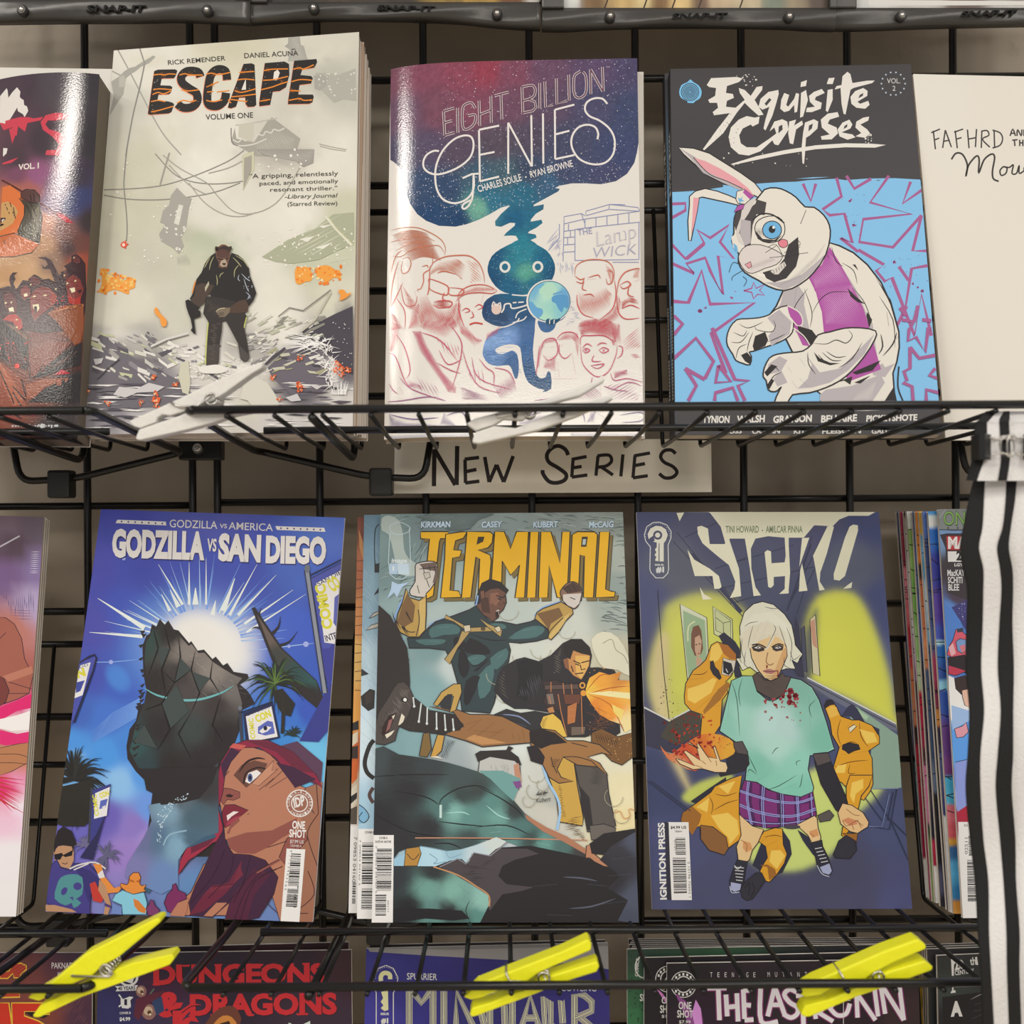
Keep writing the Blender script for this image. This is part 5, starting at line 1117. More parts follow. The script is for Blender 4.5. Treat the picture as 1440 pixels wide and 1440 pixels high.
    # crowd on the lower left
    c.p('#3a5a70', '400,470 500,250 560,140 540,100 640,120 760,200 820,290 640,360 560,480 500,560'); c.pm(c.mix([(540, 300, '#546f88'), (600, 160, '#7d9cae'), (650, 120, '#56646c'), (720, 200, '#48606c'), (640, 330, '#7fa4b8'), (700, 300, '#4a6476'), (560, 480, '#6a86b4'), (440, 440, '#7a78a8'), (480, 300, '#6a6c94'), (760, 60, '#383536'), (600, 40, '#2c2828')]),
         '500,140 560,130 640,100 830,-60 830,110 830,270 760,290 680,340 640,400 640,520 560,560 390,480 400,420 480,290 515,215', 0, 12)
    c.p('#2a2526', '470,-30 830,-40 800,40 740,110 660,130 560,140 530,90 490,70')
    c.dots('#c4d6de', 80, None, (.5, 1.3), 6, inside='540,180 600,120 690,85 690,110 620,150 570,220 555,330 540,330'); c.l('#8fb0c0', 1.6, '570,330 600,280 680,260')
    palm(150, 20, 190, ['#24221f', '#2b2a26', '#1f1d1a'], 60, 12, (150, 390), 4); c.p('#28251f', '60,60 240,20 240,200 200,240 100,240 70,230'); palm(160, 130, 120, '#26231f', 30, 15, (20, 160), 4); palm(300, 380, 90, '#5f5c78', 36, 16, (0, 360), 3); palm(200, 330, 70, '#6a6486', 20, 17, (0, 360), 3)
    c.l('#3b3d4c', 4, '235,60 222,320', 0); c.p('#3c3c80', '240,70 325,40 300,180 250,290 180,390 240,395 225,320'); c.p('#2a2850', '180,385 260,270 300,180 240,400'); c.p('#e6e0da', '250,85 320,55 305,190 245,205'); c.t('COMIC', 268, 190, 256, 90, 20, '#d9cf3a', .04); c.t('CON', 275, 108, 318, 92, 24, '#d9cf3a', .05); c.p('#5a66b0', '275,120 310,110 300,150 270,160'); c.p('#ded8d2', '280,150 300,140 296,160')
    c.p('#b98a66', '55,360 80,330 150,330 150,400 130,440 90,430 60,400'); c.p('#241d20', '58,370 55,320 75,260 100,240 140,262 165,325 150,335 148,365 140,335 100,330 70,335'); c.p('#17141a', '58,372 95,365 100,375 145,352 142,378 110,385 98,378 85,398 60,395')
    c.l('#3a2420', .8, '95,412 110,418 120,410')
    c.o('#241f34', .9, '45,420 70,395 90,435 140,450 150,415 220,415 270,470 300,500 250,520 230,560 225,655 120,650 20,600 30,500', '#443c80'); c.p('#37306c', '150,420 230,450 280,500 240,520 220,600 180,480')
    c.p('#4f8c8c', '70,520 90,480 140,465 190,480 190,560 160,580 185,600 150,625 140,600 110,612 60,580', 2); c.e('#443c80', 105, 545, 13, 20, 30); c.e('#443c80', 168, 522, 20, 18); c.p('#443c80', '130,575 145,570 150,590'); 
    c.l('#d8d0c8', 2, '130,440 180,420 250,410 300,440'); c.l('#d8d0c8', 1.4, '150,445 220,415'); c.p('#e08a3c', '240,415 280,420 290,470 340,530 380,520 360,550 310,555 280,500'); c.p('#ddd6d0', '262,465 285,445 297,480 270,485'); c.p('#c0392e', '225,510 250,500 290,580 280,600 240,590')
    c.p('#b98a66', '15,610 60,610 140,630 165,645 20,640'); c.p('#b98a66', '270,490 300,520 325,610 310,655 290,655 300,600 265,540')
    c.o('#5a3218', .9, '408,505 412,475 430,458 455,458 465,480 460,510 470,520 490,515 480,535 490,545 430,560 400,550 370,525 370,508 400,515', '#e0883a'); c.p('#b05e22', '412,488 432,495 436,505 415,500'); c.p('#b05e22', '440,500 462,488 458,505')
    c.o('#3a5a6a', .9, '345,560 380,540 430,560 480,550 495,600 490,655 380,655 375,610 330,590', '#86c4d4'); c.p('#d27c34', '430,580 455,590 490,630 485,650 455,640 435,615')
    c.o('#3a1a2e', .9, '575,600 590,560 612,540 615,515 630,508 640,540 675,555 680,580 640,600 620,650 590,640', '#7a2a5a'); c.o('#3a1a2e', .9, '490,625 505,605 510,585 525,590 530,610 555,635 540,660 500,660', '#7a3a66'); c.p('#6f86bc', '330,600 375,620 375,655 330,650'); c.p('#6a4a86', '225,640 245,650 240,655'); c.p('#4a3a70', '295,600 330,615 325,625 295,615')
    c.p(SK, '600,660 640,600 690,580 680,640 670,664')
blue_art(c)
b.finish(M_SATIN)
# ------------------------------------------------------------------ the stack with the yellow TERMINAL title: front comic and two behind
b = Book('comic_book', 'grey-green comic with a yellow block-letter title and two fighting men, front of its stack', 'comic',
         [(535, 723), (876, 720), (898, 1297), (523, 1297)], 0.651, 13, 0.0022, 'comics on the lower shelf', nx=110, ny=180)
c = b.cover
def terminal_art(c):
    c.field([(545, 730, '#7c9390'), (620, 735, '#77898a'), (700, 730, '#8a9793'), (800, 730, '#8c968f'), (870, 730, '#8d958c'), (550, 800, '#748c8b'), (600, 830, '#a3b7b3'), (870, 780, '#aeb5a8'), (868, 830, '#97a39a'),
             (560, 880, '#8fa8a6'), (620, 870, '#b4c4bd'), (720, 870, '#c2cbc0'), (800, 870, '#d0d2c4'), (860, 860, '#a9b2a6'), (540, 930, '#7fa09e'), (610, 910, '#7f9f9e'), (640, 930, '#c8d2cc'), (730, 920, '#d3d6c9'), (800, 930, '#dcdac8'), (860, 930, '#cbc2a4'),
             (600, 970, '#84a8a8'), (720, 990, '#d4d8cc'), (880, 950, '#c2b898'), (580, 1050, '#82a5a6'), (620, 1080, '#9fa8a8'), (720, 1040, '#dce0d6'), (560, 1050, '#7da0a2'), (760, 1090, '#cfcfc2'), (880, 1060, '#e6dfc0'), (880, 1110, '#ecdfb2'), (820, 1100, '#e2dcc0'),
             (770, 1150, '#ccc8b8'), (780, 1120, '#b8b8ac'), (880, 1160, '#ead9a4'), (600, 1200, '#a8c4cc'), (700, 1190, '#c6d0d0'), (650, 1205, '#b4ccd4')], 3.4, .04, 18)
    K, TE, TD, GO, GD, SK, SD, BR = '#232024', '#4a6e6c', '#2b3c40', '#c09a4e', '#7c5a34', '#6f4a3a', '#4a2e26', '#96683c'
    rng = random.Random(8)
    c.frame(490, 715, 3.512)
    # rock texture
    for box, n, ang in (((160, 20, 660, 110), 46, -14), ((700, 20, 1360, 110), 50, 8), ((150, 300, 330, 470), 34, -20), ((1220, 450, 1370, 620), 26, 12), ((1300, 120, 1370, 440), 16, 2), ((300, 140, 390, 300), 14, -60)):
        for i in range(n):
            x, y = rng.uniform(box[0], box[2]), rng.uniform(box[1], box[3]); L = rng.uniform(20, 90); a = math.radians(ang+rng.uniform(-10, 10))
            c.l(rng.choice(['#5d6d6a', '#6d7c78', '#4f5c5a', '#a4b2ac']), rng.uniform(.5, 1.1), [(x, y), (x+math.cos(a)*L*.5, y+math.sin(a)*L*.5-4), (x+math.cos(a)*L, y+math.sin(a)*L)], 3, 1)
    c.p('#5c6b69', '330,40 480,25 660,20 720,30 640,60 600,100 500,110 430,70', 2); c.hatch('#7d8c88', .7, '330,40 480,25 660,20 640,60 600,100 500,110', -16, 2.4, seed=2)
    c.p('#b3bfb6', '165,50 200,35 250,60 270,130 275,200 300,250 345,280 340,330 250,325 225,230 200,130 165,110', 2); 
    for q in ('205,120 205,325 300,325 300,100', '205,85 250,68 300,90 298,115 250,130 210,115 205,85'): c.l('#c3d3d6', .9, q, 3)
    c.t('image', 212, 268, 290, 268, 22, '#dbe4ea', .04, .15); c.p('#b4cadc', '203,272 242,272 242,325 203,325'); c.p('#c8dae6', '244,272 298,272 298,328 244,325'); c.l('#e6eef2', 1.4, '222,285 222,308', 0)
    for t_, x0, x1 in (('KIRKMAN', 358, 505), ('CASEY', 658, 760), ('KUBERT', 912, 1036), ('McCAIG', 1188, 1310)): c.t(t_, x0+2, 97, x1+2, 94, 29, '#5a6a74', .03, .1); c.t(t_, x0, 95, x1, 92, 29, '#c3d6e6', .03, .1)
    c.p('#b5cde6', '215,360 245,375 300,365 265,390 240,440 225,415 190,450 210,400', 0)
    # title
    L = ['357,115 495,115 490,150 455,150 450,165 420,430 395,445 370,445 400,150 357,150',
         '480,128 560,115 585,118 568,148 530,160 520,205 560,208 550,240 515,245 502,405 545,408 555,440 455,442 475,250',
         '585,115 700,116 715,130 710,170 690,195 640,205 700,230 705,260 690,440 640,442 648,250 630,240 605,440 558,442',
         '722,115 770,115 800,200 830,115 890,116 870,440 822,442 845,280 800,330 760,260 755,440 700,442', '897,116 940,116 925,440 880,442',
         '950,116 1000,116 1045,270 1055,116 1095,116 1080,440 1030,440 990,280 985,440 938,442', '1105,130 1130,115 1215,116 1230,130 1210,440 1160,440 1165,235 1145,230 1135,440 1088,440',
         '1240,116 1290,116 1270,400 1300,410 1318,412 1312,438 1220,440']
    for q in L: c.p('#3a3222', [(x+18, y+18) for x, y in nums(q)])
    for q in L: c.p('#7e6a3a', [(x+15, y+16) for x, y in nums(q)])
    for q in L: c.o('#2a2210', 1.3, q, '#eeb410')
    c.p('#3a3222', '640,140 672,140 665,165 632,180'); c.p('#3a3222', '1153,140 1182,140 1175,190 1148,190'); c.p('#b9c4bc', '1158,152 1174,152 1170,180 1155,180')
    # shouting man
    c.o(K, 1.1, '330,285 345,270 380,262 420,262 440,280 440,340 425,370 405,400 385,420 375,440 310,430 305,400 330,360', '#d5cbbd', 2); c.p('#6f5a50', '350,275 430,265 442,300 440,360 415,370 430,310 370,300'); c.o(K, .8, '370,320 400,315 405,340 380,350', '#c9beb0')
    for q in ('350,300 430,290', '385,350 400,390', '340,380 350,420', '370,290 375,320', '400,285 405,310', '425,285 430,320'): c.l(K, .8, q)
    c.l('#8fb0e0', 2, '280,420 235,520 225,570 240,620 275,650')
    c.o(K, 1.2, '285,395 300,440 350,455 385,430 385,520 380,600 350,635 300,635 250,610 235,570 245,520 265,470', GO); c.p(GD, '290,420 330,480 320,560 270,590 240,560 265,480'); c.p('#d6b468', '350,460 380,445 378,600 350,625'); c.l(K, 1, '345,500 350,560 335,630'); c.l(K, 1, '270,590 300,610 330,610')
    c.o(K, 1.2, '640,420 660,370 700,350 750,365 790,405 775,425 780,465 765,500 745,520 740,540 710,560 690,540 650,520 625,470', SK); c.p('#231d20', '640,430 655,375 700,348 750,362 792,405 780,420 740,395 700,400 670,420 650,470 630,480'); c.p('#8d5f4a', '700,420 740,415 750,450 730,480 700,470'); c.p(SD, '650,440 690,440 700,520 660,510')
    c.o(K, .7, '650,410 670,405 675,440 655,450', '#7d5240'); c.l(K, 1.3, '730,430 760,440 775,432'); c.l(K, 1.1, '735,445 755,450', 0); c.p('#2a1413', '725,515 745,500 742,530 728,545'); c.l('#d8cfc4', 1, '730,508 745,502', 0); c.dots('#3a211c', 18, (695, 440, 770, 500), (.4, .9), 3)
    c.l('#8fb0e0', 1.6, '640,430 625,490 590,520 480,540 400,575')
    BODY = '395,590 430,560 520,530 600,500 630,480 660,520 700,560 760,560 830,575 900,560 930,545 960,570 990,610 985,640 930,655 850,665 790,660 800,700 790,760 760,830 740,880 720,960 700,1010 560,1000 550,900 530,830 510,760 480,700 400,690 300,690 290,640 350,640'
    c.o(K, 1.3, BODY, TD)
    for q in ('400,600 440,575 510,570 550,590 540,620 470,625 410,640', '330,650 430,645 480,650 460,670 380,675', '580,740 640,720 680,735 640,770 600,770', '700,740 780,690 785,740 740,790 720,790', '640,830 720,760 700,900 650,940 640,880', '790,640 870,590 940,580 970,600 930,635 850,645', '700,570 760,570 780,590 730,600'): c.p(TE, q, 2)
    for q in ('440,590 500,585', '590,750 640,735', '860,605 930,590', '735,740 770,715', '680,800 690,860', '400,655 450,658'): c.l('#79a6a0', 2, q, 0, 1)
    for q in ('600,640 680,680 700,720 620,720 570,700', '620,800 700,740 640,800', '560,680 600,780 570,840 540,780', '580,850 650,830 600,960 570,960', '520,640 560,640 580,680 530,700'): c.p('#191a20', q, 2)
    for q in ('600,620 700,650 790,650', '560,700 620,780 700,730', '640,790 620,900', '720,960 740,860 790,780', '680,560 700,610', '610,560 640,600', '850,580 800,640'): c.l('#15161b', 1.2, q, 4, 1)
    for q in ('480,525 560,570 600,590 590,610 520,560 475,545', '575,590 750,582 760,605 580,612', '560,605 600,612 540,690 500,770 475,745 540,660', '650,545 690,570 760,600 750,635 680,580'): c.o(K, .8, q, '#b99a5c'); 
    c.o(K, .8, '568,580 600,575 605,605 575,612', '#d8c9a8'); c.o(K, .8, '720,590 745,580 755,605 735,612', '#d8c9a8'); c.e('#5a4a30', 665, 595, 12, 10)
    c.o(K, 1.1, '1055,395 1080,370 1110,362 1140,380 1155,420 1140,470 1120,495 1090,490 1060,455 1045,420', '#8d6a58', 2); c.p('#4c3329', '1055,395 1110,362 1140,385 1150,410 1090,420'); c.p('#d8cdc0', '1060,425 1150,420 1140,470 1115,492 1085,480 1060,455')
    for q in ('1080,385 1100,410', '1105,378 1125,405', '1065,400 1085,420', '1095,440 1120,450'): c.l(K, .9, q)
    c.l('#8fb0e0', 2, '1050,460 960,490 920,530'); c.o(K, 1.2, '1050,462 1105,495 1110,520 1070,560 1040,610 1000,650 985,640 990,600 920,545 930,515 960,495', GO); c.p(GD, '930,520 1040,490 1060,530 1000,570 990,600'); c.p('#d6b468', '1060,540 1100,510 1050,590 1000,645 990,630'); c.l(K, 1, '985,640 1000,600 1060,540')
    # crouching gunman
    c.frame(490, 905, 3.512)
    for x, y, r in ((790, -160, 50), (740, 150, 60), (880, 60, 70), (950, 30, 50), (1300, 20, 60), (780, 250, 50), (930, 650, 40), (1080, -60, 40)):
        c.l('#b2a890', .6, [(x+r*math.cos(i*.45), y+r*math.sin(i*.45)*.9) for i in range(8)], 3)
    c.p('#e3dcc0', '1200,-20 1260,-60 1330,-30 1380,60 1390,160 1330,130 1260,120 1220,60', 2); c.l('#8d8468', .7, '1255,0 1300,-20 1320,30 1360,60 1380,100')
    c.o(K, 1.2, '740,160 760,120 830,80 870,70 940,90 1000,60 1060,0 1100,-20 1150,-20 1190,20 1200,60 1190,120 1230,120 1310,130 1340,190 1330,300 1340,440 1290,470 1230,440 1170,460 1040,460 1000,340 880,320 820,320 770,290 720,230', '#262228')
    c.p('#15141a', '830,90 880,75 960,100 960,180 900,200 880,290 830,260 840,160'); c.hatch('#4c4a52', .9, '850,180 940,110 960,260 890,300 840,260', 75, 3, seed=5, cut=.4); c.hatch('#5a5448', .9, '730,170 770,130 800,290 740,240', 40, 3.4, seed=6, cut=.2); c.hatch('#6f6658', .8, '1010,60 1050,20 1060,150 1010,150', 30, 3, seed=7, cut=.2)
    c.o(K, 1, '1080,70 1100,30 1150,40 1195,60 1190,110 1170,150 1150,180 1110,160 1085,130', '#c98c4e'); c.p('#e6b25e', '1120,60 1190,60 1185,110 1150,175 1125,150'); c.p('#1d1718', '1070,60 1060,10 1100,-20 1150,-18 1185,10 1200,60 1150,50 1110,35 1095,80'); c.p('#8d5a3c', '1060,80 1085,70 1090,130 1070,120')
    for q in ('1110,85 1145,100', '1150,95 1190,85', '1120,100 1140,108', '1145,105 1150,130 1170,125', '1120,150 1160,145', '1100,110 1110,140'): c.l('#2a1712', 1.2, q, 0)
    c.pm(c.mix([(1180, 240, '#f6c64a'), (1250, 180, '#f2a838'), (1380, 240, '#f4b548'), (1300, 330, '#f0982e'), (1370, 400, '#f6dc9a'), (1210, 300, '#e58a2c'), (1340, 170, '#d98a34')]), '1165,240 1190,170 1240,140 1290,155 1345,140 1330,180 1400,185 1400,420 1365,440 1350,400 1290,380 1240,350 1200,300', 0, 14)
    for q in ('1170,240 1240,160 1290,155', '1180,250 1290,220 1390,210', '1180,250 1290,300 1345,400 1360,435', '1175,260 1230,340', '1190,230 1330,180', '1180,245 1395,255'): c.l('#b4531c', 1, q, 3, 1)
    c.p('#fbe6a6', '1180,245 1290,235 1400,245 1400,275 1290,262'); c.p('#f8d470', '1300,300 1360,330 1345,380 1310,340')
    c.o('#1a1214', 1, '955,190 1020,180 1060,195 1140,195 1170,210 1170,260 1130,270 1160,290 1150,450 1100,460 1060,420 1040,330 990,320 960,290 980,240', '#3a2a2a')
    for q, k in (('970,205 1140,200 1140,225 970,228', '#5a4640'), ('975,250 1010,245 1020,300 985,300', '#7a6a60'), ('1060,250 1150,250 1140,300 1070,300', '#6a3c2c'), ('1100,410 1170,410 1165,450 1100,455', '#6f5e50'), ('1080,310 1130,290 1120,390 1080,400', '#b8703c'), ('980,320 1010,310 1020,340 990,345', '#b8804c')): c.o('#1a1214', .7, q, k)
    for q in ('1035,250 1050,340 1080,460', '1150,260 1155,440', '1000,190 1000,240', '1060,195 1065,250', '1100,200 1105,250', '1085,330 1120,325', '1085,360 1120,355', '990,260 1000,300'): c.l('#c07a48', .9, q, 0)
    c.e('#2a1a16', 1155, 207, 22, 24); c.e('#e0a04a', 1155, 207, 15, 16); c.e('#2a1a16', 1155, 207, 8, 9); c.e('#e39a3c', 1160, 245, 14, 15)
    for i in range(26): c.l(rng.choice(['#e08a34', '#8a4a24', '#c06a2c']), rng.uniform(.6, 1.2), [(rng.uniform(1170, 1240), rng.uniform(280, 430)), (rng.uniform(1240, 1330), rng.uniform(330, 450))], 0, 1)
    c.dots('#e9a044', 60, (1190, 100, 1340, 470), (.3, .8), 9)
    c.o(K, 1, '1200,440 1250,420 1330,460 1400,440 1405,560 1350,600 1300,580 1260,540 1200,500', '#7a5228'); c.hatch('#2f2118', .9, '1200,430 1270,440 1340,470 1330,520 1230,490', 70, 3, seed=8); c.dots('#d6a868', 30, (1280, 460, 1400, 590), (.4, .8), 4)
    c.o(K, 1.2, '850,345 920,335 1000,350 1040,400 1000,440 920,450 860,420 780,400 720,350 780,325', '#2a282c'); c.l('#7f8cae', 2, '760,350 840,360 900,400', 4, 1); c.l('#5a6484', 3, '820,390 880,410', 0, 1)
    c.o(K, 1, '960,360 1010,345 1050,380 1080,460 1000,470 960,430 945,400', '#e0b84c'); c.hatch('#7a5a28', .7, '950,370 985,360 970,430 950,410', 60, 2, seed=4)
    c.o(K, 1.1, '960,590 1000,560 1110,560 1130,700 1160,860 1155,900 1040,880 1030,780 1000,690', '#caa046'); c.l('#9fc4ea', 3.4, '960,600 985,680 1030,760 1045,830 1030,920'); c.hatch('#6a4c24', .8, '1030,700 1060,700 1080,860 1045,860', 10, 2.4, seed=4, cut=.4); c.hatch('#6a4c24', .8, '1060,860 1160,850 1180,980 1060,930', -10, 2.4, seed=5, cut=.3)
    c.o(K, 1.1, '1110,560 1160,575 1230,590 1275,640 1285,740 1320,900 1260,930 1180,930 1150,760', '#57504a'); c.p('#2c282a', '1140,700 1190,760 1210,920 1180,920 1150,800'); c.hatch('#38332f', .8, '1200,600 1270,640 1250,700 1180,690', 10, 2, seed=6); c.o(K, 1, '1190,900 1260,890 1320,910 1310,960 1200,970', '#6a625a')
    # fur beast on the left, its outstretched arm
    c.p('#28211f', '150,-190 205,-140 240,-60 270,20 300,100 305,190 300,330 280,390 200,400 130,400 140,0'); c.p('#28211f', '130,-200 160,-180 230,-100 215,-160 260,-40 290,20 300,100 140,100')
    for i in range(26): x, y = rng.uniform(200, 310), rng.uniform(-140, 200); c.l('#28211f', 2, [(x-20, y-20), (x+6, y+24)], 0, 2)
    c.o(K, 1, '225,220 245,195 275,190 300,215 320,260 310,340 290,380 250,410 240,440 230,480 180,500 135,495 130,420 150,340 190,280', '#4a403c'); c.hatch('#7d726a', .7, '200,300 250,210 300,220 310,320 250,360 180,380', 60, 2, seed=5, cut=.5); c.hatch('#1d1816', .8, '140,400 180,330 250,400 170,490', 30, 2, seed=6, cut=.4)
    c.p('#2a1414', '240,340 200,355 170,410 165,450 190,460 215,400'); c.p('#8d5a56', '200,380 185,440 205,420 220,370'); c.o(K, .5, '262,345 280,360 270,395 245,405', '#e0d4bc'); c.o(K, .5, '180,450 230,425 215,450 190,470', '#e0d4bc'); c.p('#d8ccb8', '215,360 222,375 232,350'); c.e('#15100f', 278, 278, 18, 14); c.e('#e8e2d8', 280, 278, 9, 9)
    c.o(K, 1.1, '330,270 400,330 520,350 570,400 560,430 480,450 400,440 300,430 250,410 290,370', '#2e2724'); c.o(K, 1.1, '400,310 520,320 600,350 690,350 760,360 860,410 900,430 920,450 900,490 780,500 660,510 580,480 480,450 350,435 480,445 570,410 520,340', BR)
    c.p('#2a2120', '440,345 520,350 570,400 550,430 450,440 380,420'); c.p('#c08a54', '580,470 660,500 780,490 700,470 620,450'); c.dots('#55483e', 40, (280, 350, 540, 440), (.3, .6), 7)
    for q in ('320,265 325,310', '360,295 348,385', '390,315 388,395', '435,340 436,420', '475,350 480,425', '515,370 520,425'): c.l('#d2d6ce', 1.5, q, 0); c.e('#d2d6ce', *nums(q)[-1], 6, 7)
    for q in ('590,430 660,370', '630,460 720,390', '690,470 770,420', '580,400 640,380', '620,430 750,440', '810,440 815,475', '840,445 845,480', '860,420 870,490'): c.l('#2a1c14', 1.4, q, 3, 1)
    c.o(K, 1.1, '895,440 950,420 1020,430 1080,480 1160,480 1240,500 1300,550 1250,540 1180,560 1240,590 1280,650 1230,610 1130,600 1060,560 1030,620 1050,660 1110,680 1040,690 990,660 960,600 940,560 900,500', '#a0703e'); c.p('#211a1c', '895,430 950,420 1020,440 1080,490 1000,500 950,520 900,490'); c.p('#231d20', '880,510 930,500 970,560 960,600 900,580')
    for q in ('1000,560 1010,600 1030,640', '1060,560 1130,560 1200,580', '1100,490 1180,510', '1200,580 1240,620'): c.l(K, .9, q)
    c.hatch('#3a2618', .7, '990,560 1050,570 1040,620 1000,610', 40, 2, seed=3)
    c.o(K, 1, '370,445 400,440 410,520 390,560 350,555', '#7d6234'); c.o(K, 1, '440,450 475,455 460,530 430,560 405,560', '#c99a46'); c.hatch('#3a4450', .7, '480,460 530,480 490,580 450,560', 70, 2.4, seed=3); c.p('#e0d6c0', '400,560 440,555 470,570'); c.o(K, 1, '420,300 460,240 520,200 555,200 560,240 530,330 500,340 520,260 480,260 440,310', GO); c.p('#2a2c30', '450,300 490,250 515,250 500,330 460,320')
    # head between the legs, lying figures
    c.o(K, 1, '640,640 650,560 700,545 790,550 845,580 850,680 840,720 780,740 640,700', '#c0beb6'); c.p('#2a2224', '625,545 650,530 780,525 790,505 815,515 800,530 840,560 855,600 840,600 820,580 700,560 640,585'); c.hatch('#8d8a86', .6, '650,600 800,570 820,680 650,690', 80, 2, seed=5, cut=.6); c.p('#c08a6c', '815,600 840,590 855,680 830,720')
    c.frame(490, 1095, 3.512)
    lo = c.mix([(150, -80, '#3a4446'), (250, -60, '#2c3032'), (400, -40, '#333a3c'), (560, 20, '#3f4c4c'), (300, 60, '#26262a'), (480, 140, '#4c706c'), (520, 160, '#7fb0a4'), (600, 190, '#5f8c84'), (560, 80, '#34423f'), (700, 120, '#5a8880'), (740, 190, '#6f9f94'), (640, 60, '#37403f'),
                (820, 160, '#33393a'), (860, 240, '#4f7570'), (960, 320, '#63948a'), (1060, 330, '#4f6e68'), (900, 300, '#3a4a48'), (700, 270, '#5c857d'), (800, 290, '#5f8a82'), (400, 240, '#2a2a2e'), (160, 200, '#242428'), (600, 300, '#3c4a49'), (1150, 370, '#3c3a3a'), (240, 300, '#2a292c')], 3.2)
    c.pm(lo, '120,-145 250,-120 420,-95 560,-60 700,-10 780,60 870,170 980,240 1080,290 1190,360 1180,390 1040,360 900,350 780,310 720,290 640,320 560,345 490,355 360,330 250,360 225,395 220,280 120,280', 2, 12)
    c.p('#6f9e98', '640,-40 760,-40 850,0 835,60 815,110 760,60 700,0'); c.p('#7f4a86', '810,15 850,10 855,40 830,50')
    for q in ('450,150 460,100 540,50 640,35 720,70', '640,40 740,90 830,150 870,200', '440,210 560,225 680,235', '620,240 780,230 900,280', '120,170 300,260 480,290', '230,60 380,90 450,130', '560,345 500,320 420,320', '120,-10 300,-20 500,-20', '870,200 960,250', '300,280 500,295 1100,300', '680,120 720,180'): c.l('#141518', 1.4, q, 4, 1)
    for q in ('480,170 560,165 600,180', '680,130 740,180 800,200', '930,315 1000,330', '700,265 760,260'): c.l('#a4d0c4', 1.4, q, 3, 1)
    for i in range(34): x = rng.uniform(130, 420); y = rng.uniform(-100, 260); c.l(rng.choice(['#15161a', '#4a5658']), rng.uniform(.5, 1), [(x, y), (x+rng.uniform(40, 130), y+rng.uniform(-10, 40))], 0, 1)
    for i in range(40): x = rng.uniform(430, 470); c.l('#c4dad0', .4, [(450, 130+i*1.6), (462, 130+i*1.6)], 0)
    c.l('#c58c6c', 1.2, '330,292 700,293 1180,303', 2); c.p('#b0785a', '870,175 980,240 1080,285 1185,355 1175,375 1060,310 960,260 880,200'); c.o('#2a1a16', .9, '1175,330 1195,325 1200,360 1250,400 1320,450 1300,458 1240,430 1190,390 1170,390', '#b97f5e')
    c.pm(c.mix([(250, 340, '#9cc4d6'), (430, 380, '#b4d6e0'), (520, 360, '#9cc0cc'), (620, 350, '#c2d2d4'), (720, 310, '#cfd6ce')]), '225,395 360,335 480,358 560,348 640,325 730,288 780,310 700,380 640,370 580,420 540,395 460,435 225,430', 0, 14)
    c.o(K, .8, '285,345 350,335 360,370 340,430 275,430', '#b8863c'); c.l(K, .8, '290,370 320,400 350,370', 3); c.l('#6f9aae', .8, '400,370 440,400 420,420 480,410', 3); c.l('#7fa4b4', .7, '480,350 500,390 560,370', 3)
    c.p('#231f22', '225,430 430,432 500,405 550,395 590,420 620,365 700,385 740,340 900,330 1090,370 1180,390 1260,430 1330,440 1420,470 1440,720 220,720')
    c.p('#4a4244', '450,432 560,395 590,425 610,370 690,380 730,345 880,345 940,370 820,400 760,430 740,480 780,520 915,535 850,555 760,570 700,650 640,560 560,490'); c.hatch('#2a2526', .8, '470,430 600,420 720,380 760,420 720,480 640,520 560,480', 4, 2.4, seed=6, cut=.5)
    c.l('#8d8a90', 1.2, '450,435 540,395 580,420 620,365 700,380 790,310', 0)
    c.p('#231f22', '1190,320 1260,270 1420,245 1430,380 1300,380 1200,370', 0); c.pm(c.mix([(1300, 290, '#35323a'), (1420, 300, '#4c5262'), (1420, 600, '#4d5262'), (1350, 400, '#343139'), (1300, 500, '#2c292f'), (1380, 680, '#454a58'), (1200, 450, '#26232a')]), '1240,400 1300,330 1420,260 1440,715 1330,700 1380,600 1280,540 1340,480', 0, 16)
    for q in ('1060,485 1150,490 1230,505', '1090,640 1200,630 1320,590', '980,670 1100,675', '1180,520 1280,530', '1280,480 1400,470', '1240,620 1400,600', '1350,650 1430,620', '1300,400 1420,380', '1330,330 1420,310', '920,530 1030,520'): c.l('#565966', 1.8, q, 3, 1)
    c.pm(c.mix([(240, 480, '#2e3236'), (420, 460, '#2c3032'), (400, 540, '#6f9c90'), (520, 560, '#7fae9f'), (560, 600, '#6f9a8e'), (660, 600, '#8fbcae'), (640, 680, '#5a8a80'), (500, 650, '#2a2c2e'), (300, 640, '#1f2023'), (420, 680, '#5f8880'), (560, 690, '#44605a')]), '225,432 400,432 520,470 620,530 690,575 695,620 650,710 225,712', 0, 12)
    c.l('#c08a5e', 1.6, '420,434 540,475 630,530 692,575 696,630', 4); c.p('#1d1c20', '225,640 400,640 560,650 600,690 520,700 380,690 225,712')
    for q in ('600,600 580,650 600,705', '640,590 610,620', '540,520 600,570', '380,500 330,560'): c.l('#22302f', 1, q, 3, 1)
    c.t('Andy', 925, 82, 982, 78, 20, '#2c2826', 0, .5); c.t('Kubert', 925, 118, 1000, 110, 22, '#2c2826', 0, .5); c.l('#2c2826', .8, '930,80 985,66'); 
    for x, y, r in ((920, 60, 40), (890, 110, 30), (1310, 90, 46), (1350, 180, 40), (960, 30, 30)): c.l('#a49a84', .7, [(x+r*math.cos(i*.5), y+r*math.sin(i*.5)) for i in range(9)], 3)
    c.l('#d08a4a', .8, '1310,170 1340,160 1360,195 1390,185 1385,150 1412,155')
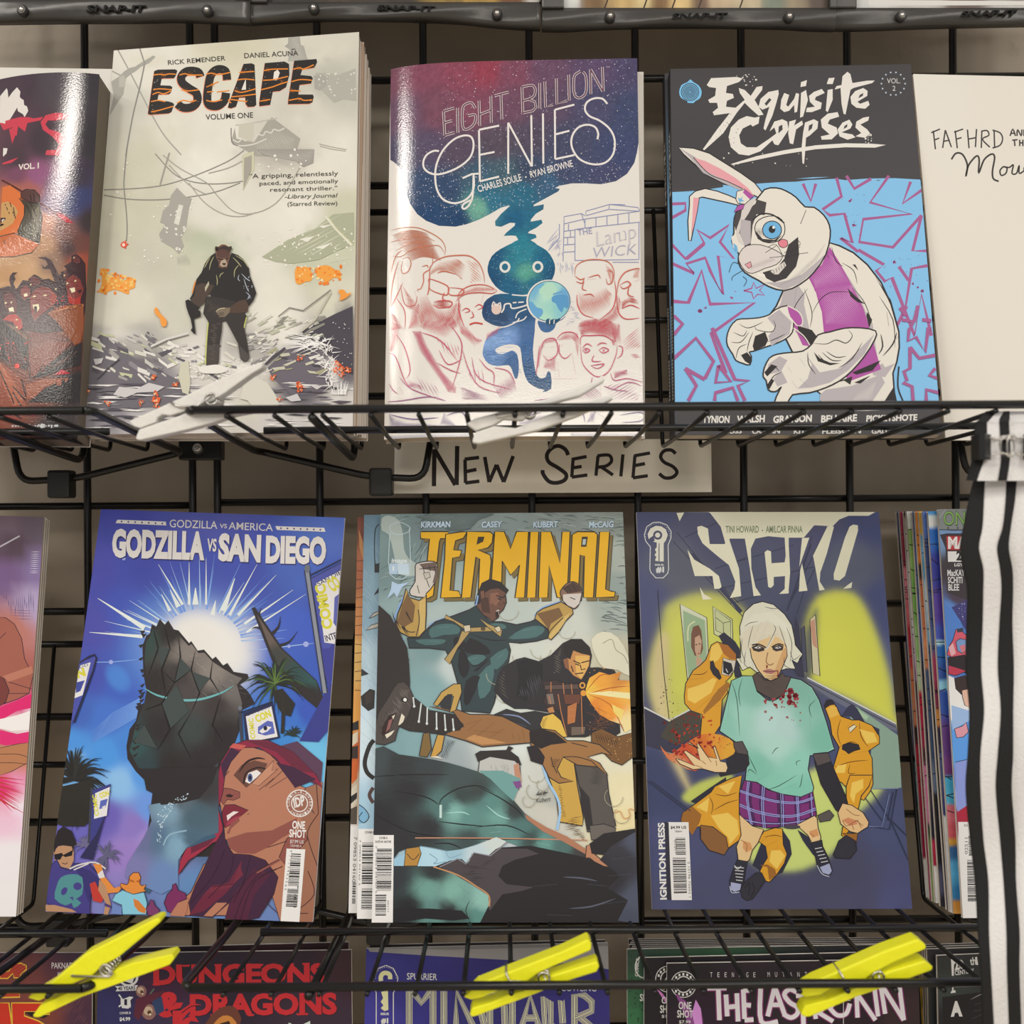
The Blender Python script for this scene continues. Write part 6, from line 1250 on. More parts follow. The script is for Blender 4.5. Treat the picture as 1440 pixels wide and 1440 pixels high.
    c.p('#ece6de', '112,278 225,278 220,712 112,712'); c.t('COVER A', 152, 298, 194, 298, 12, '#2a2624', .03); c.t('RATED M / MATURE', 134, 316, 212, 316, 11, '#2a2624', .03)
    c.barcode('142,345 215,345 212,552 140,552', 40, 7, True); c.barcode('134,572 188,572 186,676 134,676', 22, 9, True); c.t('7  09853 04160 5', 134, 330, 134, 565, 8, '#3a3634'); c.t('00111', 192, 600, 192, 656, 9, '#3a3634')
terminal_art(c)
b.finish(M_SATIN)
def pale_art(c):
    c.field([(520, 740, '#6f8fa0'), (520, 850, '#86a4b2'), (515, 950, '#bcd2da'), (512, 1050, '#cfdfe6'), (510, 1150, '#a8c8d6'), (505, 1250, '#e6e0d8')])
    c.frame(470, 700, 4.8); rng = random.Random(3)
    for i in range(70): x, y = rng.uniform(150, 330), rng.uniform(110, 1700); c.l(rng.choice(['#d8e6ec', '#3f5a6a', '#e6f0f4', '#54707f']), rng.uniform(.5, 1.2), [(x, y), (x+rng.uniform(40, 110), y+rng.uniform(60, 170))], 0, 1)
    c.l('#20242a', 1, '300,180 275,230 275,440 305,440'); c.p('#20242a', '272,445 305,445 305,505 272,505'); c.p('#23262c', '265,660 300,605 300,640')
    for q in ('235,815 265,780 300,765 300,785 250,810', '215,895 250,860 300,845 295,875'): c.o('#2a2624', .8, q, '#b9b2a4')
    c.p('#2c3038', '180,1150 235,1190 180,1205'); c.p('#2a2624', '180,1340 240,1290 275,1300 270,1420 230,1440 185,1400'); c.p('#3a2f2c', '205,1330 260,1300 262,1370 215,1400')
    c.frame(470, 1000, 4.65)
    c.l('#2a2624', 6, '260,190 230,230 200,330 215,400 260,440'); c.p('#7fb0cc', '160,610 200,640 225,690 200,730 155,735'); c.l('#1f2a34', .9, '160,610 200,640 228,690 195,730 160,700 185,660'); c.l('#5a3f3a', 5, '255,500 230,550 255,600')
    c.p('#ece6de', '140,770 380,770 380,1400 130,1400'); c.t('COVER B', 200, 800, 262, 800, 15, '#2a2624', .03); c.barcode('183,860 270,860 268,1130 180,1130', 34, 3, True); c.barcode('180,1160 260,1160 258,1295 176,1295', 20, 4, True); c.t('7 09853 04160 5', 165, 840, 160, 1140, 10, '#3a3634')
b2 = Book('comic_book', 'comic with pale blue hatching just behind the yellow-titled one, its bar code showing', 'comic',
          [(512, 724), (862, 722), (872, 1293), (502, 1292)], 0.657, 12.5, 0.0022, 'comics on the lower shelf', nx=40, ny=90)
pale_art(b2.cover); b2.finish(M_SATIN)
def orange_art(c):
    c.field([(505, 735, '#8a4a38'), (504, 800, '#b86a44'), (502, 870, '#d08a50'), (500, 930, '#e6b866'), (498, 1000, '#e2a04c'), (496, 1060, '#c0602c'), (494, 1110, '#c9b49a'), (492, 1200, '#e6e0d8')])
    c.frame(470, 700, 4.8); c.p('#d0955c', '165,210 195,300 198,430 170,330')
    for y in range(430, 1300, 62): c.l('#6a3a24', .8, [(140, y), (195, y+random.Random(y).uniform(-12, 6))], 0)
    c.frame(470, 1000, 4.65)
    for q, k in (('115,80 160,60 160,120 115,130', '#2a2624'), ('110,160 155,130 155,200 118,230', '#dccdb0'), ('118,235 155,225 155,310 110,310', '#3a2a24'), ('108,340 155,310 150,440 115,480', '#d0642a'), ('105,520 150,470 150,600 110,650', '#d8cbb4'), ('105,560 150,530 148,570 105,610', '#2a2624'), ('105,640 150,620 148,740 108,740', '#554a40')): c.p(k, q)
    c.p('#ece6de', '95,752 340,752 340,1400 85,1400'); c.t('7 09853 04160', 130, 820, 118, 1120, 20, '#3a3634'); c.barcode('120,1120 142,1120 138,1260 116,1260', 20, 6, True)
b3 = Book('comic_book', 'orange-edged comic at the back of the yellow-titled stack, a narrow strip showing on the left', 'comic',
          [(503, 727), (850, 726), (850, 1284), (490, 1284)], 0.663, 12, 0.0022, 'comics on the lower shelf', nx=40, ny=90)
orange_art(b3.cover); b3.finish(M_SATIN)
# ------------------------------------------------------------------ comic with the yellow corridor
b = Book('comic_book', 'comic with a white-haired woman in mint shirt and plaid skirt in a yellow corridor', 'comic',
         [(895, 720), (1236, 720), (1283, 1278), (917, 1279)], 0.669, 9, 0.0022, 'comics on the lower shelf', nx=120, ny=180)
c = b.cover
def yellow_art(c):
    NV, K, CR = '#474a66', '#262228', '#e6e0c2'
    c.field([(900, 730, '#43476a'), (1000, 760, '#4a4c68'), (1060, 830, '#4c5068'), (1150, 730, '#4c4c6a'), (1230, 730, '#40466e'), (1240, 850, '#4a5078'), (1250, 950, '#555c80'), (910, 850, '#4a4f74'), (915, 1000, '#4c5070'), (920, 1100, '#3f4668'), (930, 1200, '#4c5076'), (930, 1270, '#4f5272'),
             (1000, 1260, '#4a4c6a'), (1100, 1260, '#4c4b66'), (1200, 1260, '#4c4c66'), (1270, 1270, '#50527a'), (1260, 1150, '#4c5274'), (1240, 1100, '#4a5070'), (1060, 900, '#50556a'), (1120, 900, '#43465e'), (1180, 1230, '#4a4a62'), (960, 800, '#5a5c6a'), (1200, 800, '#5c6072')], 3.2, .05, 40)
    c.region('930,880 940,850 980,835 1020,840 1060,880 1060,960 1000,1000 960,1040 930,1010 912,950', '#c9c860', 9); c.region('950,870 1010,855 1050,900 1050,960 960,980 940,930', '#d6d55e', 12)
    c.region('915,960 925,900 940,900 940,1000 960,1080 975,1120 950,1080 930,1030', '#d9c690', 8)
    c.region('1150,840 1200,835 1228,880 1250,950 1258,1000 1262,1020 1200,985 1140,955 1130,900', '#d9d856', 8)
    c.region('1130,900 1140,870 1150,860 1145,940 1132,950', '#4a4d62', 7, .9)
    c.region('960,1120 985,1100 1030,1090 1010,1120 975,1130', '#c6cc62', 4); c.region('1040,1180 1060,1140 1150,1080 1200,1110 1230,1080 1240,1110 1200,1150 1180,1190 1130,1222 1080,1222 1050,1205', '#cdd87a', 6)
    c.frame(885, 715, 3.892)
    for q in ('240,180 560,530 620,590', '330,240 600,520', '260,130 480,400 560,520', '1000,150 930,420 860,560', '1060,150 900,470', '1080,200 960,440 915,580', '300,160 520,60', '560,300 900,200', '470,330 640,270', '490,440 1010,320', '550,520 700,480'): c.l('#34364c', .9, q, 0)
    c.p('#393b54', '330,250 350,245 620,560 605,575'); c.p('#393b54', '985,200 1000,195 900,470 870,560 860,550')
    # title cut in cream
    c.p(CR, '255,20 1362,16 1362,40 1340,60 1362,60 1350,80 1375,40 1378,16 1378,16 1362,16 1345,20 1310,40 1200,40 1150,60 1100,110 1090,95 1020,92 600,150 525,60 430,20')
    c.p(CR, '258,24 300,22 275,70'); c.p(CR, '440,22 1150,20 1110,60 1085,96 1012,92 955,160 850,160 760,152 690,165 550,165 545,178 525,192 520,170 500,100')
    c.p(CR, '372,100 395,95 430,110 440,195 522,195 545,165 600,330 612,480 550,490 575,440 580,400 545,310 470,250 400,190 375,140'); c.p(CR, '318,225 355,280 440,330 490,370 505,430 490,440 465,440 455,370 358,370'); c.p(CR, '385,430 410,470 455,495 402,500')
    c.p(CR, '632,165 690,165 665,220 668,330 690,430 720,475 680,480 660,330'); c.p(CR, '740,240 755,228 775,235 778,300 850,295 870,160 880,350 870,465 820,468 850,440 852,370 790,375 790,420 775,435 760,430 752,350'); c.p(CR, '850,160 872,160 872,465 852,440 858,300')
    c.p(CR, '945,162 985,160 930,320'); c.p(CR, '928,455 935,340 945,300 975,450'); c.p(CR, '1085,96 1120,100 1080,250 1045,350 1042,400 1070,445 1040,450 1010,280 1005,260'); c.p(CR, '1205,100 1225,88 1250,92 1252,120 1180,370 1150,395 1120,390 1118,360 1180,160'); c.p(CR, '1170,440 1200,415 1220,402 1215,435')
    c.t('TINI HOWARD  -  AMILCAR PINNA', 527, 132, 948, 132, 37, '#7d8a68', .02)
    # key emblem
    W = '#d9d8d2'
    c.l(W, .9, '115,210 90,180 82,145 95,100 130,77 165,75 205,90 228,125 228,160 212,200 215,330 210,355 185,380 145,380 118,350 112,330 115,210', 0)
    c.p('#e2dcc8', '105,165 100,140 115,110 145,95 175,98 200,115 210,145 200,175 188,190 188,290 165,290 160,190 145,185 120,180', 0); c.p(NV, '118,190 108,165 130,150 140,175'); c.e(NV, 155, 146, 25, 25); c.e('#e2dcc8', 155, 146, 14, 14); c.l(NV, .8, '163,190 163,292', 0); 
    c.p('#e2dcc8', '150,185 160,180 160,290 140,285 148,265 138,255 148,240 140,225 150,212'); c.t('ISSUE', 140, 313, 188, 313, 9, W, .04); c.t('#1', 146, 348, 190, 348, 30, W, .06)
    for i in range(18): a = math.radians(175+i*11); c.e(W, 155+66*math.cos(a), 148+66*math.sin(a), 2.2, n=5)
    # corridor
    c.frame(900, 830, 3.892)
    c.l(K, .8, '97,0 110,200 130,450 160,710', 0)
    c.o(K, .8, '218,75 365,150 378,420 260,500', '#d6d6b8'); c.p('#9cb48c', '235,110 355,165 365,330 360,420 268,500 240,250'); c.l('#d8d8a8', 2, '300,170 265,200 262,280', 3); c.p('#7a5440', '280,240 290,200 320,190 335,220 340,260 345,320 335,350 300,360 280,310'); c.p('#c9a284', '300,260 325,245 338,280 330,350 315,375 300,330'); c.p('#c9a284', '305,370 335,370 345,400 310,420'); c.e(K, 308, 298, 5, 3); c.e(K, 326, 294, 5, 3); c.p('#a04038', '315,345 328,343 322,352')
    c.o(K, .8, '398,88 505,160 508,270 480,280 405,240', '#d2d4a0'); c.o(K, .7, '410,105 495,165 497,260 415,220', '#c9cc96'); c.l(K, .6, '415,150 455,180 495,170', 0); c.l(K, .6, '455,180 458,260', 0)
    c.o(K, .8, '930,160 960,135 985,470 945,455', '#d2c8a0'); c.p('#c49478', '930,175 955,155 970,320 945,300'); c.o(K, .7, '880,210 900,195 915,450 890,440', '#4a4c5e'); 
    c.p('#39384a', '850,140 870,200 900,480 860,470 830,420 840,250')
    c.p('#6d7080', '915,480 1400,735 1405,770 1300,740 1020,580 920,510'); c.l('#d8d8ce', 1.4, '915,478 1400,730', 0); c.l(K, .7, '920,500 1400,750', 0)
    c.p('#3a3a4c', '20,640 160,720 260,660 330,650 340,800 200,900 30,850'); c.l('#d8d6cc', 1.6, '20,640 160,712 300,640', 0); c.p('#4a463c', '160,720 270,660 330,660 340,780 200,850 110,800')
    c.p('#8fa894', '1150,625 1190,640 1320,730 1420,800 1430,1080 1250,1090 1270,800 1150,700'); c.p('#a9c4a0', '1160,630 1250,690 1240,710 1150,660')
    c.p('#3a3a50', '1135,640 1160,620 1190,650 1230,720 1310,760 1310,830 1280,860 1250,780 1150,690 1100,690')
    # suited figures behind
    Y, YD, YH, OB = '#e0a02c', '#a8702a', '#f2c95c', '#2f2c34'
    c.p('#2e2f40', '430,250 460,230 520,280 545,320 545,420 560,470 520,480 500,380'); 
    c.o(K, 1, '360,380 390,300 420,282 480,300 525,350 528,380 520,420 500,470 470,500 480,560 450,600 440,740 360,860 330,790 340,680 280,660 245,620 242,580 250,510 290,440 330,410', Y, 0)
    c.p(YH, '390,310 420,290 470,310 430,380 400,400 380,380'); c.p('#b06c2a', '430,290 480,300 525,350 525,380 490,375 455,345'); c.o(K, .7, '455,370 490,380 525,385 515,440 490,470 445,460', '#d8cbb8'); c.p('#25242c', '455,385 500,400 510,440 485,465 455,450'); c.l('#c9ccd4', 1, '470,430 480,450', 0)
    c.o(K, .8, '385,390 400,385 410,420 430,440 445,480 435,490 400,460 385,430', OB); c.p(YH, '260,540 350,510 400,480 420,490 390,560 300,620 260,600'); c.p(YD, '430,540 480,500 495,520 440,600 350,680 345,660 400,580')
    for q in ('280,460 340,460 370,440', '270,490 350,480', '250,530 330,520', '420,540 470,560', '400,600 460,600', '360,640 440,630', '300,660 420,560'): c.l('#6a4016', .9, q, 3, 1)
    c.o(K, 1, '1010,640 1025,600 1050,600 1075,640 1100,690 1160,710 1200,710 1270,740 1310,800 1310,840 1250,880 1270,920 1275,1060 1260,1100 1225,1150 1180,1130 1100,1050 1040,1050 1060,960 1090,860 1050,790 1040,720', Y, 0)
    c.p(OB, '1010,650 1005,630 1020,600 1045,598 1070,625 1040,630'); c.p('#e9b84e', '1020,650 1050,630 1075,640 1090,680 1040,700'); c.o(K, .8, '1140,755 1170,735 1185,745 1150,780', '#e6dcb8')
    for q in ('1100,700 1080,780 1100,850', '1160,720 1120,760', '1200,720 1210,800 1250,860', '1090,860 1150,830 1190,840', '1100,900 1250,880', '1060,970 1150,940 1250,930', '1150,950 1140,1000 1180,1000', '1240,760 1290,800'): c.l('#6a4016', .9, q, 3, 1)
    c.p(YH, '1200,760 1280,780 1300,830 1240,840'); c.p(YH, '1080,960 1130,950 1120,1000 1060,1000')
    c.o(K, .8, '1110,845 1150,835 1195,845 1205,870 1170,880 1140,895 1125,880 1105,870', OB)
    # blood and burst
    for q in ('110,850 160,900 220,860 330,790 440,790 520,840 510,900 440,930 380,950 300,990 220,960 150,920',): c.pm(c.mix([(150, 900, '#dd7a4a'), (250, 880, '#d0512e'), (330, 840, '#d8742c'), (430, 830, '#e39a34'), (500, 870, '#e6a838'), (300, 940, '#c94a30'), (220, 960, '#d9a070')]), q, 2, 10)
    c.dots('#7a2a22', 60, None, (.8, 2.4), 4, inside='130,720 260,670 330,680 350,790 250,860 140,830'); c.dots('#c23a24', 40, None, (.6, 2), 5, inside='120,820 330,680 420,720 440,820 250,940 160,910'); c.dots('#9c2a20', 26, None, (1, 3), 6, inside='180,880 330,780 420,860 300,960'); c.dots('#2a2226', 90, None, (.3, .9), 7, inside='100,520 170,480 230,640 330,700 340,900 240,1000 150,900 100,700'); c.dots('#2a2226', 40, None, (.3, .8), 8, inside='420,760 540,760 540,880 430,860')
    # woman
    SK, SK2 = '#e8c48c', '#c98e60'
    c.o(K, 1, '545,200 570,120 620,75 670,62 730,78 790,130 830,190 845,260 850,300 890,350 870,380 880,370 860,400 830,380 850,430 800,430 770,440 640,450 600,420 560,440 540,400 525,375 550,370 550,300', '#e4dfc6', 0)
    c.o(K, 1, '600,310 620,270 700,230 780,260 800,310 805,360 780,420 750,480 715,495 680,480 640,430 610,370', SK); c.p('#d8a870', '780,330 800,310 803,360 750,480 715,493 740,430'); c.p('#e3d9be', '545,250 600,200 700,170 790,230 800,300 760,260 740,250 700,320 680,330 720,250 650,280 610,310 590,330 560,330')
    c.p('#e9e4cc', '560,200 620,130 720,120 800,180 830,260 790,220 700,160 620,190'); 
    for q in ('570,200 600,180 650,170', '620,190 600,260 590,320', '660,180 620,270', '700,180 650,280', '730,190 740,220 690,320', '760,190 780,250 800,310', '800,200 830,290 820,400', '560,260 555,330 580,400', '580,330 570,400 600,430', '820,330 840,380 880,352', '790,360 790,410 830,430', '760,240 700,250', '680,90 720,100 760,100', '690,110 740,110', '640,300 690,240', '560,360 530,375', '610,370 620,430', '550,300 545,370 560,400'): c.l('#4a463c', .7, q, 4, 1)
    c.p('#3a302e', '610,310 640,298 680,315 680,330 650,338 620,330'); c.p('#3a302e', '725,312 760,298 785,308 780,328 745,335 725,325'); c.o(K, .4, '622,315 645,305 665,315 645,322', '#e6dcd0'); c.o(K, .4, '735,316 757,306 775,314 755,322', '#e6dcd0'); c.e('#4a5668', 645, 314, 5); c.e('#4a5668', 757, 314, 5); c.l(K, 1.5, '612,300 650,296 690,315', 3); c.l(K, 1.5, '720,312 755,294 785,302', 3)
    for q in ('700,340 690,390 710,410 730,400', '690,410 700,415'): c.l('#8d5a3c', .9, q, 3)
    c.p('#b87a70', '670,442 700,430 720,433 750,442 720,460 690,455'); c.l('#5a2a24', .7, '672,442 715,446 750,440'); c.p('#8d2a24', '690,408 700,420 690,432'); c.l('#8d2a24', 1.2, '752,438 755,460 748,472', 3)
    c.o(K, .9, '615,470 640,450 680,490 715,497 750,485 780,450 790,470 825,475 820,520 790,570 730,600 690,580 640,550 615,510', '#5a4c46'); c.hatch('#463a36', .6, '640,470 780,470 800,540 720,590 650,550', 0, 3, seed=3, cut=.4)
    shirt = '500,495 560,468 615,470 640,555 700,600 740,600 790,565 825,480 880,490 940,530 980,600 1020,720 1060,860 1065,870 1000,900 930,905 920,980 950,1080 940,1120 880,1140 780,1125 640,1060 575,1040 590,900 550,850 435,770 470,620'
    c.o(K, 1.1, shirt, '#98cdb8'); c.pm(c.mix([(520, 520, '#8cc4ae'), (480, 720, '#8fc8b2'), (560, 700, '#a4d4c0'), (700, 720, '#bcdcd2'), (800, 740, '#b9d6ce'), (740, 860, '#b4dccb'), (900, 700, '#8fc4b0'), (1000, 800, '#7fbda6'), (650, 960, '#86c6ae'), (850, 960, '#94d0ba'), (880, 1100, '#86c8b0'), (750, 1080, '#8ccdb4'), (860, 540, '#84b8a4'), (620, 560, '#8ac0ac'), (960, 600, '#86bca8')]),
        '505,500 560,473 612,475 640,560 700,605 745,603 795,568 828,485 878,495 936,535 976,605 1016,725 1056,862 1000,895 926,900 915,980 945,1078 936,1115 880,1135 782,1120 642,1055 580,1035 595,900 555,848 440,768 474,622', 0, 14)
    c.dots('#8a2430', 14, (760, 540, 850, 620), (1.5, 5), 3); c.dots('#a8404a', 20, (680, 590, 870, 650), (.8, 2.6), 4); c.dots('#9a6a60', 14, (680, 600, 880, 730), (.8, 2.4), 5)
    for q in ('500,500 530,600 545,800', '560,480 540,560 550,640', '925,580 930,760', '960,600 925,640 940,700', '980,580 940,620', '590,900 620,960 640,1000', '590,1000 600,980 640,1010', '700,1090 760,1070 860,1010', '740,1110 850,1060', '880,930 855,940 860,960', '890,1000 880,1060 870,1080', '720,900 740,870 760,860', '560,1020 600,1010', '490,540 480,700', '640,555 700,602 740,602 790,567', '640,1040 700,1010'): c.l('#2f4a42', .8, q, 3, 1)
    c.frame(900, 1000, 3.892)
    c.p(OB, '520,170 560,165 590,220 600,290 570,330 440,360 430,345 480,300 470,260 520,230'); c.o(K, .9, '510,170 560,165 585,215 590,240 530,230 515,200', '#5a504e')
    c.o(K, .9, '195,262 210,262 300,300 240,225 250,215 330,270 310,200 260,175 270,170 320,205 310,180 320,178 370,250 420,260 400,200 410,190 440,275 470,280 480,310 470,335 410,335 340,315 290,320 220,290', '#eccb96')
    for q in ('300,295 340,310', '335,270 360,290', '370,250 390,280', '415,270 420,300'): c.l('#9a6a40', .7, q, 3)
    c.o(K, .9, '950,232 1025,225 1045,280 1140,500 1080,550 1070,540 990,400 960,300', OB); c.o(K, .8, '945,235 1030,228 1045,275 970,300', '#5a504e')
    # plaid skirt
    sk = '570,378 640,390 700,430 780,455 880,470 945,440 965,560 960,600 860,625 700,640 620,625 560,590 535,540 545,450'
    c.o(K, 1.1, sk, '#7f2f72')
    for q in ('590,385 580,480 610,620 640,630 610,500 615,390', '655,400 650,500 665,638 695,640 680,520 690,430', '745,445 750,540 755,635 800,632 790,540 790,455', '840,465 845,540 850,625 880,620 875,540 880,470', '920,455 925,540 930,612 950,605 945,540 940,445'): c.p('#4f2458', q)
    for q in ('545,430 600,450 700,480 800,500 900,500 950,480', '540,510 620,545 720,570 820,575 960,545', '555,585 640,610 740,615 860,605 960,580'): c.l('#4f2458', 4, q, 3)
    for q in ('590,385 582,480 605,620', '598,387 590,480 613,622', '670,410 665,520 675,640', '680,415 675,520 685,640', '768,452 772,540 772,636', '780,455 784,540 783,634', '855,468 860,540 862,624', '864,468 868,540 870,622', '935,450 940,530 945,605', '545,440 620,465 740,497 860,505 948,478', '545,432 620,457 740,489 860,497 947,470', '538,515 640,556 760,578 860,575 962,540', '537,505 640,546 760,569 860,566 960,530', '560,590 660,612 780,615 880,602 960,585'): c.l('#9fa4dc', .9, q, 3)
    c.l(K, 1, '765,455 768,540 770,635', 3)
    # legs, shoes, suited arms on the floor
    c.frame(910, 1090, 3.789)
    c.p('#2c2b38', '230,140 330,70 420,10 420,60 350,120 280,160'); c.p('#2f3042', '720,290 760,350 770,420 720,520 650,540 560,480 620,330'); c.p('#2f3042', '800,290 860,330 900,440 880,420 830,350'); 
    c.o(K, 1, '180,240 190,200 260,150 340,90 360,60 440,20 505,0 490,100 490,210 500,300 500,340 430,390 400,420 330,400 285,340 280,270 240,290', Y); c.p('#a0682a', '180,240 190,200 240,165 290,210 280,250 240,320 220,290'); c.o(K, .9, '285,265 350,275 420,330 432,390 410,425 330,400 285,340', '#8d5f34'); c.p(YH, '340,215 430,200 480,240 490,310 440,370 430,330 380,280'); c.p(YH, '260,170 330,120 320,200'); c.p(YH, '380,60 470,30 430,100')
    for q in ('330,110 350,160 340,210', '360,100 420,110 480,90', '350,190 420,150 490,130', '300,190 330,200', '270,160 300,200', '400,170 440,130'): c.l('#6a4016', .9, q, 3, 1)
    c.o(K, 1, '590,350 620,300 680,280 720,285 725,370 745,420 730,470 690,530 650,570 620,560 600,510 620,470 640,440 630,380', Y); c.p('#a0682a', '600,480 640,490 650,560 690,530 680,500 640,475'); c.p(YH, '660,400 710,400 735,430 690,500 650,460')
    for q in ('620,330 680,320 720,330', '630,380 690,350', '640,420 700,380', '600,360 640,330'): c.l('#6a4016', .9, q, 3, 1)
    c.o(K, .9, '580,520 610,520 630,560 590,620 560,660 530,668 505,650 498,610 520,570', '#35333c'); c.l('#1a1a20', .8, '520,600 545,570 540,640', 3); c.l('#1a1a20', .8, '560,570 570,610 550,650', 3)
    c.o(K, 1, '1060,60 1080,0 1200,0 1180,60 1140,110 1120,200 1100,260 1050,330 1035,320 1040,280 1080,200 1060,120', Y); c.p(YH, '1090,40 1150,20 1150,70 1110,100 1100,150 1080,110'); c.o(K, .8, '1040,310 1120,310 1115,355 1060,340', '#a0682a'); c.o(K, .9, '1020,350 1060,320 1110,350 1115,400 1080,445 1000,440 990,425', '#35333c')
    c.o(K, 1, '490,210 560,270 620,290 590,360 560,400 545,450 520,470 485,455 475,380 500,320', SK); c.p('#d89a62', '510,350 550,360 560,395 530,410 510,390'); c.o(K, 1, '795,265 890,215 905,230 910,280 925,330 920,350 880,365 855,320', SK); c.p('#d89a62', '860,300 905,285 915,320 880,335'); c.l('#9a6238', .7, '500,345 530,370 525,410', 3); c.l('#9a6238', .7, '865,310 890,325', 3)
    c.o(K, .9, '1015,200 1040,150 1090,160 1150,200 1180,250 1175,275 1150,290 1120,310 1080,300 1030,260', '#e6bd84'); c.p('#d28a60', '1040,240 1070,225 1110,240 1120,260 1080,270')
    for q in ('1040,240 1060,270 1100,250 1120,240', '1060,180 1100,210 1130,215', '1090,260 1100,290', '1120,240 1140,280', '1110,240 1150,270'): c.l('#8d5a3c', .7, q, 3)
    c.o(K, .9, '480,450 535,460 525,500 515,570 495,615 465,625 440,610 440,560 460,500', '#2f2e3a'); c.p('#a6aac6', '445,570 500,580 495,610 465,622 445,610'); c.o(K, .9, '870,360 930,345 935,380 965,440 985,510 970,535 930,520 905,480 890,410', '#2f2e3a'); c.p('#a6aac6', '920,490 970,470 983,510 968,530 935,520')
    for i in range(5): c.l('#d8d6d0', .8, [(465+i*2, 490+i*17), (515-i*2, 494+i*17)], 0); c.l('#d8d6d0', .8, [(893+i*8, 392+i*18), (930+i*8, 385+i*18)], 0)
    c.l('#d8d6d0', .9, '465,480 480,500 500,485', 3); c.l('#b9bccb', 1, '905,480 930,525 970,540', 3); c.l('#b9bccb', 1, '440,590 450,625 490,622', 3)
    c.e('#4a4450', 770, 275, 46, 12); c.o(K, .8, '905,215 970,185 995,215 975,240 920,250', '#5c5450')
    for q in ('0,30 210,190', '20,30 230,190', '1190,80 1300,250 1390,450', '1300,240 1390,330', '1280,240 1310,90', '1190,270 1290,290 1330,70', '1160,120 1250,240'): c.l('#34384e', 1, q, 0)
    c.l('#8f9cbc', .8, '1195,72 1340,70', 0); c.l('#6f7a9c', 1.2, '1180,272 1250,275 1290,100', 0)
    # bar code and imprint
    c.p('#2a2830', '95,250 140,250 140,665 105,660'); c.p('#ece6de', '110,250 220,250 238,665 130,665'); c.p('#33313c', '95,255 114,252 128,660 105,660')
    c.t('IGNITION PRESS', 103, 662, 90, 252, 34, '#ece6de', .035); c.t('$4.99 US', 124, 285, 208, 285, 15, '#2a2624', .03); c.t('TEEN+', 146, 304, 186, 304, 9, '#2a2624', .02); c.barcode('150,332 202,332 206,424 152,424', 26, 3, True); c.barcode('135,440 205,440 212,630 142,632', 36, 4, True); c.t('01011', 142, 345, 146, 415, 13, '#3a3634'); c.t('2 12196 72602 1', 216, 460, 222, 650, 11, '#3a3634')
yellow_art(c)
b.finish(M_SATIN)
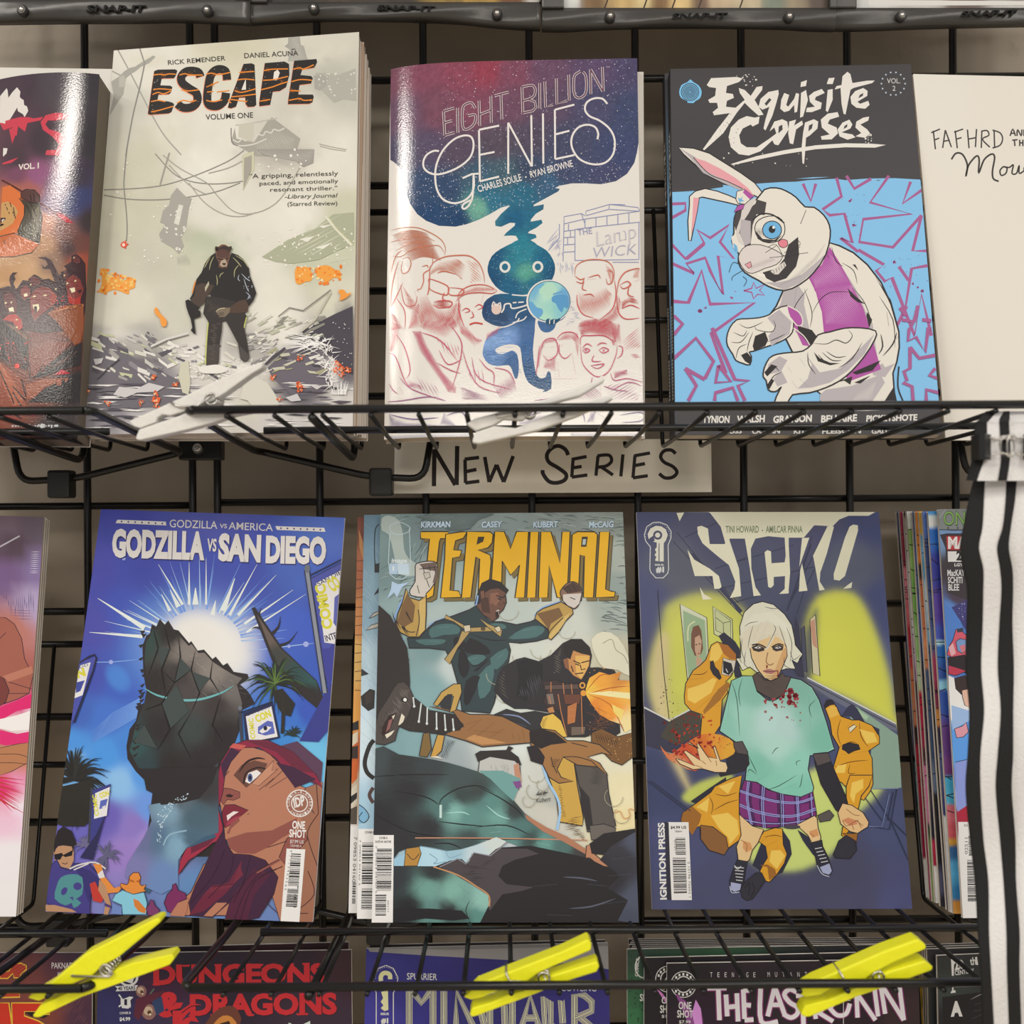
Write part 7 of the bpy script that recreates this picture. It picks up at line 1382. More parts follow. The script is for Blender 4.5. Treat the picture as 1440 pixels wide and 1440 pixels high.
# ------------------------------------------------------------------ glossy dark paperback at the left edge
def bow_left(a, b):
    t = max(0.0, min(1.0, (b-0.10)/0.10)); t = t*t*(3-2*t)
    return -3.2*t*(a-0.067-0.045*(b-0.17))**2 - 0.0012*math.exp(-max(0, 0.085-a)/0.01)
b = Book('paperback', 'glossy dark red paperback at the left edge marked VOL. I, horned crowd on its cover', 'book',
         [(-226, 88), (139, 103), (108, 618), (-270, 618)], 0.632, 10, 0.020, 'paperbacks on the upper shelf', nx=120, ny=150, bow=bow_left, page_mat=paper_edges('dark_page_edges', '#3f372f', '#8d8172', 1500))
c = b.cover
def left_art(c):
    c.field([(20, 110, '#4a3a42'), (80, 110, '#4f474b'), (130, 120, '#3a3538'), (130, 200, '#353134'), (20, 220, '#4a3a40'), (60, 200, '#45383e'), (110, 250, '#3c3440'), (20, 240, '#7a4a5e'), (50, 245, '#94587a'), (80, 260, '#6a4662'), (15, 270, '#b06a4a'), (40, 265, '#a8625a'), (70, 290, '#6a4a6c'), (110, 275, '#3a3f66'),
             (100, 290, '#3a4068'), (125, 310, '#3a3030'), (65, 310, '#b8785a'), (90, 320, '#7a5048'), (110, 345, '#6a4038'), (60, 345, '#b08058'), (20, 360, '#b98d60'), (40, 380, '#c09468'), (70, 370, '#8d6a54'), (100, 350, '#4a3434'), (110, 365, '#9a4a34'), (10, 390, '#b88a5c'), (60, 400, '#b08458'),
             (60, 470, '#6a342c'), (100, 450, '#7a4028'), (20, 480, '#3a2826'), (60, 500, '#7c4436'), (100, 500, '#4a2a24'), (100, 545, '#332c2c'), (20, 560, '#8a4632'), (50, 560, '#6a3a2e'), (80, 600, '#3a3434')], 3.3, .1, 18)
    K = '#241a1c'
    c.frame(0, 85, 5.435)
    W, R = '#e6dccf', '#cf4452'
    for q in ('-60,200 0,150 10,170 18,230 50,195 95,160 125,200 120,240 135,258 155,270 160,310 185,325 195,360 180,385 165,405 150,380 105,350 100,320 40,400 -10,430 -60,420', '-20,620 20,630 10,670 -20,690'): c.p(W, q)
    for q in ('-60,410 130,400 200,410 240,425 320,420 300,445 190,455 170,520 310,520 260,550 150,560 130,620 240,625 330,660 340,700 300,720 270,700 200,675 130,670 55,655 60,630 100,540 110,470 30,480 60,600 85,540 60,470 -20,480', '480,400 530,420 500,445 420,455 360,450 340,480 370,520 440,540 500,580 520,670 500,700 440,725 340,715 350,680 430,680 450,640 400,580 320,520 300,460 340,410 420,395', '-20,740 120,715 60,750 -20,755'): c.p(R, q)
    c.t('VOL. I', 120, 815, 290, 815, 44, '#e6d6c8', .03)
    c.p('#d8733c', '-10,940 60,930 140,1000 185,1090 180,1180 130,1310 -10,1330'); c.l('#5a2c24', 2.6, '-20,880 150,985', 0); c.l('#6a2c2a', 2.4, '290,1080 450,1180', 0); c.p('#b8283a', '440,1160 500,1185 560,1245 500,1235 435,1185')
    c.o(K, 1, '150,990 190,975 260,985 300,1030 300,1075 260,1085 220,1075 150,1040', '#5a3a36'); c.o(K, 1, '130,1040 210,1080 300,1090 320,1200 300,1400 180,1400 130,1300 180,1180 180,1100', '#4a4232')
    c.p('#6a6048', '240,1120 300,1110 290,1300 250,1380'); c.o(K, 1, '-10,1340 100,1315 300,1400 240,1470 100,1500 -10,1500', '#c2683a')
    c.p('#c89a60', '-10,1070 40,1060 100,1100 130,1150 90,1240 40,1270 0,1290 -10,1300'); c.p(K, '-10,1190 30,1190 35,1240 -10,1260'); c.e('#d8d0c4', 15, 1215, 14, 16)
    for q in ('20,1080 60,1160', '60,1070 100,1180', '90,1110 110,1200', '190,1090 260,1230 290,1390', '230,1090 280,1200', '250,1010 260,1075', '225,1020 235,1070', '20,1370 40,1400'): c.l(K, .9, q)
    c.frame(0, 340, 4.966)
    M1, M2, M3, RD = '#5e2a2c', '#7a332e', '#3a2024', '#a83028'
    c.o(K, .8, '-10,330 60,310 80,320 120,330 160,270 200,275 240,230 260,240 300,265 340,260 400,290 430,210 470,200 450,170 500,140 500,100 530,85 560,110 590,150 600,430 560,600 300,640 100,600 -10,600', M3)
    for q, k in (('20,370 60,345 100,370 125,430 115,500 60,500 30,450', M1), ('140,330 180,300 215,330 215,380 170,410 140,370', M2), ('205,390 240,330 290,310 350,320 400,380 390,430 330,480 280,520 240,560 215,500', M2), ('455,260 510,225 560,260 585,330 560,410 500,420 465,360', M2), ('500,110 530,90 560,115 560,150 510,150', M1), ('440,220 460,200 480,230 470,260 440,250', M1), ('200,260 235,232 290,265 280,300 220,320', M1), ('300,280 330,262 360,280 350,310', M3)): c.o(K, .8, q, k)
    c.p(RD, '20,545 60,510 110,505 150,545 160,600 130,620 90,560'); c.p(RD, '470,360 520,400 560,380 560,440 480,430'); c.p('#93382e', '360,340 400,380 380,440 350,420')
    for q in ('228,440 270,435 275,465 262,490 258,450 240,450 236,475', '485,325 520,318 525,345 500,355', '60,465 92,455 100,490 80,485 68,490', '165,365 190,360 195,380 170,385'): c.p('#e6d8b0', q)
    for x, y, w_ in ((240, 382, 14), (315, 375, 16), (470, 290, 9), (525, 272, 9), (40, 428, 10), (80, 425, 8), (118, 545, 9), (215, 300, 7), (118, 598, 9), (390, 330, 9), (450, 235, 7), (515, 110, 5)): c.p('#e0cf9c', [(x-w_, y+3), (x, y-8), (x+w_, y-2), (x, y+6)])
    c.p('#1d1214', '240,450 258,455 255,500 245,500'); c.p('#3a2428', '265,110 320,105 360,130 400,210 440,270 450,400 420,420 390,300 350,190 300,190 290,150 310,180 335,160 320,130 290,120'); c.p('#3a2428', '70,240 90,215 125,215 100,235 110,260 95,290 110,330 80,330 65,270')
    c.p('#8a4a2c', '330,500 420,450 580,430 580,600 560,700 520,720 400,560'); c.hatch(K, .7, '400,470 580,435 580,480 430,490', 5, 2.4, seed=4, cut=.3); c.p('#b07248', '370,495 470,450 580,432 580,448 460,470')
    c.p('#2a2022', '-10,550 60,580 190,660 200,820 190,900 100,860 -10,800'); c.p('#6a4a38', '30,565 100,590 195,665 190,690'); c.p('#4a2a2a', '20,650 110,720 180,830 150,880 60,840'); c.dots('#c83428', 20, (0, 690, 200, 880), (.5, 1.4), 4); c.e('#d8362c', 120, 868, 18); c.dots('#d83a30', 16, (350, 380, 480, 480), (.5, 1.2), 6)
    c.p('#7a4034', '200,820 320,700 500,700 400,800 280,940 210,960'); c.p('#2b2526', '240,950 330,860 450,770 570,700 560,860 440,890 300,945'); c.p('#5a4038', '320,900 470,800 570,740 420,860')
    c.p('#8d4a36', '-10,830 60,880 150,960 180,1100 190,1180 -10,1180'); c.p('#a85c40', '-10,850 50,900 110,1000 160,1120 100,1150 20,1000'); c.p('#96543c', '180,1000 300,960 480,950 440,1010 320,1010 240,1090 190,1100'); c.p('#b8303e', '380,930 430,890 490,920'); c.p('#2b2728', '250,1080 320,1020 560,900 550,1120 200,1120')
    for q in ('90,1010 180,1110', '90,1050 150,1150', '150,960 180,1080', '0,900 100,1130', '20,1180 80,1240', '60,1180 150,1235', '210,960 260,930 300,860', '205,840 210,960'): c.l(K, 1.4, q)
    c.p('#8a3a34', '-10,1190 150,1240 90,1250 -10,1230'); c.p('#a0344a', '205,1170 230,1200 250,1220 220,1215')
    c.dots('#cfcfc8', 12, (70, 1275, 400, 1295), (1, 2), 3); c.hatch('#d0cac4', 3, '70,1278 400,1276 400,1296 70,1298', 80, 4, cut=.3)
left_art(c); b.finish(M_GLOSS)
def cream_copy(label, cr, db, lean, th, col, mat=M_MATTE, pm=None, group='paperbacks on the upper shelf', kind='paperback', cat='book', art=None):
    k = Book(kind, label, cat, cr, db, lean, th, group, nx=24, ny=30, page_mat=pm)
    if isinstance(col, str): k.cover.field([(0, 0, col), (1440, 1440, col)])
    else: k.cover.field(col, 4)
    if art: art(k.cover)
    k.finish(mat); return k
cream_copy('cream paperback mostly hidden behind the glossy dark red one, a thin strip showing beside it', [(-210, 92), (158, 97), (124, 619), (-255, 619)], 0.655, 10, 0.010, '#e2dacb')
cream_copy('tan-covered paperback directly behind the misty cream one, a narrow tan strip on its right', [(168, 84), (512, 59), (501, 609), (124, 612)], 0.6565, 12, 0.006, '#c3a68c', pm=M_PAGES_TAN)
cream_copy('grey-edged paperback third in the misty stack, between the tan strip and the rearmost', [(173, 100), (516, 76), (508, 611), (128, 614)], 0.664, 11.5, 0.007, '#cdbfae')
cream_copy('rearmost paperback of the misty stack, its page edges nearest the globe paperback', [(178, 118), (520, 95), (515, 616), (134, 616)], 0.673, 11, 0.008, '#c7b9a8')
cream_copy('white paperback behind the star cloud and globe paperback, a strip at its right edge', [(556, 104), (905, 101), (907, 617), (544, 617)], 0.677, 8.5, 0.008, '#e3dacb')
# ------------------------------------------------------------------ pink comics at the left edge of the lower shelf
def pink_art(c):
    c.field([(10, 740, '#7a6470'), (50, 740, '#6a5a66'), (20, 770, '#5a4250'), (50, 800, '#8a74a0'), (10, 810, '#7a5a86'), (45, 850, '#b9a4c4'), (20, 880, '#c07868'), (10, 950, '#b86a58'), (30, 960, '#a85848'), (30, 990, '#d83a78'), (10, 1000, '#d8487c'), (40, 1010, '#f0d8e0'), (20, 1020, '#f4e6ea'), (15, 1050, '#b87048'),
             (30, 1070, '#c88058'), (10, 1110, '#e0306c'), (25, 1100, '#e890b0'), (30, 1130, '#f0e0e8'), (10, 1150, '#eebfd0'), (15, 1200, '#efe6e6'), (20, 1280, '#efe8e6')], 3.6)
    c.frame(0, 715, 2.46); K = '#3a2430'
    c.l('#cfc6cc', 1.6, '-5,135 68,95', 0); c.hatch('#e2dae2', .7, '105,150 140,150 135,230 100,230', 0, 3); c.hatch('#5a4a78', .8, '0,290 120,270 120,400 40,380', 88, 3, cut=.4); c.hatch('#6a5a86', .7, '20,340 125,345 120,390 30,380', 2, 4)
    c.o(K, .8, '-10,375 20,378 50,400 75,450 85,520 105,560 115,575 100,640 60,660 0,680 -10,680', '#a8604e'); c.p('#c07a62', '10,580 110,545 115,570 30,600'); c.o(K, .9, '-10,575 15,590 32,630 20,670 -10,690', '#7a3a34')
    for q in ('30,600 110,625', '30,640 100,640', '0,450 20,430'): c.l(K, .7, q)
    c.p('#e0246c', '-5,690 60,665 112,640 110,690 60,700 0,735'); c.p('#f6eaee', '-5,730 60,715 105,700 100,765 40,770 -5,760'); c.p('#e02a70', '-5,765 60,780 112,770 105,810 20,820 -5,815'); c.o(K, .7, '-5,830 60,815 100,810 95,880 40,910 -5,925', '#b87a52'); c.l(K, .6, '0,850 60,850 95,860'); c.l(K, .6, '-5,880 50,880 90,885')
    for i in range(16): y = 930+i*5; c.l('#e0306c' if i % 3 else '#c03a30', 2.4, [(-5, y), (random.Random(i).uniform(40, 95), y+10+i*3)], 0, 2)
for i in range(3):
    o = 2.6*i
    cream_copy(('pink and purple comic at the left edge of the lower shelf, front of its stack', 'comic directly behind the pink and purple front comic, only its thin edge showing', 'rearmost comic of the pink and purple stack at the left edge')[i],
               [(-280, 718+2*i), (62+o, 727+2*i), (22.5+o*1.3, 1289-2*i), (-345, 1289-2*i)], 0.658+.0042*i, 10, 0.0032, '#8d7480', M_SATIN, group='comics on the lower shelf', kind='comic_book', cat='comic', art=pink_art)
# ------------------------------------------------------------------ fanned comics behind the webbing
FAN = [('blue-edged comic at the back left of the fan', 1261, 1299, 1260, '720#46507c 800#2e2c44 950#4a3f7a 1040#5a5fa0 1090#4f9ac0 1128#4fa0c4 1140#e8e2da 1250#e8e2da'),
       ('crimson and orange comic, second from the back left of the fan', 1265, 1302, 1262, '720#9c2f4a 790#a0304a 808#e0808c 870#d86a74 890#c02c40 930#d04848 950#e08050 1010#e08a60 1030#3a2020 1060#b0243c 1200#a82048 1212#e8e2da 1260#e8e2da'),
       ('comic with dark top and pale middle, third from the back left', 1271, 1308, 1265, '720#2a2024 735#c8b8a8 760#d8d4c8 860#ddd8cc 930#c9a0c0 950#b070a8 965#2a1c24 1010#a01838 1160#a01c48 1260#b02060'),
       ('green-striped comic in the fan, left of the blue and orange ones', 1275, 1312, 1268, '720#e6e2d8 735#d8d8c8 755#8fb05c 850#7aa850 900#98bc74 960#c0d0a0 985#c02840 1040#b02848 1060#5a3038 1090#e080a8 1150#e48ab0 1165#3a5030 1190#7a9a50 1265#8aa860'),
       ('slate-blue comic in the fan between green and orange ones', 1283, 1316, 1270, '720#5a6a90 800#4a5f8c 880#3f5a94 920#34486c 950#2a2a34 1040#3a3040 1110#4a3c48 1170#2a2a38 1190#c83050 1215#b02c44 1220#e8e2da 1270#e8e2da'),
       ('orange-topped comic in the middle of the fan', 1287, 1323, 1275, '720#e08a30 785#e08228 800#3a2a28 830#c87048 870#d07850 910#e09060 935#d88858 945#4a5a78 1050#40506a 1100#6a7488 1130#2a2628 1200#1f1c22 1240#55546a 1275#2a2830'),
       ('comic with yellow top and pale blue middle in the fan', 1292, 1332, 1280, '720#e8b840 748#e2b040 758#7ab8d8 800#6fb0d0 835#c8d8e0 870#b8d0dc 890#8fc0d8 920#3a5a78 980#2a2630 1060#1f1c22 1160#282430 1230#3a3848 1280#5a5670'),
       ('blue comic with crimson patches, third from the front of the fan', 1297, 1336, 1283, '720#5a78b8 800#3a4a78 860#4a5a88 900#5a6a98 940#b04060 985#8a2f48 1010#d89040 1030#3a3444 1080#5a6088 1145#4a5080 1150#e8e2da 1280#e8e2da'),
       ('violet and sky-blue comic just behind the front comic of the fan', 1305, 1341, 1285, '718#3f9ad8 732#eef4f6 750#2a6fc0 800#3a3f98 860#5a4098 895#4a58b0 903#b8e0ec 910#2f70b8 950#3a5aa0 965#9ad4ea 975#3a5aa8 1050#6a4080 1085#7a4078 1100#4fb0d0 1125#58b8d4 1140#e07880 1172#d86068 1185#d8a040 1195#3f6a98 1225#5fb0d4 1262#3f86b4 1270#d09040 1285#d89a4a')]
for i, (lb, xt, xb, yb, cols) in enumerate(FAN):
    k = len(FAN)-i; cl = [(0, float(s.split('#')[0]), '#'+s.split('#')[1]) for s in cols.split()]
    def fan_art(c, cl=cl, i=i, xt=xt, xb=xb):
        ys = np.array([q[1] for q in cl]); K = np.array([lin(q[2]) for q in cl]); j = c.gp[:, 1]+6*(c.vnoise(9, i)-.5)
        idx = np.clip(np.searchsorted(ys, j)-1, 0, len(ys)-1); nx_ = np.clip(idx+1, 0, len(ys)-1); t = np.clip((j-ys[idx])/np.maximum(1, ys[nx_]-ys[idx]), 0, 1)[:, None]; t = np.clip((t-.5)*3+.5, 0, 1)
        c.base = (K[idx]*(1-t)+K[nx_]*t)*(0.85+.3*c.vnoise(6, i+9))[:, None]
        r2 = random.Random(i)
        for _ in range(16): y = r2.uniform(740, 1140); x = xt+(xb-xt)*(y-720)/560; c.l('#231d24', 1, [(x, y), (x+r2.uniform(8, 16), y+r2.uniform(-5, 8))], 0)
    b = Book('comic_book', lb, 'comic', [(xt, 719), (1600, 719), (1640, yb), (xb, yb)], 0.659+k*0.0040-(0.0 if k else 0), 11.0, 0.0026, 'comics on the lower shelf', nx=60, ny=220)
    fan_art(b.cover); b.finish(M_SATIN)
b = Book('comic_book', 'front comic of the fan, partly behind the striped webbing, green ON lettering at its top', 'comic', [(1319, 716), (1660, 712), (1720, 1290), (1354, 1291)], 0.656, 11.5, 0.0022, 'comics on the lower shelf', nx=90, ny=150)
c = b.cover
def fan_front(c):
    c.field([(1330, 725, '#8b8d86'), (1360, 735, '#85878a'), (1340, 755, '#5f6a8a'), (1325, 755, '#7fa0c4'), (1340, 800, '#3a3034'), (1345, 840, '#4a3a4a'), (1355, 860, '#3c3566'), (1335, 855, '#5c86c8'), (1335, 900, '#4f90d8'), (1350, 930, '#4a70b8'), (1340, 990, '#d8dce8'), (1345, 1040, '#5a9ae0'), (1350, 1060, '#6ab4ea'),
             (1350, 1090, '#7a90d0'), (1350, 1130, '#a0b0e0'), (1350, 1145, '#a0304a'), (1360, 1200, '#ece6de'), (1360, 1280, '#ece6de')], 4)
    K = '#1f1a22'; c.frame(1240, 700, 4.8)
    c.p('#8c8f8c', '380,75 900,75 900,215 388,215 385,140'); c.l('#3a3d40', .9, '388,215 900,217', 0); c.l('#a8aaa6', 1, '385,140 430,80', 0)
    c.t('ONE WORLD', 416, 186, 1000, 186, 96, '#2f4a24', .03); c.t('ONE WORLD', 418, 183, 998, 183, 90, '#8dbb5c', .0)
    for x in (448, 512, 576): c.e('#4f5456', x, 204, 7)
    c.p('#7ea0c8', '390,225 900,225 900,250 430,255 430,340 400,270'); c.p('#3a3036', '392,250 430,340 440,640 600,700 900,700 900,240 440,240')
    c.o('#7a1a20', 1, '435,258 900,262 900,355 440,352', '#c23238'); c.t('MARVEL', 447, 340, 760, 340, 78, '#efe6de', .05); c.p('#ece6de', '445,362 900,362 900,432 447,432'); c.t('25', 503, 420, 570, 420, 62, '#262226', .05); c.t('LGY#779', 490, 462, 610, 462, 20, '#e6e0da', .03)
    for t_, y, x1 in (('MacKAY', 527, 560), ('SCHITI', 576, 544), ('BLEE', 625, 522)): c.t(t_, 443+(y-527)*.06, y, x1, y, 42, '#e6e0da', .02)
    c.p('#4f80c8', '420,715 480,760 530,830 560,900 600,1000 450,1060 440,940'); c.p('#3d3a78', '470,740 600,680 600,900 560,880 530,820'); c.dots('#d8d0e8', 16, (520, 700, 600, 860), (.3, .7), 4)
    c.o(K, .8, '440,1060 455,1000 480,960 500,890 545,880 550,910 575,930 580,1060 540,1080 480,1080', '#d85a6a'); c.p('#e8b0b0', '450,1010 480,980 500,1050 470,1070'); c.o(K, .8, '500,970 530,950 570,960 575,1030 540,1050 510,1030', '#7a9ac8'); c.p('#d87a80', '525,1000 565,990 565,1035 540,1045'); c.p('#3a3a48', '505,885 550,880 548,905 510,910')
    c.o(K, .8, '445,1080 560,1060 600,1150 580,1190 450,1130', '#2a2026'); c.o(K, .8, '450,1130 520,1150 570,1170 500,1200 450,1190', '#c23a50'); c.p('#efeae6', '450,1200 520,1230 600,1300 600,1480 460,1500'); c.o(K, .8, '490,1220 560,1200 600,1240 600,1300 540,1330 500,1290', '#3a2a28'); c.o(K, .8, '540,1300 590,1290 600,1420 560,1400 545,1350', '#e6b8a0'); c.p('#a0bce0', '470,1400 600,1440 600,1640 480,1640')
    c.frame(1240, 1000, 4.8)
    c.p('#5f9ee6', '470,130 600,60 600,330 490,340'); c.o(K, .8, '490,120 545,100 570,75 585,140 550,175 505,180', '#e09aa4'); c.p('#8f9cd8', '495,345 600,325 600,640 510,680'); c.l(K, .7, '495,345 580,325', 0); c.p('#b0263c', '510,680 600,620 600,748 515,748')
    c.p('#ece6de', '515,748 900,748 900,1402 548,1402'); c.t('RATED T', 556, 780, 640, 780, 18, '#3a3634', .0); c.t('02511', 580, 965, 580, 855, 20, '#3a3634', .0, 0); c.barcode('582,840 640,840 640,975 588,975', 30, 3, True); c.barcode('575,1005 700,1005 700,1285 580,1285', 40, 4, True)
fan_front(c); b.finish(M_SATIN)
# ------------------------------------------------------------------ tops of the comics on the shelf below
def low(label, cr, db, lean, field, art, th=0.0024, nx=70, ny=60, cat='comic'):
    b = Book('comic_book', label, cat, cr, db, lean, th, 'comics on the lowest shelf', nx=nx, ny=ny); b.cover.field(field, 3.4, .06, 14)
    if art: art(b.cover)
    return b.finish(M_SATIN)
def a_red(c):
    c.frame(0, 1320, 5.538); K, Y, R = '#1f1418', '#e6b63c', '#c8321e'
    for q in ('105,195 160,190 205,210 205,240 160,280 155,305 110,305 100,270 60,310 0,310 0,270 70,250', '-20,440 60,420 150,420 155,455 -20,460'): c.o(Y, 1.4, q, '#b8402a')
    for q in ('-30,500 70,500 95,680 95,760 -30,760', '90,500 385,500 385,590 280,590 280,570 190,570 190,600 300,640 380,690 380,760 100,760'): c.o(K, 2.6, q, Y); c.o(Y, 1.5, q, R)
    c.p(K, '190,570 280,570 280,590 385,595 340,620 240,605'); c.t('PAKNADEL', 402, 232, 612, 232, 46, '#d8cdc6', .01); c.t('MA', 450, 305, 492, 305, 46, '#d8cdc6', .01); c.hatch('#7a4a4a', .6, '400,520 700,380 710,700 400,700', -55, 3, cut=.5); c.hatch('#5a3038', .6, '0,150 380,150 330,400 0,400', -30, 4, cut=.5)
low('maroon comic with orange lettering at the bottom left, below the yellow clothespin', [(-230, 1340), (129, 1340), (127, 1950), (-250, 1950)], 0.669, 9, [(0, 1345, '#4a2f38'), (110, 1345, '#3f2a38'), (20, 1380, '#7a4038'), (100, 1380, '#5c3440'), (60, 1420, '#7a3c30'), (120, 1430, '#4a2c3c')], a_red)
low('dark comic behind the one with the big red fantasy lettering, its top edge showing above', [(146, 1334), (490, 1325), (497, 1940), (128, 1940)], 0.675, 9, [(150, 1335, '#2a2028'), (480, 1335, '#3a2028')], None)
def a_dnd(c):
    R, W = '#c42a30', '#d8d4cc'
    c.frame(250, 1320, 5.538)
    def serif(t_, x0, y0, x1, y1, h): c.t(t_, x0+4, y0+4, x1+4, y1+4, h, '#2a1018', .05); c.t(t_, x0, y0, x1, y1, h, R, .045)
    serif('DUNGEONS', -190, 352, 1150, 340, 150); serif('DRAGONS', 95, 592, 1240, 580, 160); c.t('&', -160, 600, 60, 598, 190, R, .05)
    for x0, x1, y in ((-195, -150, 210), (-190, -140, 352), (40, 90, 205), (165, 215, 205), (290, 340, 200), (520, 560, 195), (640, 660, 200), (860, 900, 195), (975, 1020, 190), (1140, 1160, 190), (90, 130, 592), (260, 300, 590), (430, 470, 590), (550, 590, 590), (930, 1010, 582)): c.p(R, [(x0-8, y), (x1+8, y-3), (x1, y+12), (x0, y+14)])
    c.p('#2a1820', '-60,560 20,540 40,600 -20,640'); c.p(R, '-40,560 20,560 110,500 185,515 120,530 100,560 60,600 30,640 80,610 130,600 165,650 100,640 60,700 -40,720'); c.l('#2a1018', .9, '30,580 100,530 170,520')
    c.p('#6a3a2c', '230,640 300,560 400,520 470,560 480,680 220,700', 2); c.p('#c9803a', '290,650 350,600 420,610 460,690 280,700', 2); c.p('#3a2018', '330,660 400,640 420,690 320,700')
    c.p('#cfd8c8', '980,665 1030,640 1035,700 970,700'); c.p('#cfd8c8', '860,655 885,660 880,690')
    c.frame(0, 1320, 5.538)
    c.e(W, 1000, 300, 78, 72); c.e('#231f34', 1000, 300, 60, 56); c.p(W, '965,330 975,270 1010,290 1030,250 1050,290 1030,350'); c.p(W, '895,370 1075,362 1060,385 1075,402 900,410 915,388'); c.t('40 YEARS', 920, 402, 1055, 396, 28, '#231f34', .03)
    c.p(W, '940,455 960,470 1010,450 1040,455 1015,480 1020,520 1000,545 950,540 940,500'); c.l(W, 2, '925,435 945,460', 0); c.l(W, 2, '1010,520 1015,535', 0); c.l(W, 1.6, '925,530 945,515', 0); c.t('1', 968, 515, 990, 515, 44, '#231f34', .05); c.t('COVER B', 932, 588, 1018, 586, 18, W, .02); c.t('$4.99', 932, 640, 1015, 638, 28, W, .03)
    for x, y, r in ((1100, 410, 42), (1160, 570, 56)): c.e('#8a6258', x, y, r, r*1.1); c.e('#c0a48a', x-6, y-8, r*.62); c.e('#5a3a20', x+4, y+4, r*.3); c.e('#e6dcb8', x+10, y+20, r*.14)
    c.l('#5a6a5a', 1.6, '1140,500 1150,460 1200,390'); c.p('#2f3f60', '1180,480 1260,450 1280,560 1220,600'); c.p('#5a2434', '1060,470 1200,420 1290,400 1260,440 1140,520 1080,640 1040,600')
low('dark plum comic with big red fantasy lettering at the bottom', [(139, 1341), (494, 1336), (500, 1950), (120, 1950)], 0.667, 9, [(150, 1345, '#2c2848'), (160, 1430, '#2f2c58'), (250, 1345, '#26202c'), (400, 1345, '#2c1c28'), (490, 1350, '#3a2028'), (230, 1400, '#3f2038'), (320, 1380, '#2a1e2c'), (450, 1430, '#3a2836'), (240, 1435, '#3a2c44')], a_dnd)
low('comic behind the indigo one, its thin top edge showing', [(520, 1329), (851, 1322), (868, 1940), (504, 1940)], 0.675, 9, [(520, 1335, '#3a3638'), (850, 1335, '#4a4646')], None)
def a_ind(c):
    c.frame(505, 1320, 3.945); Y, W, N = '#dcd6a0', '#dcd8c8', '#332c72'
    c.p('#96908c', '40,45 1385,15 1385,170 1200,140 820,118 400,95 60,72'); c.p('#7f7a78', '60,50 700,38 1385,20 1385,40 500,62')
    c.l(W, .9, '95,480 95,300 80,250 80,210 105,165 150,148 190,165 215,215 210,265 190,300 190,480', 0); c.l(Y, 6.2, '122,235 120,215 130,195 150,190 170,200 172,225'); c.p(Y, '122,295 160,285 162,395 140,402 120,385 135,370 120,350 133,330'); c.t('ISSUE', 120, 423, 165, 423, 12, W, .04); c.t('#1', 122, 468, 162, 468, 28, W, .06)
    for i in range(16): a = math.radians(175+i*12.5); c.e(W, 148+58*math.cos(a), 215+56*math.sin(a), 2.4, n=5)
    c.t('SPURRIER', 265, 226, 432, 230, 36, W, .005); c.t('L', 662, 222, 680, 224, 20, W, .0); c.t('COWLING', 1120, 290, 1315, 292, 34, W, .0)
    segs = ['278,290 278,500', '292,285 345,355 398,290', '410,285 410,500', '470,290 470,500', '538,500 538,290 640,500', '700,500 660,340', '725,380 725,500', '805,370 810,500', '850,330 850,500', '900,500 950,315 1000,500', '925,440 985,440', '1025,320 1035,500', '1060,325 1060,470 1090,500', '1120,330 1130,470', '1195,500 1195,315 1250,315 1290,350 1290,400 1200,440', '1230,440 1300,500', '760,300 690,300']
    for q in segs: c.l(Y, 9.0, q, 0)
    for q in segs: c.l(N, 7.4, q, 0)
    for q in segs: c.l(Y, 5.2, q, 0)
    for q in segs: c.l(N, 3.6, q, 0)
    for q in segs: c.l(Y, 1.2, q, 0)
    c.p(N, '1015,312 1160,318 1130,345 1095,338 1075,350 1050,335')
low('indigo comic with cream maze-like lettering at the bottom, below the middle yellow clothespin', [(515, 1334), (855, 1326), (870, 1950), (500, 1950)], 0.668, 9, [(520, 1345, '#3a3682'), (560, 1380, '#332f78'), (700, 1370, '#322c70'), (850, 1380, '#332d70'), (700, 1430, '#2d2866'), (520, 1430, '#403a8c')], a_ind)
W2 = '#dcd6cc'
def badge(c, x, y):
    c.e(W2, x, y, 100, 104, n=28); c.e('#241e22', x, y, 94, 98, n=28); c.e(W2, x, y, 62, 66, n=24); c.e('#241e22', x, y, 54, 58, n=24); c.p(W2, [(x-40, y+25), (x-10, y-20), (x+20, y-35), (x+45, y-5), (x, y+10), (x-25, y+35)])
    for i in range(15): a = math.radians(200+i*23); c.p(W2, [(x+78*math.cos(a)+dx, y+80*math.sin(a)+dy) for dx, dy in ((-7, -11), (8, -9), (7, 11), (-8, 9))])
# the tall stack with the white brush lettering: plain copies behind, then three whose left edges show
for i in range(9):
    y = 1321+2.6*i
    low(f'dark comic in the stack behind the white brush lettering, {("rearmost", "second", "third", "fourth", "fifth", "sixth", "seventh", "eighth", "ninth")[i]} top edge from the back', [(884+(i*5) % 7, y), (1284+(i*3) % 9, y-2), (1302, 1930), (893, 1930)], 0.6905-.0030*i, 9, [(900, 1330, '#3a3436'), (1280, 1330, '#332e30')], None, .0026, 10, 10)
def a_green(c):
    c.frame(870, 1310, 5.538); c.dots('#1c2a20', 60, (70, 150, 190, 720), (.5, 1.4), 3); c.l('#cfcabf', 1.4, [(195+65*math.cos(a*.2), 275+85*math.sin(a*.2)) for a in range(8, 25)], 3); c.t('SHOT', 165, 540, 300, 540, 54, W2, .02); c.t('COMICS', 150, 350, 160, 210, 24, W2, .02)
low('green comic in the brush-lettered stack, a narrow green strip at its left', [(882, 1335), (1270, 1328), (1290, 1950), (884, 1950)], 0.6615, 9, [(890, 1340, '#2f4636'), (890, 1400, '#2f5a3a'), (890, 1435, '#356a42'), (1200, 1400, '#2a2a2c')], a_green)
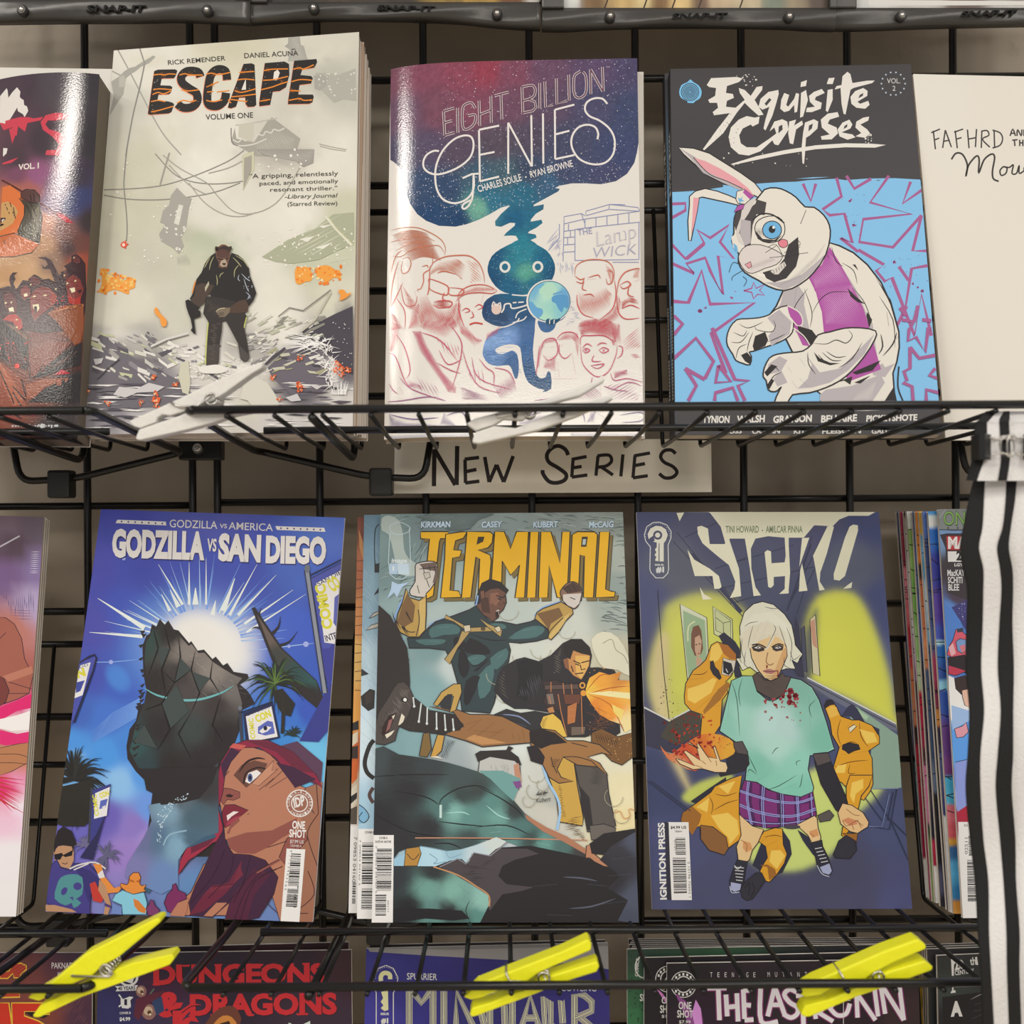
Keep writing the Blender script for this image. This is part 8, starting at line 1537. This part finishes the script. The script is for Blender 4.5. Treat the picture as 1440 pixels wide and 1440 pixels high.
def a_one(c):
    c.frame(870, 1310, 5.538); badge(c, 385, 370); c.p('#c878b4', '290,440 340,480 400,560 420,720 395,600'); c.t('ONE', 335, 560, 440, 560, 52, W2, .02); c.t('SHOT', 322, 632, 445, 632, 58, W2, .02); c.t('$7.99', 335, 670, 430, 670, 22, W2, .01)
low('black comic second in the brush-lettered stack, half a round badge at its left', [(906, 1347), (1280, 1338), (1300, 1950), (905, 1950)], 0.6575, 9, [(920, 1360, '#1f1a1e'), (1200, 1400, '#221c20')], a_one)
def a_brush(c):
    c.frame(870, 1310, 5.538); badge(c, 505, 412); K = '#6a2a52'
    c.p('#8d4a86', '440,480 520,540 590,640 650,640 620,560 600,530 655,680 660,760 560,760'); c.p('#d890d0', '600,530 640,600 655,760 600,760 570,640')
    c.t('ONE', 466, 602, 566, 604, 56, W2, .02); c.t('SHOT', 455, 668, 578, 670, 56, W2, .02); c.t('$7.99', 470, 715, 560, 716, 24, W2, .01)
    for i, ch in enumerate('TEENAGE'): c.t(ch, 713+i*56, 355, 730+i*56, 355, 38, '#cfc8c4', 0)
    for i, ch in enumerate('MUTANT NINJA TURTLES'):
        if ch != ' ': c.t(ch, 1160+i*58, 353, 1178+i*58, 352, 38, '#cfc8c4', 0)
    L = ['690,440 840,438', '775,440 785,690', '835,490 845,660', '920,480 930,700', '840,590 925,580', '970,450 980,680', '970,460 1040,455', '980,570 1030,575', '980,690 1050,685', '1105,440 1110,700 1240,700', '1215,430 1160,660', '1215,430 1290,640', '1180,570 1260,570', '1385,470 1330,450 1290,490 1330,550 1390,590 1390,640 1340,670 1280,640', '1430,490 1440,740', '1380,500 1500,490']
    for q in L: c.l('#8a3a6c', 9.5, q)
    for q in L: c.l('#e6ddda', 6.4, q)
    c.frame(1130, 1310, 5.538)
    L = ['80,560 95,680', '60,560 120,570 140,610 90,630', '100,620 230,700', '200,590 260,650 330,640 360,560', '300,500 250,520 210,590', '410,460 420,670', '400,460 560,690', '550,430 580,660', '600,420 635,640', '610,420 780,690', '745,420 780,690']
    for q in L: c.l('#8a3a6c', 9, q)
    for q in L: c.l('#e6ddda', 6, q)
    c.l('#cfc8c4', .7, '310,535 310,720', 0); c.l('#cfc8c4', .7, '310,535 365,535', 0)
low('black comic with white brush lettering edged in magenta, front of the bottom stack', [(938, 1355), (1291, 1349), (1308, 1950), (938, 1950)], 0.6535, 9, [(945, 1360, '#1f1a1e'), (1100, 1365, '#2c2226'), (1280, 1360, '#2c2024'), (1000, 1430, '#2c1c28'), (1200, 1430, '#2a1c22'), (1280, 1430, '#3a2828')], a_brush)
low('yellow-edged comic between the brush-lettered stack and the dark grey comics', [(1290, 1386), (1620, 1380), (1660, 1950), (1300, 1950)], 0.672, 9, [(1297, 1390, '#c09a24'), (1300, 1436, '#c8a02c'), (1312, 1400, '#2a2622')], lambda c: (c.frame(0, 0, 1), c.p('#1f1b18', '1280,1380 1293,1380 1297,1450 1280,1450'), c.p('#262220', '1305,1380 1700,1380 1700,1450 1310,1450'), c.dots('#7a5a18', 20, (1293, 1388, 1306, 1440), (.4, .9), 3)))
for i in range(3): low(('rearmost dark grey comic at the bottom right', 'dark grey comic second from the back at the bottom right', 'dark grey comic directly behind the one lettered A')[i], [(1298+i*3, 1329+3*i), (1640, 1318+3*i), (1680, 1950), (1312+i*3, 1950)], 0.6695-.0032*i, 9, [(1300, 1335, '#3a3636'), (1310, 1380, '#2f3230')], None, .0026, 10, 10)
def a_20(c):
    c.frame(1130, 1310, 5.538)
    c.l('#cfc8c0', .8, '1045,185 1360,140', 0); c.p(W2, '1148,215 1172,210 1170,345 1155,345'); c.t('20', 1178, 300, 1255, 282, 68, W2, .04); c.t('th', 1300, 262, 1345, 255, 60, W2, .02); c.t('CENTURY', 1180, 340, 1330, 320, 34, W2, .02); c.p(W2, '1335,200 1350,195 1360,260 1345,260'); c.l(W2, 1, '1180,430 1400,425', 0); c.p(W2, '1150,465 1180,455 1185,475 1145,480'); c.l(W2, 2, '1165,420 1160,470', 0)
    c.t('A', 1146, 655, 1238, 652, 112, W2, .06); c.p('#201d1e', '1080,510 1400,470 1420,760 1090,760', 0); c.t('A', 1146, 655, 1238, 652, 112, W2, .06)
    for q in ('1300,530 1380,490 1400,500', '1330,570 1400,550', '1310,680 1400,640', '1320,620 1390,610'): c.l('#8d8880', .9, q, 3, 1)
low('dark grey comic lettered A at the bottom right, beside the striped webbing', [(1318, 1344), (1650, 1330), (1690, 1950), (1330, 1950)], 0.6575, 9, [(1325, 1350, '#33332f'), (1370, 1350, '#2f2f2c'), (1330, 1390, '#3a403a'), (1340, 1435, '#262324')], a_20)
# ------------------------------------------------------------------ hand-lettered sign
def sheet_quad(corners, d, lean=0.0, yaw=0.0):
    cx = sum(c[0] for c in corners)/4; cy = sum(c[1] for c in corners)/4
    p0 = at(cx, cy, d); a = math.radians(lean); y = math.radians(yaw)
    n = Vector((math.sin(y)*math.cos(a), -math.cos(y)*math.cos(a), math.sin(a))); u = Vector((math.cos(y), math.sin(y), 0)); v = n.cross(u)
    return p0, u, v, n
def flat_thing(name, label, cat, corners, d, lean, thick, art, mat, nx=20, ny=8, back='#d8c8ac', group=None, bow=None):
    p0, u, v, n = sheet_quad(corners, d, lean)
    root = thing(name, label, cat, p0, group)
    mm = Matrix((u, v, n)).transposed().to_4x4(); mm.translation = p0; root.matrix_world = mm
    c = Cover(corners, p0, u, v, n, nx, ny, bow); art(c)
    return root, c
def sign_art(c):
    c.field([(560, 640, '#efe4d0'), (1000, 640, '#ece0c9'), (780, 690, '#eaddc4')])
    c.frame(480, 540, 4.8)
    k = '#2a2220'; W = 6.2
    for q in ('628,440 625,690', '628,440 770,682', '782,418 778,682'): c.l(k, W, q, 0)
    for q in ('835,510 838,668', '832,508 930,496', '838,592 912,577', '836,668 932,656'): c.l(k, 5.0, q)
    for q in ('968,492 998,662', '998,662 1048,545', '1048,545 1096,662', '1096,662 1160,486'): c.l(k, 5.2, q, 0)
    c.frame(700, 600, 4.0)
    # S E R I E S
    c.frame(0, 0, 1)
    c.l(k, 5.6, '799,640 795,632 785,627 775,631 769,640 772,650 785,658 796,667 794,675 783,679 772,677 764,667 763,661')
    for q in ('806,645 804,671', '804,646 825,642', '805,658 818,656', '804,671 826,668'): c.l(k, 4.7, q)
    for q in ('841,641 838,669', '840,641 856,640 860,648 853,655 841,657', '846,657 862,668'): c.l(k, 4.7, q)
    c.l(k, 4.7, '876,639 873,670')
    for q in ('893,640 890,672', '892,641 914,637', '891,655 907,652', '890,672 911,669'): c.l(k, 4.7, q)
    c.l(k, 4.9, '950,638 944,633 934,634 929,642 934,650 946,656 952,664 946,671 935,672 927,666')
root, c = flat_thing('paper_sign', 'long cream paper strip hand-lettered NEW SERIES, hung below the upper shelf', 'sign',
                     [(555, 620), (1000, 617), (1001, 692), (554, 694)], 0.722, 0, 0.0004, sign_art, M_MATTE)
c.build('sign_face', M_MATTE, root)
q = c.c2
mesh_obj('card_back', [(*q[0], -0.0001), (*q[1], -0.0001), (*q[2], -0.0001), (*q[3], -0.0001), (*q[0], -0.0009), (*q[1], -0.0009), (*q[2], -0.0009), (*q[3], -0.0009)],
         [(0,1,2,3), (4,7,6,5), (0,4,5,1), (2,6,7,3), (0,3,7,4), (1,5,6,2)], plain('sign_card', ink('#cbbd9f'), 0.7), root)

# ------------------------------------------------------------------ striped webbing with binder clips
def ribbon():
    base = at(1400, 600, 0.535)
    root = thing('striped_webbing', 'black and white striped webbing hanging over the shelf rail at the right edge', 'ribbon', base)
    mw = plain('white_webbing', ink('#e6dfd6'), 0.85, noise=0.05, nscale=700, bump=0.35)
    mk = plain('black_webbing', (0.010, 0.010, 0.011), 0.85, noise=0.1, nscale=900, bump=0.3)
    def strip(name, rows, bounds, dfun, ny=60, thick=0.0012, mats=(mk, mw, mk, mw)):
        """rows: list of (y, [x of each stripe edge]); interpolated smoothly"""
        ys = [r[0] for r in rows]
        for si in range(len(rows[0][1])-1):
            ctrlL = catmull([(r[1][si], r[0]) for r in rows], False, 8); ctrlR = catmull([(r[1][si+1], r[0]) for r in rows], False, 8)
            vs = []; fs = []; nx = 6
            for A, B in zip(ctrlL, ctrlR):
                for i in range(nx+1):
                    w = i/nx; x = A[0]*(1-w)+B[0]*w; y = A[1]*(1-w)+B[1]*w
                    p = at(x, y, dfun(x, y)); vs.append(p-base)
            n1 = len(vs)
            vs += [v+Vector((0, thick, 0)) for v in vs]
            R = len(ctrlL)
            for j in range(R-1):
                for i in range(nx):
                    a = j*(nx+1)+i; fs += [(a, a+nx+1, a+nx+2, a+1), (n1+a, n1+a+1, n1+a+nx+2, n1+a+nx+1)]
                fs += [(j*(nx+1), n1+j*(nx+1), n1+(j+1)*(nx+1), (j+1)*(nx+1)), (j*(nx+1)+nx, (j+1)*(nx+1)+nx, n1+(j+1)*(nx+1)+nx, n1+j*(nx+1)+nx)]
            fs += [tuple(range(nx, -1, -1))+tuple(n1+i for i in range(nx+1)), tuple((R-1)*(nx+1)+i for i in range(nx+1))+tuple(n1+(R-1)*(nx+1)+i for i in range(nx, -1, -1))]
            o = mesh_obj(name, vs, fs, mats[si], root, smooth=False)
            for pl in o.data.polygons: pl.use_smooth = len(pl.vertices) == 4
            o['label'] = 'black woven stripe' if mats[si] is mk else 'white woven stripe'
    wave = lambda x, y: 0.531+0.0035*math.sin(y*0.021+x*0.01)
    strip('stripe', [(660, [1374, 1386, 1415, 1431, 1520]), (700, [1364, 1384, 1414, 1428, 1520]), (740, [1356, 1382, 1410, 1422, 1520]), (770, [1351, 1377, 1402, 1419, 1520]),
                     (800, [1355, 1383, 1406, 1424, 1520]), (830, [1361, 1383, 1408, 1425, 1520]), (880, [1360, 1382, 1405, 1424, 1520]), (940, [1359, 1380, 1403, 1426, 1520]),
                     (1000, [1364, 1384, 1407, 1425, 1520]), (1060, [1362, 1379, 1403, 1425, 1520]), (1110, [1359, 1379, 1400, 1423, 1520]), (1180, [1365, 1383, 1406, 1428, 1520]),
                     (1240, [1372, 1390, 1411, 1429, 1520]), (1310, [1376, 1391, 1415, 1434, 1520]), (1370, [1380, 1394, 1416, 1434, 1520]), (1480, [1384, 1400, 1420, 1438, 1525])], None, wave)
    # the end folded forward over the rail
    fold = lambda x, y: 0.5265-0.004*max(0, min(1, (y-600)/60))
    strip('folded_end', [(594, [1372, 1388, 1405, 1419, 1520]), (612, [1371, 1388, 1406, 1420, 1520]), (634, [1370, 1386, 1407, 1421, 1520]), (650, [1367, 1383, 1407, 1420, 1520]),
                         (664, [1363, 1378, 1405, 1418, 1520]), (676, [1360, 1374, 1403, 1416, 1520])], None, fold)
    # the loop over the top of the rail
    def over(x, y):
        return 0.5285+0.022*max(0, min(1, (602-y)/24))
    strip('top_loop', [(578, [1388, 1402, 1412, 1420, 1520]), (588, [1380, 1394, 1406, 1420, 1520]), (595, [1372, 1388, 1405, 1419, 1520]), (600, [1371, 1388, 1405, 1420, 1520])], None, over)
ribbon()
def binder_clip(x, y, d, flip, label):
    base = at(x, y, d)
    root = thing('binder_clip', label, 'clip', base, None)
    s = -1 if flip else 1
    # wedge-shaped spring steel body seen from the side, opening to the right
    L = 0.0128; pr = [Vector((0, -0.0045, 0)), Vector((s*0.0022, -0.0062, 0)), Vector((s*0.0075, -0.0012, 0)), Vector((s*0.0068, -0.0004, 0)), Vector((s*0.0018, -0.0046, 0)), Vector((s*0.0010, -0.0040, 0)),
                      Vector((s*0.0010, 0.0040, 0)), Vector((s*0.0018, 0.0046, 0)), Vector((s*0.0068, 0.0006, 0)), Vector((s*0.0075, 0.0014, 0)), Vector((s*0.0022, 0.0062, 0)), Vector((0, 0.0045, 0))]
    b = MB(); b.prism(pr, Vector((0, 0, -L/2)), Vector((0, 0, L/2))); b.build('clip_body', plain('black_lacquered_steel', (0.012, 0.012, 0.013), 0.3), root)
    for yy in (-0.0034, 0.0032):
        b = MB(); Z = 0.0046
        b.tube(bent([(s*0.0062, yy*0.5, Z), (s*0.0085, yy*0.7, Z), (s*0.0125, yy, Z-0.0012), (s*0.0160, yy, Z+0.0018), (s*0.0178, yy, Z-0.001), (s*0.0182, yy, 0.0), (s*0.0178, yy, -Z+0.001),
                      (s*0.0160, yy, -Z-0.0008), (s*0.0125, yy, -Z+0.0020), (s*0.0085, yy*0.7, -Z+0.0002), (s*0.0062, yy*0.5, -Z-0.0006)], 0.002, 3), 0.00045, 6)
        b.build('wire_handle', M_STEEL, root, smooth=True)
binder_clip(1371, 629, 0.521, False, 'black binder clip on the left edge of the striped webbing')
binder_clip(1462, 628, 0.521, True, 'binder clip whose wire handles point left from the right edge of the photo')

# ------------------------------------------------------------------ clothespins
def clothespin(label, d, upper, lower, coil, wire, col, hi, group, depth=0.0105, edge_tilt=0.0):
    """the two arms as outlines measured on the photo, given their real width; the spring coil goes through both"""
    base = at(*coil, d)
    root = thing('clothespin', label, 'clothespin', base, group)
    mat = plain('clothespin_'+group.split()[0], ink(col), 0.42, noise=0.05, nscale=220, bump=0.15)
    for o in (upper, lower):
        P = [at(x, y, d)-base for x, y in nums(o)]
        b = MB(); b.prism(P, Vector((0, -depth/2, 0)), Vector((0, depth/2, 0))); b.build('arm', mat, root, bevel=0.0009)
    b = MB(); R = 0.0030
    for k in range(5):
        z = -depth/2-0.0012+k*(depth+0.0024)/4
        pts = [(R*math.cos(t), z+0.0006*t/6.28, R*math.sin(t)) for t in [i*6.283/18 for i in range(19)]]
        b.tube(pts, 0.00065, 6)
    for s in (-1, 1):
        wv = [at(x, y, d)-base for x, y in nums(wire)]
        b.tube([Vector((p.x, s*(depth/2+0.0011), p.z)) for p in wv], 0.00065, 6)
        if s == 1: b.tube([Vector((wv[-1].x, -depth/2-0.0011, wv[-1].z)), Vector((wv[-1].x, depth/2+0.0011, wv[-1].z))], 0.00065, 6)
    b.build('spring', M_STEEL, root, smooth=True)
    return root
WH, YE = '#e4ddd0', '#f4ea1e'
# white pin across the gap between the two upper shelves
clothespin('white clothespin bridging the gap between the two upper shelves', 0.5528,
           '186.4,594.4 190.6,591.7 248.9,565.3 310.0,536.1 366.9,511.7 371.1,511.7 373.3,514.4 371.7,518.9 354.4,529.2 321.1,553.3 304.4,563.9 279.4,573.6 264.2,579.2 243.3,585.6 232.2,583.9 225.3,588.9 223.9,595.0 201.7,603.3 193.3,600.6',
           '195.6,616.1 200.3,605.0 226.7,595.8 254.4,586.7 265.6,581.9 287.8,575.6 321.1,572.8 348.9,573.6 357.8,577.8 355.8,580.6 329.4,585.6 304.4,595.0 265.6,605.6 201.7,620.0 196.7,618.9',
           (301.5, 563), '301,559 284,572 258,574 246,568', WH, '', 'white clothespins on the upper rail')
clothespin('white clothespin on the upper rail below the cover with the globe', 0.5528,
           '656,597 667,590 757,566 834,538 840,534 846,528 850,537 815,558 755,574 735,592 724,591 708,590 694,599 669,607',
           '664,623 668,609 695,600 725,603 757,590 790,577 830,564 858,556 862,562 815,585 757,606 674,625',
           (745, 580), '745,576 720,584 700,588 698,584', WH, '', 'white clothespins on the upper rail')
clothespin('yellow clothespin at the lower left beside the loose end of the rail', 0.5528,
           '44,1397 75,1378 125,1336 222,1287 229,1286 231,1291 171,1341 150,1352 134,1367 108,1378 60,1402',
           '52,1422 62,1408 108,1387 135,1372 152,1367 170,1357 190,1349 246,1336 250,1342 243,1351 195,1369 120,1396 62,1424 54,1424',
           (155, 1357), '155,1352 165,1362 160,1366 108,1365', YE, '', 'yellow clothespins on the lower rail')
clothespin('yellow clothespin in the middle of the lower rail', 0.5528,
           '652,1396 660,1390 672,1378 712,1362 790,1332 826,1315 831,1322 830,1331 790,1348 758,1362 735,1379 716,1382 700,1388 678,1397 662,1400',
           '661,1421 664,1411 690,1404 715,1392 735,1388 755,1374 775,1366 838,1346 842,1353 838,1361 790,1376 752,1392 672,1422 664,1424',
           (764, 1368), '764,1364 768,1374 716,1372 712,1362', YE, '', 'yellow clothespins on the lower rail')
clothespin('yellow clothespin on the lower rail nearest the striped webbing', 0.5528,
           '1117,1390 1125,1384 1142,1373 1178,1358 1240,1331 1285,1315 1297,1323 1297,1329 1250,1349 1222,1364 1200,1380 1180,1381 1165,1384 1150,1393 1128,1396',
           '1122,1420 1128,1408 1160,1400 1180,1391 1200,1383 1222,1370 1245,1360 1295,1345 1307,1354 1305,1359 1250,1379 1200,1396 1137,1423 1128,1424',
           (1229, 1367), '1229,1363 1232,1374 1182,1371 1176,1360', YE, '', 'yellow clothespins on the lower rail')

# ------------------------------------------------------------------ snap-in display frames along the top
M_VINYL = plain('black_vinyl_frame', (0.05, 0.048, 0.045), 0.34, spec=0.6, noise=0.15, nscale=30, bump=0.25)
def frame_at(label, x0, x1, bots, yin, d, side, snaps, logo, field, logo_y):
    base = at((x0+x1)/2, bots[0][1], d)
    root = thing('display_frame', label, 'display frame', base, None)
    cm = catmull(bots, False, 6)
    b = MB(); TOPY = -560
    nx = len(cm)
    vs = []; fs = []; rows = 5
    for (x, y) in cm:
        for j in range(rows+1):
            yy = yin+(y-yin)*j/rows; k = math.sin(math.pi*j/rows)
            vs.append(at(x, yy, d-0.0014*k+0.0008*math.sin(x*0.035+j))-base)
    N = rows+1
    for i in range(nx-1):
        for j in range(rows): fs.append((i*N+j, i*N+j+1, (i+1)*N+j+1, (i+1)*N+j))
    k0 = len(vs); vs += [v+Vector((0, 0.007, 0)) for v in vs]
    fs += [tuple(k0+i for i in reversed(f)) for f in list(fs)]
    for i in range(nx-1):
        fs += [(i*N, (i+1)*N, k0+(i+1)*N, k0+i*N), (i*N+rows, k0+i*N+rows, k0+(i+1)*N+rows, (i+1)*N+rows)]
    fs += [tuple(j for j in range(N))+tuple(k0+j for j in reversed(range(N))), tuple((nx-1)*N+j for j in reversed(range(N)))+tuple(k0+(nx-1)*N+j for j in range(N))]
    o = mesh_obj('vinyl_border', vs, fs, M_VINYL, root, smooth=True)
    for sx in side:                                    # upright borders
        xa, xb = sx
        P = [at(xa, TOPY, d)-base, at(xb, TOPY, d)-base, at(xb, yin+2, d)-base, at(xa, yin+2, d)-base]
        b = MB(); b.prism(P, Vector((0, -0.002, 0)), Vector((0, 0.006, 0))); b.build('vinyl_border', M_VINYL, root, bevel=0.001)
    for (sx, sy) in snaps:
        c = at(sx, sy, d-0.0045)-base
        b = MB(); b.tube([c+Vector((0, 0.004, 0)), c, c+Vector((0, -0.0012, 0))], [0.0036, 0.0036, 0.0026], 18); sn = b.build('snap', plain('dark_snap', (0.03, 0.03, 0.03), 0.25), root, smooth=False)
        b = MB(); b.tube([c+Vector((0, -0.0006, 0)), c+Vector((0, -0.0016, 0)), c+Vector((0, -0.0022, 0))], [0.0019, 0.0017, 0.0008], 14); b.build('snap_button', M_STEEL, sn, smooth=True)
    if logo:
        (lx0, ly0), (lx1, ly1), hgt = logo
        vs2, fs2 = glyphs('SNAP-IT', 0.03, 0.15)
        a = min(v[0] for v in vs2); bb = max(v[0] for v in vs2)
        def Q(vx, vy, dd): 
            t = (vx-a)/(bb-a); return at(lx0+(lx1-lx0)*t, ly0+(ly1-ly0)*t-vy/0.72*hgt, dd)-base
        V = [Q(x, y, d-0.0030) for x, y in vs2]+[Q(x, y, d-0.001) for x, y in vs2]; nv = len(vs2)
        from collections import Counter
        ed = Counter(); di = {}
        for f in fs2:
            for i in range(len(f)):
                e = (f[i], f[(i+1) % len(f)]); ed[tuple(sorted(e))] += 1; di[tuple(sorted(e))] = e
        Fs = [tuple(f) for f in fs2]+[(di[k][1], di[k][0], nv+di[k][0], nv+di[k][1]) for k, c in ed.items() if c == 1]
        mesh_obj('raised_lettering', V, Fs, plain('gloss_black_vinyl', (0.010, 0.010, 0.010), 0.6, spec=0.2), root)
    # picture behind clear film
    xs = (side[0][1] if side else x0, side[-1][0] if len(side) > 1 else x1)
    cr = [(xs[0], TOPY), (xs[1], TOPY), (xs[1], yin+3), (xs[0], yin+3)]
    p0 = at(sum(c[0] for c in cr)/4, sum(c[1] for c in cr)/4, d+0.003); n = Vector((0, -1, 0)); u = Vector((1, 0, 0)); v = n.cross(u)
    c = Cover(cr, p0, u, v, n, 60, 30); field(c)
    o = c.build('picture', M_SATIN, root); o.location = p0-base
    o.rotation_euler = Matrix((u, v, n)).transposed().to_euler()
    return root
def f_dark(c):
    c.field([(100, -20, '#2a2522'), (700, 0, '#6a5140')]); 
def f_a(c):
    c.field([(360, 0, '#26221f'), (560, 0, '#3a2f28'), (620, 3, '#8f7336'), (680, 2, '#b08b42'), (720, 3, '#6b4428'), (760, 0, '#cfc8b8')], 4, 0.5, 9)
def f_b(c):
    c.field([(800, 2, '#e0dcd2'), (830, 3, '#7d5f3c'), (880, 3, '#caa86c'), (905, 4, '#e2c98e'), (925, 4, '#7a5a36'), (960, 3, '#d8b87c'), (985, 3, '#6d5341'), (1010, 2, '#c8ae8a'), (1050, 3, '#cdb994'), (1090, 3, '#7d8471'), (1120, 3, '#9f8d70'), (1150, 2, '#55463c')], 4, 0.4, 12)
    for x in (850, 905, 945, 982, 1040): c.l('#3d2c20', 1.6, [(x, 12), (x+6, -8), (x+3, -30)])
def f_c(c):
    c.field([(1220, 0, '#d6d2c8'), (1300, -4, '#8d7c70'), (1350, -3, '#6b5a50'), (1430, -4, '#54463e'), (1300, 4, '#ded8cc'), (1430, 5, '#ded8cc')], 4, 0.2, 14)
    c.p('#ddd6ca', '1221,0 1500,2 1500,7 1221,8')
frame_at('black vinyl display frame at the upper left corner, its edge shining', -60, 352, [(-60, 30), (60, 28), (200, 27), (250, 26), (352, 30)], -2, 0.697, [(-60, -20), (330, 352)], [(31, 14), (291, 14)], ((121, 16), (205, 16), 9), f_dark, 0)
frame_at('black vinyl display frame above the misty paperback, second from the left', 350, 760, [(350, 30), (400, 27), (470, 24), (560, 25), (640, 28), (700, 34), (760, 38)], 3, 0.700, [(350, 376), (758, 761)], [(441, 11), (699, 19)], ((530, 13.5), (612, 15.5), 7), f_a, 0)
frame_at('black vinyl display frame above the paperback with the globe, third from the left', 762, 1176, [(762, 39), (800, 39), (850, 36), (960, 34), (1080, 35), (1140, 38), (1176, 39)], 11, 0.696, [(762, 793), (1166, 1177)], [(858, 22.5), (1110, 23)], ((945, 26), (1024, 25), 7.5), f_b, 0)
frame_at('black vinyl display frame at the upper right corner', 1174, 1560, [(1174, 38), (1220, 38), (1300, 35), (1440, 32), (1560, 31)], 11, 0.700, [(1174, 1204), (1540, 1560)], [(1268, 22)], ((1352, 23), (1432, 20.5), 7.5), f_c, 0)
